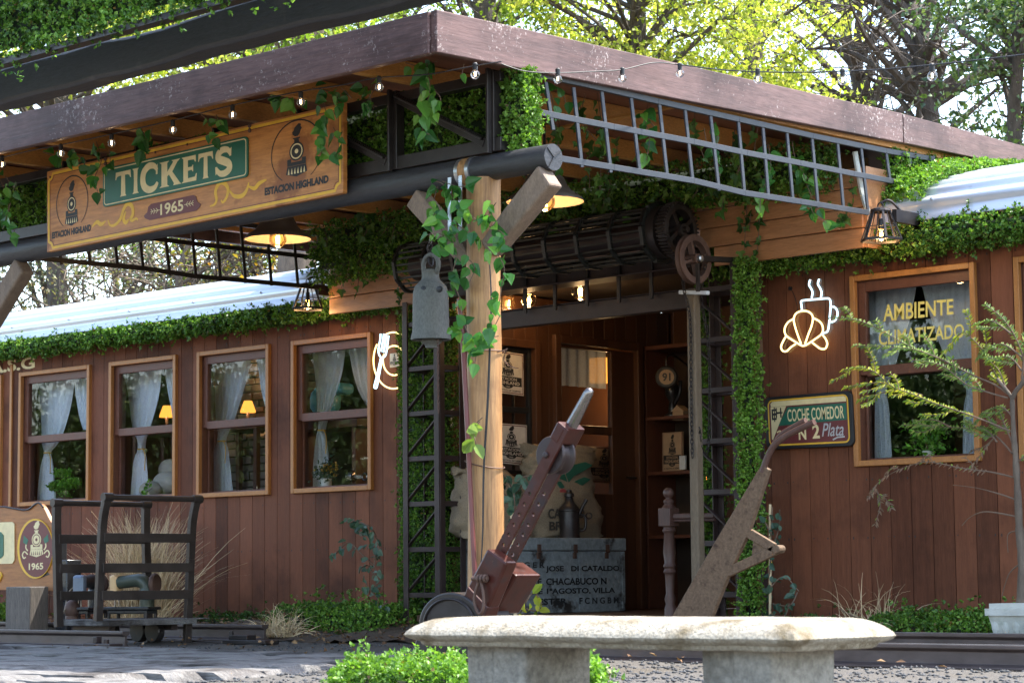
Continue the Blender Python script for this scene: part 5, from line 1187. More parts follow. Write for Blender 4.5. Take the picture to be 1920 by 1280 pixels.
# base housing: half round drum on a flared foot
bc = onY(843,1172,YL+.02); rb = .20; mb = MB()
arc = [bc+Vector((rb*math.cos(t),0,rb*.74*math.sin(t))) for t in np.linspace(0, math.pi, 26)]
ft = [Vector((onY(752,1228,YL).x,bc.y,0)), Vector((onY(928,1228,YL).x,bc.y,0))]
mb.prism(arc+[bc+Vector((-rb,0,-.03)), ft[0]+Vector((.03,0,.045)), ft[0], ft[1], ft[1]+Vector((-.03,0,.045)), bc+Vector((rb,0,-.03))], (0,.20,0)); mb.build('base', M['iron_black'], lv, bevel=.008)
mb = MB(); ro = [bc+Vector((rb*.80*math.cos(t),-.004,rb*.59*math.sin(t))) for t in np.linspace(0.02, math.pi-.02, 24)]; mb.tube(ro, .006, 6); mb.build('base_rim', M['iron_black'], lv, smooth=60); mb = MB(); mb.box(ft[0].x-.03, ft[0].x+.05, bc.y-.03, bc.y+.01, 0, .028); mb.tube(smooth_pts([bc+Vector((-.02,-.02,-.19)), bc+Vector((.02,-.03,-.16)), bc+Vector((.06,-.03,-.17)), bc+Vector((.08,-.03,-.20))],4), .01, 6); mb.build('base_bolt', M['iron_black'], lv, smooth=60)
mb = MB(); mb.prism(LP([(876,1098),(914,1138),(906,1165),(880,1160),(862,1140)], YL+.03), (0,.08,0)); mb.build('yoke', M['red_iron'], lv, bevel=.006)
# rusty triangular blade
YK = -1.55
bd_ = empty('plough_blade', (onY(1300,1200,YK).x, YK, .02), 'rusty iron blade with curved twin prongs leaning upright', 'blade')
bl_px = [(1427,871),(1441,880),(1403,998),(1370,1066),(1320,1190),(1308,1215),(1232,1215),(1257,1159),(1340,1015)]
mb = MB(); mb.prism(LP(bl_px, YK), (0,.03,0)); mb.build('blade', M['rust_plate'], bd_, bevel=.004)
P = smooth_pts(LP([(1430,885),(1437,862),(1449,838),(1466,822),(1490,808),(1527,791)], YK+.012), 6); mb = MB(); mb.tube(P, [.017]*len(P), 12)
P = smooth_pts(LP([(1449,838),(1462,818),(1480,805),(1511,788)], YK+.05), 6); mb.tube(P, .016, 12); mb.build('prong', M['newel'], bd_, smooth=60)
mb = MB()
for a, b in (((1397,994),(1452,1027)), ((1456,1030),(1366,1072))): mb.beam(onY(*a,YK+.015), onY(*b,YK+.015), .05, .026, (0,1,0))
mb.prism(LP([(1412,1010),(1440,1026),(1420,1050),(1408,1050)], YK+.01), (0,.012,0)); mb.lathe(onY(1455,1029,YK-.012), (0,1,0), [(.022,0),(.022,.055)], 12); mb.build('bracket', M['rust_plate'], bd_, bevel=.004)

# ================================================================== stone bench
C0 = at(1490,1198,5.7); L0_ = at(757,1170,6.62); R0 = at(1672,1182,6.02)
ex = Vector((L0_.x-C0.x, L0_.y-C0.y, 0)); LB = ex.length; ex.normalize(); ey = Vector((ex.y, -ex.x, 0))
if ey.dot(Vector((R0.x-C0.x, R0.y-C0.y, 0))) < 0: ey = -ey
WBn = .46; zt0 = .303; org = Vector((C0.x, C0.y, 0)); zg = -.17
be = empty('stone_bench', org+ex*LB/2+ey*WBn/2+Vector((0,0,zg)), 'weathered concrete bench with rounded slab in the foreground', 'bench')
lev = [(.046,.222),(.037,.227),(.034,.236),(.018,.241),(.005,.247),(.000,.255),(.006,.265),(.022,.279),(.042,.291),(.062,.299),(.085,.3025),(.12,.303)]
mb = MB(); V = []; F = []; nA, nB = 40, 12
def rim(ins):
    P = []
    for i in range(nA): P.append((ins+(LB-2*ins)*i/nA, ins))
    for i in range(nB): P.append((LB-ins, ins+(WBn-2*ins)*i/nB))
    for i in range(nA): P.append((LB-ins-(LB-2*ins)*i/nA, WBn-ins))
    for i in range(nB): P.append((ins, WBn-ins-(WBn-2*ins)*i/nB))
    return P
for ins, z in lev:
    for i, (a, b) in enumerate(rim(ins)):
        w = .0009*math.sin(a*9+b*13)+.0008*math.sin(a*31+z*90)+rnd.uniform(-.0008,.0008); V.append(org+ex*(a+w)+ey*(b+w)+Vector((0,0,z+w*.7)))
nr = 2*(nA+nB)
for k in range(len(lev)-1):
    for i in range(nr): j = (i+1)%nr; F.append((k*nr+i, k*nr+j, (k+1)*nr+j, (k+1)*nr+i))
F += [tuple(range(nr-1,-1,-1)), tuple((len(lev)-1)*nr+i for i in range(nr))]
mb.add(V, F); mb.build('slab', M['concrete'], be, smooth=50)
for pxc in (976, 1426):
    # foot of the leg follows a bowed outline
    best = min(np.linspace(0, LB, 400), key=lambda s: abs((lambda d: 960+FPX*(d@_R)/(d@_f))(np.array(org+ex*s+ey*WBn*.42+Vector((0,0,.15)))-CAM)-pxc))
    mb = MB(); V = []; F = []; lv_ = [(1.0,.226),(.985,.10),(.98,.0),(1.0,-.08),(1.04,-.18)]; n = 0
    prof = [(-.5,-.47),(-.47,-.5),(.02,-.5),(.10,-.46),(.40,-.46),(.47,-.5),(.5,-.47),(.5,.47),(.47,.5),(-.47,.5),(-.5,.47)]
    for kx, z in lv_:
        for a, b in prof: V.append(org+ex*(best+a*.228*kx)+ey*(WBn*.5+b*.29*kx)+Vector((rnd.uniform(-.001,.001),0,z)))
    m_ = len(prof)
    for k in range(len(lv_)-1):
        for i in range(m_): j = (i+1)%m_; F.append((k*m_+i,(k+1)*m_+i,(k+1)*m_+j,k*m_+j))
    F += [tuple(range(m_)), tuple((len(lv_)-1)*m_+i for i in range(m_-1,-1,-1))]
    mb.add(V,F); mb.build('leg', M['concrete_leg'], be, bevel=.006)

# ================================================================== iron trolley with sewing machines
yA, yB_ = -2.12, -1.40
A0 = onY(190,1172,yA); B0 = onY(346,1205,yB_); A1 = onY(205,930,yA); B1 = onY(364,937,yB_)
xn = (A0.x+B0.x)/2; zbar = (A1.z+B1.z)/2; zpf = .158
ct = empty('platform_trolley', (xn-.35, (yA+yB_)/2, 0), 'dark iron platform trolley with two slatted end racks', 'trolley')
F0 = onY(110,1162,yA+.0); xf = xn-.42
mb = MB(); mb.box(xf-.10, xn+.07, yA+.03, yB_+.02, zpf-.03, zpf); 
for k in range(4): mb.box(xf-.095, xn+.065, yA+.04+k*.205, yA+.04+k*.205+.195, zpf, zpf+.008)
mb.build('platform', M['sleeper'], ct, bevel=.004)
def rack(xb, lean, zb0, ztop, legground):
    o = MB(); pr_ = lambda s, z: (xb+lean(z), yA+(yB_-yA)*s, z)
    zz = [zb0, .35, .55, .74, .80, .86, .92, ztop]
    for s in (0, 1):
        mb = MB(); Z = ([0.0]+zz[1:]) if (s == 1 and legground) else zz
        for a, b in zip(Z, Z[1:]): mb.beam(pr_(s,a), pr_(s,b), .034, .052, (0,1,0))
        mb.build('post', M['cart_iron'], ct, bevel=.003)
    for zs in (.30+.02, .495, .685):
        mb = MB(); a = Vector(pr_(0,zs)); b = Vector(pr_(1,zs)); mb.beam(a+Vector((.024,0,0)), b+Vector((.024,0,0)), .014, .058); mb.build('slat', M['cart_iron'], ct, bevel=.002)
    mb = MB(); mb.tube([Vector(pr_(0,ztop))+Vector((0,-.03,0)), Vector(pr_(1,ztop))+Vector((0,.03,0))], .019, 12)
    for s in (0,1): p = Vector(pr_(s,ztop)); mb.tube([p+Vector((0,-.035,0)), p+Vector((0,.035,0))], .028, 12)
    mb.build('handle_bar', M['cart_iron'], ct, smooth=50)
def lean(z): t = max(0, z-.72)/.24; return .035*(z-.16)/.6+.05*t*t
rack(xn, lean, .16, zbar, True); rack(xf, lambda z: -.035*(z-.16)/.6+.05*max(0,(z-.72)/.24)**2*.3, .12, zbar-.02, True)
for yw in (yA+.2, yB_-.16):
    for xw in (xf+.12, xn-.14): mb = MB(); mb.lathe((xw, yw-.03, .085), (0,1,0), [(.03,0),(.07,0),(.075,.01),(.075,.05),(.03,.05)], 20); mb.build('wheel', M['iron_black'], ct)
mb = MB(); mb.box(xf+.02, xn-.02, yA+.10, yA+.15, .09, .128); mb.box(xf+.02, xn-.02, yB_-.12, yB_-.07, .09, .128); mb.build('chassis', M['rail_steel'], ct)
def sewing(cx, cy, col, head, label, rot):
    o = empty('sewing_machine', (cx, cy, zpf+.009), label, 'sewing machine', 'old sewing machines on the trolley'); o.rotation_euler.z = rot
    mb = MB(); mb.box(-.17,.17,-.085,.085,.055,.075); mb.box(-.15,.15,-.07,.07,.03,.055); mb.build('bed', M['machine_black'], o, bevel=.006, local=True)
    mb = MB()
    for x in (-.14,.14):
        for y in (-.06,.06): mb.tube([(x,y,0),(x,y,.035)], .012, 8)
    mb.build('feet', M['iron_black'], o, local=True)
    mb = MB(); mb.tube(smooth_pts([(.11,0,.07),(.11,0,.15),(.105,0,.21),(.06,0,.245),(-.04,0,.24),(-.10,0,.235)],6), [.050]*10+[.046]*10+[.042]*11, 16); mb.build('arm', M[col], o, smooth=60, local=True)
    mb = MB(); mb.box(-.155,-.095,-.042,.042,.135,.285); mb.build('head', M[head], o, bevel=.018, local=True)
    mb = MB(); mb.tube([(-.125,-.01,.075),(-.125,-.01,.14)], .006, 8); mb.tube([(-.11,.015,.08),(-.11,.015,.14)], .005, 8); mb.build('needle_bar', M['bare_steel'], o, local=True)
    mb = MB(); mb.lathe((.155,0,.225), (1,0,0), [(.02,0),(.062,0),(.068,.008),(.068,.02),(.060,.03),(.02,.034)], 24); mb.build('hand_wheel', M['rust_wheel'], o, smooth=40, local=True); return o
c1 = onY(165,1130,-1.75); sewing(c1.x, -1.75, 'machine_black', 'headlamp_blue', 'black sewing machine seen end-on at the left of the trolley', RAD(118))
c2 = onY(248,1130,-1.62); sewing(c2.x, -1.62, 'machine_green', 'machine_tan', 'olive green sewing machine with tan end plate on the trolley', RAD(22))
c = onY(135,1118,-1.9); mb = MB(); mb.sphere((c.x,-1.9,zpf+.07), .058, 16, 10, sc=(.9,.9,1.1)); mb.lathe((c.x,-1.9,zpf+.009), (0,0,1), [(.045,0),(.04,.02)], 14)
tag(mb.build('motor_casing', M['rust_wheel'], smooth=60), 'small rusty motor casing on the left of the trolley platform', 'motor')
c = onY(128,1075,-1.05); mb = MB(); mb.lathe((c.x-.18,-1.1,c.z), (1,0,0), [(.05,0),(.055,.01),(.05,.10),(.045,.16),(.06,.17),(.06,.2)], 18); mb.box(c.x-.02,c.x+.12,-1.15,-1.02,0,c.z+.10); mb.box(c.x-.04,c.x,-1.13,-1.06,c.z+.05,c.z+.26)
tag(mb.build('track_lamp', M['machine_black'], bevel=.012, smooth=50), 'black iron signal lamp housing with round snout beside the oval badge', 'signal lamp')
mb = MB(); mb.tube(smooth_pts([onY(156,1092,-1.8), onY(133,1105,-1.85), onY(125,1125,-1.9), onY(122,1142,-1.95), onY(112,1158,-2.0), onY(104,1166,-2.02)],5), .006, 6); tag(mb.build('power_cord', M['sack'], smooth=60), 'pale cord trailing from the black sewing machine', 'cord')

# ================================================================== behind the windows
def curtain(rows, scl, off, label, Y=.215, mt='lace'):
    o = None; P = [[(off[0]+x/scl, off[1]+y/scl) for x, y in ((l,y),(r,y))] for y, l, r in rows]
    L = smooth_pts([onY(*a,Y) for a, b in P], 6); R = smooth_pts([onY(*b,Y) for a, b in P], 6); n = 28; V = []; F = []
    ph = rnd.uniform(0,6)
    for i, (l, r) in enumerate(zip(L, R)):
        w = (r-l).length
        for k in range(n+1):
            t = k/n; p = l.lerp(r, t); amp = .026*min(1, .35+.12/max(w,.03)*.25); V.append((p.x, p.y+amp*math.sin(t*n*.82+ph+i*.05)+.006*math.sin(t*50+i*.3), p.z))
    for i in range(len(L)-1):
        for k in range(n): a = i*(n+1)+k; F.append((a,a+1,a+n+2,a+n+1))
    mb = MB(); mb.add(V, F); o = mb.build('lace_curtain', M[mt], smooth=180); return tag(o, label, 'curtain', 'lace curtains in the carriage windows')
O1 = (4.267,(0,660)); O2 = (4.13,(200,640)); O4 = (3.766,(520,600)); O5 = (3.047,(1580,470))
curtain([(165,300,596),(400,325,560),(640,342,500),(740,350,450),(800,366,396),(870,345,410),(1000,325,430),(1225,300,446)], *O1, 'tied white curtain in the window above the trolley handle, bonsai at its foot')
curtain([(165,598,740),(300,606,740),(480,640,740),(620,682,740)], *O1, 'right half curtain gathered aside in the bonsai window')
curtain([(140,120,435),(400,160,410),(640,195,352),(740,225,310),(830,253,287),(900,215,305),(1000,195,325),(1200,180,335)], *O2, 'tied white curtain in the window with grey cushions')
curtain([(140,440,560),(300,455,560),(450,492,560),(610,534,560)], *O2, 'right half curtain gathered aside in the cushion window')
curtain([(80,790,1132),(300,832,1075),(600,850,985),(700,866,940),(768,872,906),(850,845,930),(1000,815,955),(1180,785,978)], *O2, 'tied white curtain in front of the stone chimney wall', mt='lace_open')
curtain([(80,1140,1290),(250,1172,1290),(400,1205,1290),(550,1254,1290)], *O2, 'right half curtain in front of the stone chimney wall')
curtain([(140,235,490),(400,268,450),(640,285,372),(720,296,345),(775,303,325),(850,272,345),(1000,250,372),(1200,243,384)], *O4, 'tied white curtain in front of the blue machine', mt='lace_open')
curtain([(140,492,690),(300,525,690),(480,575,690),(610,650,690)], *O4, 'right half curtain in the blue machine window', mt='lace_open')
curtain([(150,120,432),(400,150,380),(640,160,305),(730,190,270),(800,198,240),(880,182,262),(1000,180,276),(1210,176,292)], *O5, 'left curtain behind the yellow window lettering', mt='lace_open')
curtain([(110,436,770),(300,480,765),(500,550,765),(640,615,765),(760,690,765),(810,715,765),(900,700,775),(1185,688,785)], *O5, 'right curtain behind the yellow window lettering', mt='lace_open')
ropes = []
for (x,y),(s,f),lb in (((380,805),O1,'curtain tie-back in the bonsai window'),((270,833),O2,'curtain tie-back in the cushion window'),((890,772),O2,'curtain tie-back before the stone chimney'),((314,778),O4,'curtain tie-back in the blue machine window')):
    c = onY(f[0]+x/s, f[1]+y/s, .195); mb = MB(); mb.torus(c, (0,0,1), .030, .0045, 16, 5); mb.tube(smooth_pts([c+Vector((.03,-.01,0)), c+Vector((.06,-.012,-.05)), c+Vector((.055,-.012,-.17))],5), .0035, 5)
    tag(mb.build('curtain_cord', M['sign_yellow'], smooth=60), 'golden '+lb, 'cord')
# stone chimney wall seen through the third window
mb = MB(); z = .36; xb0, xb1 = -14.85, -13.78
while z < 2.25:
    h = rnd.uniform(.045,.07); x = xb0
    while x < xb1:
        w = rnd.uniform(.11,.24); mb.box(x+.004, min(x+w,xb1)-.004, 1.20+rnd.uniform(-.018,.018), 1.5, z+.005, z+h-.004); x += w
    z += h
mb.build
tag(mb.build('stone_chimney', M['brick'], bevel=.012), 'rough grey stone chimney wall inside the left carriage', 'chimney')
def table_lamp(px, py, Y, label, e=3.0, k=1.0):
    c = onY(px, py, Y); o = empty('table_lamp', (c.x,Y,c.z-.22*k), label, 'lamp', 'shaded lamps inside the carriage')
    mb = MB(); mb.lathe((c.x,Y,c.z), (0,0,1), [(.088*k,-.06*k),(.082*k,-.03*k),(.045*k,.07*k)], 12, cap=False); mb.build('shade', M['lamp_shade_lit'], o, smooth=60)
    mb = MB(); mb.lathe((c.x,Y,c.z-.22*k), (0,0,1), [(.05*k,0),(.05*k,.015),(.012*k,.03),(.02*k,.09),(.01*k,.13),(.01*k,.2*k)], 14); mb.build('stand', M['rust_wheel'], o, smooth=50); point('table_glow', (c.x,Y-.02,c.z+.01), e); return c
t1 = table_lamp(313,772,.75,'glowing orange lamp in the cushion window', 2.0, .72); t2 = table_lamp(465,763,1.0,'glowing orange lamp in front of the stone chimney', 2.0, .72)
t3 = table_lamp(1134,692,2.0-.55,'glowing lamp') if False else None
for t, y0, y1, lb in ((t1,.6,.95,'small dark table under the lamp in the cushion window'),(t2,.85,1.15,'small dark table under the lamp by the stone chimney')):
    o = empty('side_table', (t.x,(y0+y1)/2,.34), lb, 'table'); zt_ = t.z-.22*.72-.001; mb = MB(); mb.box(t.x-.28,t.x+.28,y0,y1,zt_-.03,zt_); mb.build('table_top', M['sash'], o, bevel=.004)
    for sx_ in (-.25,.25):
        for yy_ in (y0+.03,y1-.03): mb = MB(); mb.box(t.x+sx_-.02,t.x+sx_+.02,yy_-.02,yy_+.02,.34,zt_-.031); mb.build('leg', M['sash'], o)
# wall lamp seen through the door glass
c = EX(1130,692,-.42); o = empty('wall_lamp', c, 'glowing amber wall lamp behind the door curtain', 'lamp'); mb = MB(); mb.lathe(c, (0,0,1), [(.10,-.10),(.10,.08)], 20, cap=False); mb.build('shade', M['lamp_shade_lit'], o, smooth=60)
mb = MB(); mb.tube([c+Vector((0,.0,-.02)), c+Vector((0,.12,-.02)), c+Vector((0,.14,-.2))], .012, 8); mb.build('arm', M['iron_black'], o); point('door_glow', c+Vector((.05,-.02,-.16)), 2.6, r=.05)
# back lining inside, and lace valance on the door
y0, y1 = gy0-.01, gy1+.01; zt_ = gt+.01; zl_ = EX(1080,722).z; V = []; F = []; n = 40
for i in range(9):
    for k in range(n+1):
        t = k/n; z = zt_-(zt_-zl_)*i/8*(1+.35*max(0,.5-abs(t-.12))*0); V.append((XE-.075+.012*math.sin(t*34), y0+(y1-y0)*t, z))
for i in range(8):
    for k in range(n): a = i*(n+1)+k; F.append((a,a+1,a+n+2,a+n+1))
mb = MB(); mb.add(V,F); tag(mb.build('door_curtain', M['lace'], smooth=180), 'short white lace curtain behind the door glass', 'curtain')
# blue machine on its stand
zs_ = onY(610,800,.55).z
c = onY(608,790,.38); o = empty('blue_mixer', (c.x,.40,c.z), 'light blue vintage machine with grey lever in the window', 'machine')
def bmx(px0,py0,px1,py1,Y0,Y1,nm,mt,bv=.02):
    a = onY(px0,py1,Y0); b = onY(px1,py0,Y0); mb = MB(); mb.box(a.x,b.x,Y0,Y1,a.z,b.z); return mb.build(nm, M[mt], o, bevel=bv)
bmx(590,788,652,800,.30,.50,'base','mixer_blue',.012); bmx(594,770,625,790,.32,.46,'column','mixer_blue')
mb = MB(); mb.lathe(onY(610,772,.42), (0,0,1), [(.09,0),(.112,.03),(.115,.10),(.105,.14),(.07,.18),(.06,.21)], 24); mb.build('bowl', M['mixer_blue'], o, smooth=40)
bmx(603,716,638,740,.33,.48,'head','mixer_blue',.03)
mb = MB(); mb.tube(smooth_pts([onY(620,730,.37), onY(617,712,.36), onY(611,705,.35), onY(608,696,.35)],5), [.022]*11+[.015]*5, 10); mb.build('lever', M['ceramic'], o, smooth=60)
mb = MB(); mb.box(c.x-.35,c.x+.45,.29,.65,c.z-.06,c.z-.0); mb.box(c.x-.3,c.x-.26,.32,.6,.34,c.z-.061); mb.box(c.x+.36,c.x+.40,.32,.6,.34,c.z-.061); tag(mb.build('counter', M['sash'], bevel=.004), 'dark wooden counter carrying the light blue machine', 'counter')
# window sill ornaments
def potted(name, px, py, Y, h, r, pot, leaf, nl, label, hgt, spread, sz=.03, cat='plant'):
    c = onY(px,py,Y); o = empty(name, (c.x,Y,ZB+.019), label, cat); z0 = ZB+.019
    mb = MB(); mb.lathe((c.x,Y,z0), (0,0,1), [(r*.8,0),(r*.95,h*.9),(r*1.0,h),(r*.9,h),(r*.85,h*.85)], 20); mb.build('pot', M[pot], o, smooth=40)
    P = np.array([c.x,Y,z0+h+hgt*.5])+nrg.normal(0,1,(nl,3))*np.array([spread,spread*.7,hgt*.35]); V,F = rosettes(P, unit(P-np.array([c.x,Y,z0+h])), 4, sz, sz*.6)
    mb2 = npmesh('leaves', V-np.array(wloc(o)), [F]); l = link('leaves', mb2, M[leaf], o)
    mb = MB(); 
    for k in range(7): mb.tube([(c.x,Y,z0+h*.8),(c.x+rnd.uniform(-1,1)*spread*.8,Y+rnd.uniform(-.5,.5)*spread,z0+h+hgt*rnd.uniform(.3,.8))], .004, 5)
    mb.build('stems', M['twig'], o); return o
pfl = potted('potted_flower', 612, 918, .135, .085, .043, 'ceramic', 'bluebush', 120, 'yellow flowering plant in a white pot on the window sill', .10, .045, .022)
P = np.array([onY(614,880,.135).x,.115,onY(614,880,.135).z])+nrg.normal(0,1,(34,3))*np.array([.06,.035,.018]); V,F = rosettes(P, unit(nrg.normal(0,.4,P.shape)+np.array([0,-.3,1])), 5, .018, .014); link('blossoms', npmesh('blossoms', V-np.array(wloc(pfl)), [F]), M['flower'], pfl)
potted('potted_fern', 1741, 860, .14, .06, .036, 'ceramic', 'bonsai', 130, 'small fern in a ribbed white pot behind the lettered window', .16, .055, .035)
bo = potted('bonsai_tree', 122, 935, .155, .05, .06, 'rust_wheel', 'bonsai', 30, 'bonsai with bright green leaf pads on the window sill', .05, .03, .02)
for px, py, rx in ((118,888,.085),(122,910,.125),(104,912,.07),(138,905,.06)):
    c = onY(px,py,.15); P = np.array(c)+nrg.normal(0,1,(190,3))*np.array([rx*.55,rx*.25,.013]); V,F = rosettes(P, unit(nrg.normal(0,.4,P.shape)+np.array([0,-.3,1])), 4, .022, .014); link('leaf_pad', npmesh('leaf_pad', V-np.array(wloc(bo)), [F]), M['bonsai'], bo)
def cushion(px, py, Y, rx, rz, label):
    c = onY(px,py,Y); mb = MB(); mb.sphere(c, 1, 22, 12, sc=(rx,.075,rz)); return tag(mb.build('cushion', M['cushion'], smooth=80), label, 'cushion', 'grey cushions in the carriage window')
cushion(318,880,.42,.11,.085,'upper round grey cushion behind the window glass'); cushion(312,905,.30,.15,.09,'striped grey cushion lying in the middle of the window'); cushion(283,918,.215,.12,.07,'front grey cushion on the window sill')
c = onY(296,925,.2); vine('sill_plant', [[onY(268,925,.13), onY(278,908,.13), onY(288,895,.13)],[onY(272,925,.13), onY(285,915,.13)]], [M['bonsai'],M['twig']], 'small green sprig beside the cushions on the sill', 'plant', .05, .02, OVAL)
c = onY(662,893,.15); o = empty('engine_piston', (c.x,.15,ZB+.02), 'metal engine piston with connecting rod on the window sill', 'piston'); mb = MB(); mb.lathe((c.x-.05,.15,c.z), (1,.2,0), [(.035,0),(.038,.01),(.034,.014),(.038,.02),(.038,.05),(.03,.055)], 18); mb.build('piston_head', M['bare_steel'], o, smooth=40)
mb = MB(); mb.beam((c.x+.0,.16,c.z),(c.x+.07,.17,c.z-.005), .014, .024); mb.torus((c.x+.095,.175,c.z-.005),(0,1,0),.024,.008); mb.build('rod', M['bare_steel'], o, smooth=50)
c = onY(48,930,.3); mb = MB(); mb.box(c.x-.06,c.x+.06,.28,.36,ZB+.02,ZB+.10); tag(mb.build('paper_parcel', M['card_tan'], bevel=.006), 'small wrapped parcel in the corner of the bonsai window', 'parcel')
# ================================================================== clipped hedges and garlands
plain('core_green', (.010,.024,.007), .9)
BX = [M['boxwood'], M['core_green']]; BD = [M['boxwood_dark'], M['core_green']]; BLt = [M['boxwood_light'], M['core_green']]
BXs = [M['boxwood'], M['core_green']]
hedge_box('leaf_garland', (-18.4,-.21,2.262), (-10.95,-.04,2.35), BX, 'long green leaf garland under the roof edge of the left carriage', 'garland', 'leaf garlands under the eaves', 1500, .030, .022, ('-y','-z','+z'), .022)
hedge_box('leaf_garland', (-8.47,-.21,2.215), (-2.6,-.04,2.35), BX, 'green leaf garland under the roof edge of the right carriage', 'garland', 'leaf garlands under the eaves', 1700, .028, .021, ('-y','-z','+z','-x'), .024)
hedge_box('leaf_column', (onY(766,900,-.08).x,-.15,.12), (onY(850,900,-.08).x,-.03,2.2), BX, 'green leaf covered strip behind the left lattice tower', 'hedge', 'leafy strips beside the entrance', 2300, .023, .018, ('-y','+x','-x'), .024)
hedge_box('leaf_column', (onY(1389,900,-.36).x,-.38,.12), (onY(1419,900,-.36).x,-.31,2.25), BLt, 'green leaf covered strip right of the right lattice tower', 'hedge', 'leafy strips beside the entrance', 2300, .025, .019, ('-y','+x','-x'), .026)
hedge_box('leaf_column', (onY(1318,900,-.05).x,-.08,.12), (onY(1344,900,-.05).x,.02,2.2), BX, 'narrow leafy strip between the wooden pole and the right tower', 'hedge', 'leafy strips beside the entrance', 2300, .023, .018, ('-y','+x','-x'), .02)
hedge_box('hedge_panel', (-11.9,-3.19,2.42), (-7.31,-3.10,2.79), BLt, 'long leaf panel behind the iron truss and TICKETS sign', 'hedge', 'leaf panels of the canopy', 1700, .026, .020, ('-y',), .022)
hedge_box('hedge_panel', (-7.30,-3.24,2.375), (-7.20,-3.09,2.80), BLt, 'narrow bright green leaf panel wrapping the truss end at the corner', 'hedge', 'leaf panels of the canopy', 2400, .026, .020, ('-y','+x','+y'), .020)
hedge_box('hedge_panel', (-11.66,-.56,2.60), (-7.42,-.37,2.83), BX, 'dark leaf mass along the back under the canopy ceiling', 'hedge', 'leaf panels of the canopy', 1500, .028, .021, ('-y','-z','+x'), .035)
hedge_box('hedge_panel', (-11.72,-.52,2.47), (-10.55,-.38,2.66), BX, 'leaf mass hanging over the left gable boards', 'hedge', 'leaf panels of the canopy', 1500, .028, .021, ('-y','-z','+x'), .04)
# leafy mat lying on the corrugated roof beside the canopy
n = 3400; yy_ = nrg.uniform(-.16,1.75,n); xx_ = nrg.uniform(0,1,n)**1.2*.34-7.33+.10*np.clip(yy_,0,2); th = np.arccos(np.clip((1.15-yy_)/1.33,-1,1)); zr = 2.365+.40*np.sin(th)**.85
P = np.stack([xx_, yy_, zr+.015+nrg.uniform(0,1,n)*.10*(1-np.clip(xx_+7.33,0,.5)*1.6)], -1)
V,F = rosettes(P, unit(nrg.normal(0,.5,P.shape)+np.array([.3,-.5,.9])), 6, .022, .017)
o_ = np.array([-7.2,.6,2.5]); tag(link('leaf_mat', npmesh('leaf_mat', V-o_, [F]), M['boxwood_light'], None, Vector(o_)), 'sunlit leaf mat spilling over the corrugated roof beside the canopy', 'hedge')
hedge_box('hedge_panel', (-7.31,-.07,2.46), (-7.235,.62,2.80), BLt, 'bright leaf panel behind the far end of the right iron lattice', 'hedge', 'leaf panels of the canopy', 2200, .027, .020, ('-y','+x','+z'), .02)
# low ground hedges
a = onY(556,1170,-.4); b = onY(752,1170,-.4); hedge_box('low_hedge', (a.x,-.62,.06), (b.x,-.2,.20), BX, 'low green ground hedge below the plank wall left of the tower', 'hedge', 'low hedges along the carriage foot', 1500, .028, .022, puff=.04)
a = onY(1640,1180,-.4); b = onY(1860,1180,-.4); hedge_box('low_hedge', (a.x,-.55,.05), (b.x+.3,-.12,.16), BX, 'low green ground hedge between dry stalks and stone planter', 'hedge', 'low hedges along the carriage foot', 1500, .027, .021, puff=.04)
a = onY(1380,1172,-.25); b = onY(1600,1172,-.25); hedge_box('low_hedge', (a.x,-.35,.07), (b.x,-.1,.135), BD, 'sparse low greenery at the wall foot behind the bench', 'hedge', 'low hedges along the carriage foot', 1000, .026, .02, puff=.03)
a = onY(-60,1160,-.4); b = onY(38,1160,-.4); hedge_box('low_hedge', (a.x,-.5,.05), (b.x,-.15,.19), BX, 'low green ground hedge left of the timber stump', 'hedge', 'low hedges along the carriage foot', 1300, .028, .022, puff=.04)
a = onY(360,1165,-.3); b = onY(500,1165,-.3); hedge_box('low_hedge', (a.x,-.35,.08), (b.x,-.12,.14), BD, 'sparse green growth behind the rear rail beside the trolley', 'hedge', 'low hedges along the carriage foot', 700, .026, .02, puff=.03)
rt = math.atan2(_R[1], _R[0])
for pa, pb, d, lb, dn in ((648,868,8.3,'bright green clipped hedge in front of the switch lever base',2600),(1000,1118,8.0,'bright green clipped hedge end right of the bench leg',2600)):
    A = at(pa,1250,d); B = at(pb,1250,d); c = (A+B)/2; w = (B-A).length/2
    hedge_box('clipped_hedge', (c.x-w,c.y-.28,float(gz(c.x,c.y))-.02), (c.x+w,c.y+.28,at(760,1252,d).z), BLt, lb, 'hedge', 'clipped hedges by the track', dn, .026, .020, ('-y','+x','-x','+z'), .028, rot=rt)

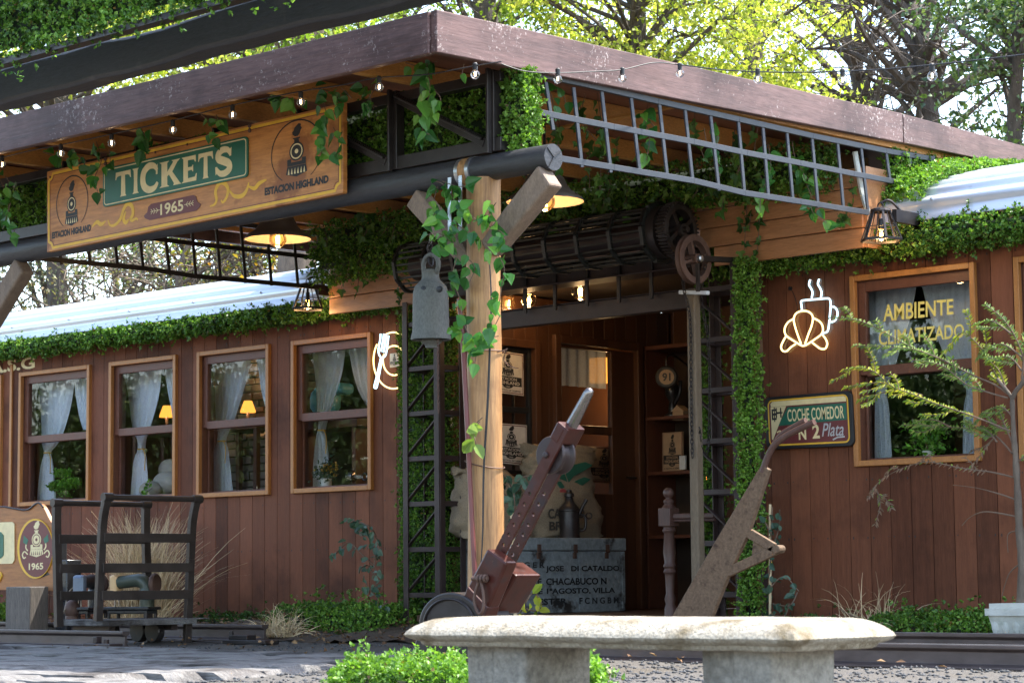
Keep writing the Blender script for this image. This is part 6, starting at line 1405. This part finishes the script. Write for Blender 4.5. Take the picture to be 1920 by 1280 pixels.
# ================================================================== climbing and hanging vines
PV = [M['pothos'], M['twig']]; IV = [M['ivy'], M['twig']]
def hang(pts, Y): return [onY(px,py,Y+rnd.uniform(-.03,.03)) for px, py in pts]
fr = [([[(-10,315),(10,360),(18,400),(30,445)],[(10,330),(35,365)],[(20,380),(5,430)]], 'leafy vine hanging at the far left end of the canopy', .085, 14),
      ([[(80,285),(110,295),(140,300)],[(128,285),(160,300),(150,318)],[(180,265),(190,300),(178,335),(186,368)],[(205,280),(208,320)]], 'leafy vine trailing over the left locomotive on the sign', .08, 14),
      ([[(262,240),(275,262),(272,300)],[(285,240),(282,268)]], 'small leafy vine hanging over the left corner of the green plate', .085, 14),
      ([[(378,215),(395,235),(402,270)],[(405,215),(415,235)]], 'leafy vine hanging over the top of the TICKETS lettering', .085, 14),
      ([[(515,178),(540,188),(568,190)],[(585,165),(625,175),(640,200)],[(600,180),(612,215),(606,250),(602,300)],[(640,165),(660,185)],[(625,240),(640,270),(630,310)]], 'leafy vine trailing over the right locomotive on the sign', .085, 14),
      ([[(680,160),(692,178),(700,205)],[(715,150),(690,190),(706,200)]], 'leafy vine between the sign and the iron post', .085, 14),
      ([[(760,118),(790,125),(820,115)],[(800,120),(806,160),(800,200),(792,245),(805,252)],[(810,165),(826,185),(818,210)],[(870,120),(866,140)]], 'long leafy vine hanging in front of the leaf panel at the canopy corner', .09, 16)]
for S, lb, sz, _ in fr: vine('hanging_vine', [hang(s, -3.50) for s in S], PV, lb, 'vine', sz*.92, .028, HEART, 'vines hanging from the front fascia')
sd_ = [([[(1215,195),(1210,225),(1218,260),(1212,300)],[(1205,210),(1228,240)]], 'leafy vine hanging inside the second lattice bay'),
       ([[(1000,150),(1030,170),(1040,215)],[(1055,170),(1062,200)],[(985,205),(1005,212)]], 'leafy vine behind the lattice next to the bright leaf panel'),
       ([[(1338,235),(1345,255),(1340,290)],[(1320,240),(1325,270)],[(1345,290),(1350,330)]], 'leafy vine behind the middle lattice bays'),
       ([[(1485,265),(1492,300),(1510,330),(1528,345)],[(1520,380),(1525,400),(1545,415),(1575,430)],[(1500,310),(1518,360),(1535,400)]], 'leafy vine hanging below the lattice near the lantern'),
       ([[(1440,270),(1445,320),(1428,360),(1425,395)]], 'thin leafy vine hanging across the lattice bottom bar')]
for S, lb in sd_: vine('hanging_vine', [[onX(px,py,XR-.10+rnd.uniform(-.03,.03)) for px,py in s] for s in S], PV, lb, 'vine', .072, .034, HEART, 'vines hanging on the right lattice', (.9,-.6,0))
# small ivy on the gable boards and in the dark back hedge
for S, lb in (([[(1395,345),(1400,390),(1397,440),(1395,475)],[(1422,360),(1424,410),(1420,470)],[(1408,400),(1405,430)]], 'small leaved ivy strands down the right gable boards'), ([[(1570,400),(1580,420),(1590,380)],[(1595,340),(1600,380),(1582,430)]], 'small leaved ivy sprig near the lantern on the gable boards'),
              ([[(640,470),(650,510),(640,540)],[(665,480),(672,520),(668,550)],[(690,470),(700,500)],[(735,470),(745,510),(748,560),(752,585)],[(700,500),(690,530)]], 'small leaved ivy strands down the left gable boards')):
    vine('ivy_strand', [hang(s, -.36) for s in S], IV, lb, 'ivy', .055, .040, IVY, 'ivy strands on the gable boards')
S = []
for k in range(34):
    px = rnd.uniform(575,1560); t = (px-575)/985; y0 = 415-95*t+rnd.uniform(-20,15) if px < 1600 else 0
    S.append(hang([(px,y0),(px+rnd.uniform(-8,8),y0+rnd.uniform(18,32)),(px+rnd.uniform(-14,14),y0+rnd.uniform(36,62))], -.62))
iv = vine('ivy_curtain', S, IV, 'pale ivy trailing from the dark leaf mass at the back of the canopy', 'ivy', .062, .035, IVY); iv['kind'] = 'stuff'
S = []
for k in range(30):
    x = rnd.uniform(-9.2,-7.38); y = rnd.uniform(-2.9,-.75); L = rnd.uniform(.10,.34); S.append([(x,y,2.86),(x+rnd.uniform(-.04,.04),y,2.86-L*.5),(x+rnd.uniform(-.06,.06),y+rnd.uniform(-.05,.05),2.86-L)])
iv = vine('ceiling_ivy', S, IV, 'loose ivy strands hanging from the canopy ceiling behind the lattice', 'ivy', .062, .038, IVY); iv['kind'] = 'stuff'
# vine climbing the log post
pv = [[(812,300+40),(830,345),(850,372),(858,400),(848,440),(858,480)],[(820,350),(812,385),(822,410),(835,445),(870,470)],[(860,375),(880,400),(905,420),(920,395),(930,380)],[(855,420),(885,440),(925,470),(945,500),(940,540),(935,575)],[(858,480),(848,520),(862,560),(868,600),(878,625)],[(850,615),(880,630),(905,640),(925,615),(938,590)],[(885,650),(890,680),(900,640),(935,630)],[(870,480),(890,500),(880,530)],[(830,340),(860,350),(890,345)],[(905,420),(945,440),(935,480)],[(800,440),(830,440),(822,460)],[(800,430),(815,400)]]
vine('climbing_vine', [hang(s, -3.41) for s in pv], PV, 'green heart leaved vine climbing the log post below the beam', 'vine', .070, .026, HEART)
vine('climbing_vine', [hang([(905,782),(888,800),(890,820),(893,835)], -3.40), hang([(900,790),(882,805)], -3.40)], [M['pale_leaf'],M['twig']], 'few pale yellow green leaves on the middle of the log post', 'vine', .085, .05, OVAL)
mb = MB(); mb.tube(smooth_pts(hang([(932,660),(940,658),(950,655)], -3.38)+hang([(950,655),(945,675),(960,688),(972,690)], -3.33), 4), .0025, 5); mb.torus((-7.42,YF,onY(905,660,YF).z), (0,0,1), .093, .003, 24, 5); mb.torus((-7.42,YF,onY(905,870,YF).z), (.25,0,1), .094, .003, 24, 5)
tag(mb.build('binding_wire', M['rust_wheel']), 'thin rusty binding wire looped around the log post', 'wire')

# ================================================================== shrubs
def shrub(name, lines, Y, leaf, label, size, step, shape, cat='shrub', r=.004, face=(.2,-1,.3), jit=.8): return vine(name, [[onY(px,py,Y+rnd.uniform(-.06,.06)) for px,py in l] for l in lines], [M[leaf],M['twig']], label, cat, size, step, shape, None, face, r, jit)
shrub('shrub', [[(712,1190),(708,1120),(702,1060),(706,1010),(690,985),(660,975),(648,978)],[(703,1060),(680,1040),(660,1020),(645,1020),(622,1048)],[(708,1120),(690,1100),(682,1080)],[(706,1150),(680,1140),(665,1165),(700,1160)],[(705,1010),(712,1035),(715,1080)],[(690,985),(672,990),(680,1005)],[(702,1080),(690,1060),(676,1065)],[(708,1140),(725,1130)]], -.55, 'bluebush', 'thin blue green shrub growing against the plank wall near the left tower', .055, .030, OVAL)
shrub('shrub', [[(905,940),(940,905),(965,925),(985,900)],[(925,900),(945,890),(905,910)],[(960,1000),(965,940),(955,905),(930,880)],[(985,930),(970,900),(1000,890)],[(950,930),(920,905),(900,915)],[(940,1010),(945,1000)],[(925,870),(915,905)]], -1.2, 'bluebush', 'dark narrow leaved plant growing behind the switch lever', .075, .032, OVAL)
mb = MB(); mb.tube([onY(957,904,-1.15), onY(966,1100,-1.15), onY(967,1190,-1.15)], .011, 8); tag(mb.build('garden_stake', M['straw']), 'pale wooden garden stake beside the plant behind the lever', 'stake')
shrub('shrub', [[(975,1150),(985,1130),(1000,1110),(1010,1120)],[(985,1140),(1010,1145),(1015,1128)],[(985,1120),(992,1105)],[(978,1085),(983,1062)]], -2.0, 'conifer', 'small yellow green leafy plant at the right of the counterweight', .06, .032, OVAL)
shrub('shrub', [[(1445,1165),(1442,1100),(1445,1040),(1448,950)],[(1445,1100),(1470,1080),(1498,1108)],[(1446,1130),(1480,1135),(1495,1110)],[(1445,1040),(1460,990),(1462,955)],[(1443,1150),(1470,1155),(1480,1130)],[(1446,1000),(1430,970)]], -.35, 'bluebush', 'tall weedy plant tied to a stake beside the rusty blade', .05, .032, OVAL)
mb = MB(); mb.tube([onY(1444,945,-.33), onY(1444,1170,-.33)], .008, 8); tag(mb.build('garden_stake', M['straw']), 'thin pale stake by the weedy plant on the right', 'stake')
shrub('shrub', [[(1575,1140),(1590,1150),(1640,1170)]], -.5, 'conifer_brown', 'single fallen dry twig with few leaves by the wall', .03, .12, OVAL)
# conifer in the stone planter
YT = -.72
def cline(L, Y=YT): return [onY(1560+x/1.939, 540+y/1.939, Y) for x, y in L]
tb_ = onY(1897,1160,YT)
cf = empty('young_conifer', (tb_.x, YT, .2), 'young conifer with spiky sunlit branches growing in the stone planter', 'tree')
mb = MB(); mb.tube(smooth_pts(cline([(678,1210),(690,1100),(692,1000),(682,880),(676,760),(668,620),(660,520),(655,400)]),5), [.027-.00045*k+rnd.uniform(-.002,.003) for k in range(36)], 10)
mb.tube(smooth_pts(cline([(655,402),(668,375),(692,345),(715,300)]),5), .013, 8); mb.tube(smooth_pts(cline([(655,402),(640,378),(600,330)]),5), .010, 8)
tk_ = mb.build('trunk', M['bark_pale'], cf, smooth=60)
brs = [([(640,385),(590,350),(520,320),(440,280),(360,240),(270,205),(190,160),(110,122),(40,108),(0,105)], 'c', 0),
       ([(640,385),(610,345),(570,290),(530,225),(490,180),(460,160),(430,175)], 'y', .05),
       ([(640,400),(560,375),(500,350),(430,290),(370,270),(300,262)], 'c', -.05), ([(440,280),(380,250),(300,222),(200,215),(95,210)], 'c', -.04),
       ([(650,520),(560,480),(470,445),(400,420),(330,390),(250,360),(190,310),(130,292),(75,300)], 'y', -.08), ([(330,390),(260,372),(200,385),(140,408)], 'y', -.10), ([(230,352),(170,345),(75,362)], 'y', -.09),
       ([(655,600),(590,540),(520,510),(430,505),(330,500),(230,495)], 'c', .08), ([(430,505),(360,478),(280,480)], 'c', .1), ([(590,545),(540,575),(480,590)], 'd', .1), ([(600,560),(560,520),(470,480)], 'c', .05),
       ([(664,688),(580,668),(480,655),(360,632),(270,655),(200,690),(160,730)], 'd', -.03), ([(160,730),(180,780),(168,850)], 'd', -.03), ([(672,770),(600,745),(520,725),(440,715)], 'b', 0), ([(672,830),(560,812),(500,830),(465,862)], 'b', .02),
       ([(690,330),(690,250),(650,160),(600,100),(550,62)], 'c', .03), ([(650,165),(580,120),(515,128)], 'c', .03), ([(690,250),(620,205),(560,210),(520,230)], 'c', .05), ([(690,300),(640,250),(560,262)], 'c', .02), ([(690,260),(720,200),(740,150)], 'c', -.05), ([(640,385),(600,300),(560,265)], 'y', .06),
       ([(660,470),(600,430),(540,440),(500,455)], 'c', .12), ([(655,560),(600,470),(570,430)], 'c', .14), ([(660,640),(720,600),(760,560)], 'c', .0), ([(685,1000),(640,1040),(612,1120)], 'b', .02), ([(680,880),(640,895),(640,960)], 'b', 0)]
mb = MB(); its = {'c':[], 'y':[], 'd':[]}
for L, kind, dy in brs:
    P = smooth_pts([p+Vector((0,dy*min(1,i/3),0)) for i, p in enumerate(cline(L))], 6); n = len(P); mb.tube(P, [max(.0022,(.0055)*(1-k/n)) for k in range(n)], 6)
    if kind == 'b': continue
    runs = [P]
    for i in range(int(n*.25), n-3, 8):
        d = (P[i+1]-P[i]).normalized(); sd__ = d.cross(Vector((rnd.uniform(-.5,.5),-.8,.7))).normalized()*(1 if (i//5) % 2 else -1); L_ = rnd.uniform(.05,.13)
        tw = [P[i], P[i]+d*L_*.5+sd__*L_*.45, P[i]+d*L_*1.05+sd__*L_*.7+Vector((0,0,rnd.uniform(-.015,.02)))]; tw = smooth_pts(tw, 5); mb.tube(tw, .0022, 5); runs.append(tw)
    for ri, P in enumerate(runs):
        tot = sum((b-a).length for a,b in zip(P,P[1:])); acc = 0; st_ = .0095 if kind != 'd' else .024
        for a, b in zip(P, P[1:]):
            d = (b-a).normalized(); Lg = (b-a).length; t = 0
            while t < Lg:
                acc += st_; t += st_
                if acc < tot*(.22 if ri == 0 else .05) or rnd.random() < .25: continue
                for sgn in (-1, 1):
                    sdv = d.cross(Vector((rnd.uniform(-.4,.4),-.8,.9))).normalized()*sgn
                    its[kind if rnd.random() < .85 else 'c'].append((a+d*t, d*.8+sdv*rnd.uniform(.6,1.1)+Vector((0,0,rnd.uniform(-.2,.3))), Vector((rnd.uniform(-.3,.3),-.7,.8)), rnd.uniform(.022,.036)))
mb.build('branch', M['twig'], cf)
NEED = [(0,0),(.25,.15),(.6,.15),(1,0),(.6,-.15),(.25,-.15)]
for k, mt_ in (('c','conifer_shade'),('y','conifer'),('d','conifer_brown')):  # c shaded, y sunlit: that light is set in the needle colour
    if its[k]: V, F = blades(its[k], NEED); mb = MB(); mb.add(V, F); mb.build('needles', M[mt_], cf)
a = onY(1856,1190,YT-.2); w = .24; cx = a.x+w-.03; mb = MB()
for i, (h0,h1,g) in enumerate(((.06,.20,.0),(.20,.235,.012),(.235,.26,-.004))):
    z0, z1 = h0, h1; e0 = w-.03+g-(0.03 if i == 0 else 0); e1 = w-.03+g
    mb.add([(cx-e0,YT-e0,z0),(cx+e0,YT-e0,z0),(cx+e0,YT+e0,z0),(cx-e0,YT+e0,z0),(cx-e1,YT-e1,z1),(cx+e1,YT-e1,z1),(cx+e1,YT+e1,z1),(cx-e1,YT+e1,z1)], [(0,3,2,1),(4,5,6,7),(0,1,5,4),(1,2,6,5),(2,3,7,6),(3,0,4,7)])
for k in range(7): x = cx-w+.06+k*.06; mb.sphere((x,YT-w+.045,.15), .022, 8, 6, sc=(1,.5,2.0))
pt_ = mb.build('stone_planter', M['planter'], bevel=.008); tag(pt_, 'square weathered stone planter with moulded rim', 'planter')
# dry grasses
def blades_strip(base, n, spread, lmin, lmax, lean, wd, up=1.0, bend=.6):
    V = []; F = []; seg = 6
    for i in range(n):
        a = nrg.uniform(0,2*math.pi); r = spread*math.sqrt(nrg.uniform(0,1)); b0 = np.array(base)+np.array([r*math.cos(a), r*.7*math.sin(a), 0]); L = nrg.uniform(lmin,lmax); az = nrg.uniform(0,2*math.pi); ln = nrg.normal(0,lean)
        d = np.array([math.cos(az)*abs(ln), math.sin(az)*abs(ln)*.6, up]); d /= np.linalg.norm(d); p = b0.copy(); k0 = len(V); sdv = np.cross(d, nrg.normal(0,1,3)); sdv /= np.linalg.norm(sdv); bd__ = np.array([math.cos(az),math.sin(az)*.6,-.55])*bend*nrg.uniform(.3,1.6)
        for s in range(seg+1):
            w = wd*(1-s/seg*.8); V += [p-sdv*w, p+sdv*w]; p = p+d*L/seg; d = d+bd__*(s/seg)*.55; d /= np.linalg.norm(d)
            if p[2] < .03: p[2] = .03
        for s in range(seg): F.append((k0+2*s, k0+2*s+1, k0+2*s+3, k0+2*s+2))
    return V, F
def tuft(name, base, args, label, cat='dry grass'):
    mb = MB()
    for a in args: V, F = blades_strip(base, *a); mb.add([tuple(v) for v in V], F)
    return tag(mb.build(name, M['straw']), label, cat)
b = onY(262,1150,-.55); tuft('dry_grass', (b.x,-.55,.08), [(760,.22,.45,.88,.42,.004),(320,.25,.35,.98,.85,.0038),(200,.3,.2,.5,1.2,.0035)], 'large clump of straw coloured dry grass behind the iron trolley')
b = onY(528,1180,-.75); tuft('dry_grass', (b.x,-.75,.03), [(260,.17,.10,.28,1.7,.0038,.7,1.7),(60,.16,.12,.3,.8,.003,1.0,1.6)], 'heap of dry straw roots at the end of the rear rail')
b = onY(1632,1168,-.42); tuft('dry_grass', (b.x,-.42,.09), [(60,.16,.12,.34,1.1,.003,1.0,1.6),(30,.2,.2,.42,2.0,.003,.6,1.2)], 'few bent dry stalks beside the low hedge right of the bench')

# ================================================================== pergola nearer the camera
YP = -4.5
pg = empty('pergola', (-9, YP, 2.7), 'dark rough timber beam and leaf panel frame overhead at the upper left', 'pergola')
V = []; F = []; n = 30; xa_, xb_ = -12.6, -5.2
for i in range(n+1):
    x = xa_+(xb_-xa_)*i/n; jz = [rnd.uniform(-.008,.008) for _ in range(4)]; w = .018*math.sin(x*4.1+1)+.012*math.sin(x*9.3)
    for (y, z), j in zip(((-.07,2.755+w*.6),(.07,2.755),(.07,2.925),(-.07,2.928+w*.5)), jz): V.append((x, YP+y+rnd.uniform(-.005,.005), z+j))
for i in range(n):
    for k in range(4): F.append((4*i+k, 4*i+4+k, 4*i+4+(k+1)%4, 4*i+(k+1)%4))
F += [(0,1,2,3),(4*n+3,4*n+2,4*n+1,4*n)]; mb = MB(); mb.add(V,F); mb.build('beam', M['tarred'], pg, bevel=.018, smooth=35)
zp = onY(0,113,-4.9).z; mb = MB(); mb.box(-12, -5.5, -4.93, -4.87, zp-.035, zp-.005); mb.box(-12,-5.5,-4.93,-4.87,3.7,3.73); mb.build('frame', M['iron_black'], pg)
rp = onY(360,30,-4.7); mb = MB(); mb.tube([(rp.x,-4.7,2.90),(rp.x,-4.7,3.6)], .006, 6); mb.build('rod', M['iron_black'], pg)
hedge_box('hedge_panel', (-11,-4.95,zp), (-6.0,-4.86,3.7), BX, 'leaf panel overhead in the upper left corner', 'hedge', None, 1500, .027, .020, ('-y','-z'), .03)

# ================================================================== trees behind the carriages
def tree(name, base, H, seed, leaf, per, ln, label, crown=(.3,1.0), spread=.36, bark='bark', rt_=.14, forks=4, droop=0.0, gauss=.34, cat='tree', group=None, levels=4, trunkh=.28, density=1.0):
    R_ = random.Random(seed); g = np.random.default_rng(seed); mb = MB(); tips = []
    o = empty(name, base, label, cat, group); base = Vector(base)
    def grow(p, d, L, r, lv):
        n = 5; P = [p]; rs = [r]
        for k in range(n):
            d = (d+Vector((R_.uniform(-.22,.22), R_.uniform(-.22,.22), R_.uniform(-.10,.16)-droop*lv*.1))).normalized(); P.append(P[-1]+d*L/n); rs.append(r*(1-.45*(k+1)/n))
        mb.tube(P, rs, 8 if lv == 0 else 6 if lv < 3 else 4, caps=False)
        if lv >= levels-2: tips.extend(P[2:])
        if lv >= levels: return
        m_ = forks if lv else forks+1
        for k in range(m_):
            t = R_.uniform(.45,1.0) if lv else R_.uniform(.55,1.0); i = min(int(t*n), n-1); q = P[i].lerp(P[i+1], t*n-i if t < 1 else 1)
            az = R_.uniform(0,2*math.pi); sp = spread*R_.uniform(.7,1.5)*(1.5 if lv == 0 else 1.25)
            nd = (d*.7+Vector((math.cos(az)*sp*1.7, math.sin(az)*sp*1.7, R_.uniform(-.1,.55)-droop))).normalized(); grow(q, nd, L*R_.uniform(.60,.82), rs[i]*.62, lv+1)
    grow(base-Vector((0,0,.5)), Vector((R_.uniform(-.06,.06),R_.uniform(-.06,.06),1)), H*trunkh+.5, rt_, 0)
    mb.build('trunk', M[bark], o, smooth=70)
    if per:
        T = np.array([tuple(t) for t in tips]); T = T[g.uniform(0,1,len(T)) < density]; P = np.repeat(T, per, 0)+g.normal(0,gauss,(len(T)*per,3))*np.array([1,1,.75])
        nn = unit(g.normal(0,1,P.shape)+np.array([0,0,.6])); D = unit(g.normal(0,1,P.shape)+np.array([0,0,-.35])); s = g.uniform(.6,1.3,len(P)); V,F = leaf_arrays(P, D, nn, ln*s, ln*.62*s)
        link('crown', npmesh('crown', V-np.array(base), [F]), M[leaf], o)
    return o
def gp(px, dist): p = at(px, 1085, dist); return (p.x, p.y, -.45)
TR = 'trees behind the carriages'
def crown_tree(name, px, dist, cz, rad, nclump, per, ln, leaf, label, seed, bark='bark', rt_=.16, cl=.46, group=TR, twigs=5, cat='tree', px0=None, br=.035):
    """trunk, limbs that reach every clump, and leaf clumps spread through an uneven crown"""
    g = np.random.default_rng(seed); p = at(px, 1085, dist); C = Vector((p.x, p.y, cz)); b = at(px0 or px, 1085, dist); base = Vector((b.x, b.y, -.5))
    o = empty(name, base, label, cat, group); mb = MB()
    top = C+Vector((0,0,rad[2]*.75)); T = smooth_pts([base, base.lerp(C,.35)+Vector((g.normal(0,.15),g.normal(0,.15),0)), C-Vector((0,0,rad[2]*.5)), C+Vector((g.normal(0,.2),g.normal(0,.2),0)), top], 6)
    mb.tube(T, [rt_*(1-.85*k/(len(T)-1))+.012 for k in range(len(T))], 9, caps=False); CL = []
    Rv = np.array(_R); Fv = np.array([_f[0], _f[1], 0])/math.hypot(_f[0], _f[1])
    for k in range(nclump):
        d = g.normal(0,1,3); d /= np.linalg.norm(d); r = g.uniform(.25,1.0)**.5*g.uniform(.75,1.12)
        off = Rv*d[0]*rad[0]*r + Fv*d[1]*rad[1]*r; c = Vector((C.x+off[0], C.y+off[1], C.z+d[2]*rad[2]*r)); CL.append(c)
        i = min(range(len(T)), key=lambda q: abs(T[q].z-(c.z-.35*(c-Vector((C.x,C.y,c.z))).length-.5))); i = max(i, int(len(T)*.3)); a = T[i]
        m_ = a.lerp(c,.5)+Vector((g.normal(0,.18),g.normal(0,.18),g.uniform(-.05,.35))); P = smooth_pts([a, m_, c], 5); n = len(P); w = br*(1+.6*g.uniform())
        mb.tube(P, [w*(1-.8*q/(n-1)) for q in range(n)], 5, caps=False)
        for t in range(twigs):
            q0 = P[int(g.integers(n//2, n))]; e = g.normal(0,1,3); e /= np.linalg.norm(e); q1 = q0+Vector(e*cl*np.array([1,1,.8]))*g.uniform(.7,1.5); mb.tube([q0, q0.lerp(q1,.5)+Vector(g.normal(0,.06,3)), q1], [.012,.008,.004], 4, caps=False)
    mb.build('trunk', M[bark], o, smooth=70)
    if per:
        CC = np.array([tuple(c) for c in CL]); sz = g.uniform(.6,1.35,len(CC)); P = np.repeat(CC, per, 0)+g.normal(0,cl*.62,(len(CC)*per,3))*np.repeat(sz,per)[:,None]*np.array([1,1,.62])
        nn = unit(g.normal(0,1,P.shape)+np.array([0,0,.8])); D = unit(g.normal(0,1,P.shape)+np.array([0,0,-.3])); s = g.uniform(.6,1.3,len(P)); V,F = leaf_arrays(P, D, nn, ln*s, ln*.66*s)
        link('crown', npmesh('crown', V-np.array(base), [F]), M[leaf], o)
    return o
CT = crown_tree
CT('maple_tree', 1210, 27, 7.5, (2.3,1.8,1.7), 44, 300, .075, 'maple', 'yellow green tree above the middle of the right fascia', 3, px0=1130)
CT('maple_tree', 1430, 31, 7.9, (1.6,1.8,1.9), 24, 290, .080, 'maple', 'yellow green tree left of the bare branches', 5, px0=1560)
CT('maple_tree', 920, 29, 8.4, (1.7,1.6,1.6), 20, 200, .080, 'maple_green', 'green tree with a dark trunk above the canopy corner', 9, rt_=.26, px0=965)
CT('maple_tree', 90, 27, 6.8, (2.6,1.8,1.6), 40, 290, .075, 'maple', 'yellow green tree above the far left of the canopy', 12)
CT('maple_tree', 470, 30, 7.8, (2.7,1.8,1.7), 44, 290, .080, 'maple', 'yellow green tree above the TICKETS sign', 15, px0=380)
CT('maple_tree', 760, 33, 8.8, (1.9,1.6,1.6), 26, 230, .085, 'maple_green', 'green tree peeping between the upper dark beam and the fascia', 18)
CT('bare_tree', 1760, 27, 7.6, (1.9,1.5,2.2), 46, 0, .08, 'maple', 'bare branched dark tree in the upper right', 21, rt_=.20, twigs=8, br=.05, cl=.8)
CT('bare_tree', 1640, 34, 8.6, (2.4,1.6,2.4), 44, 0, .08, 'maple', 'second bare tree farther behind in the upper right', 24, rt_=.2, twigs=8, br=.05, cl=.9)
CT('evergreen_tree', 1930, 23, 5.6, (.75,1.1,1.9), 26, 220, .075, 'evergreen', 'dark glossy evergreen tree at the right edge', 27, rt_=.12)
CT('evergreen_tree', 1600, 25, 4.95, (1.5,1.0,.45), 16, 240, .07, 'evergreen', 'low dark evergreen bush behind the right fascia', 30, rt_=.09)
CT('twiggy_tree', 210, 26, 3.4, (1.5,1.0,1.2), 34, 90, .05, 'greybush', 'twiggy grey bush seen through the left lattice', 40, 'bark_pale', .07, twigs=9, br=.02)
CT('twiggy_tree', 370, 24, 3.5, (1.3,.9,1.0), 30, 50, .05, 'greybush', 'nearly bare bush in the middle of the left lattice', 43, 'bark_pale', .07, twigs=10, br=.02)
CT('twiggy_tree', 60, 28, 3.6, (1.3,1.0,1.2), 26, 160, .055, 'greybush', 'grey green bush above the left carriage roof end', 45, 'bark', .08, twigs=8, br=.02)
CT('maple_tree', 480, 24, 4.2, (.8,.8,.8), 16, 110, .06, 'maple_rust', 'small tree with reddish leaves seen through the left lattice', 48, rt_=.07, br=.02)
CT('maple_tree', 350, 29, 4.8, (1.6,.8,.8), 18, 130, .065, 'maple_green', 'low leafy tree far behind the left lattice', 49, rt_=.09, br=.02)
CT('pale_trunk_tree', 575, 22, 6.2, (1.0,.9,1.2), 14, 200, .07, 'maple_green', 'pale thick trunk tree behind the left pendant lamp', 51, 'bark_pale', .26)
# trees on the camera's side, seen only as reflections in the window panes
src = tree('leafy_tree', (-24,-25,-.45), 9.5, 60, 'evergreen', 9, .16, 'dense dark tree standing behind the photographer', group='trees mirrored in the carriage windows', trunkh=.2, rt_=.2, gauss=.5)
for x, y, s in ((-30,-22,1.0),(-37,-26,1.1),(-44,-24,1.0),(-20,-29,1.0),(-51,-28,1.1),(-14,-30,.9),(-33,-33,1.2),(-26,-36,1.2),(-40,-34,1.3),(-17,-24,1.0),(-47,-33,1.3),(-33,-27,1.1),(-23,-31,1.2)):
    r = src.copy(); COL.objects.link(r); r.location = (x,y,-.45); r.rotation_euler.z = x*1.7; r.scale = (s,s,s*1.3)
    for ch in list(src.children): c = ch.copy(); COL.objects.link(c); c.parent = r
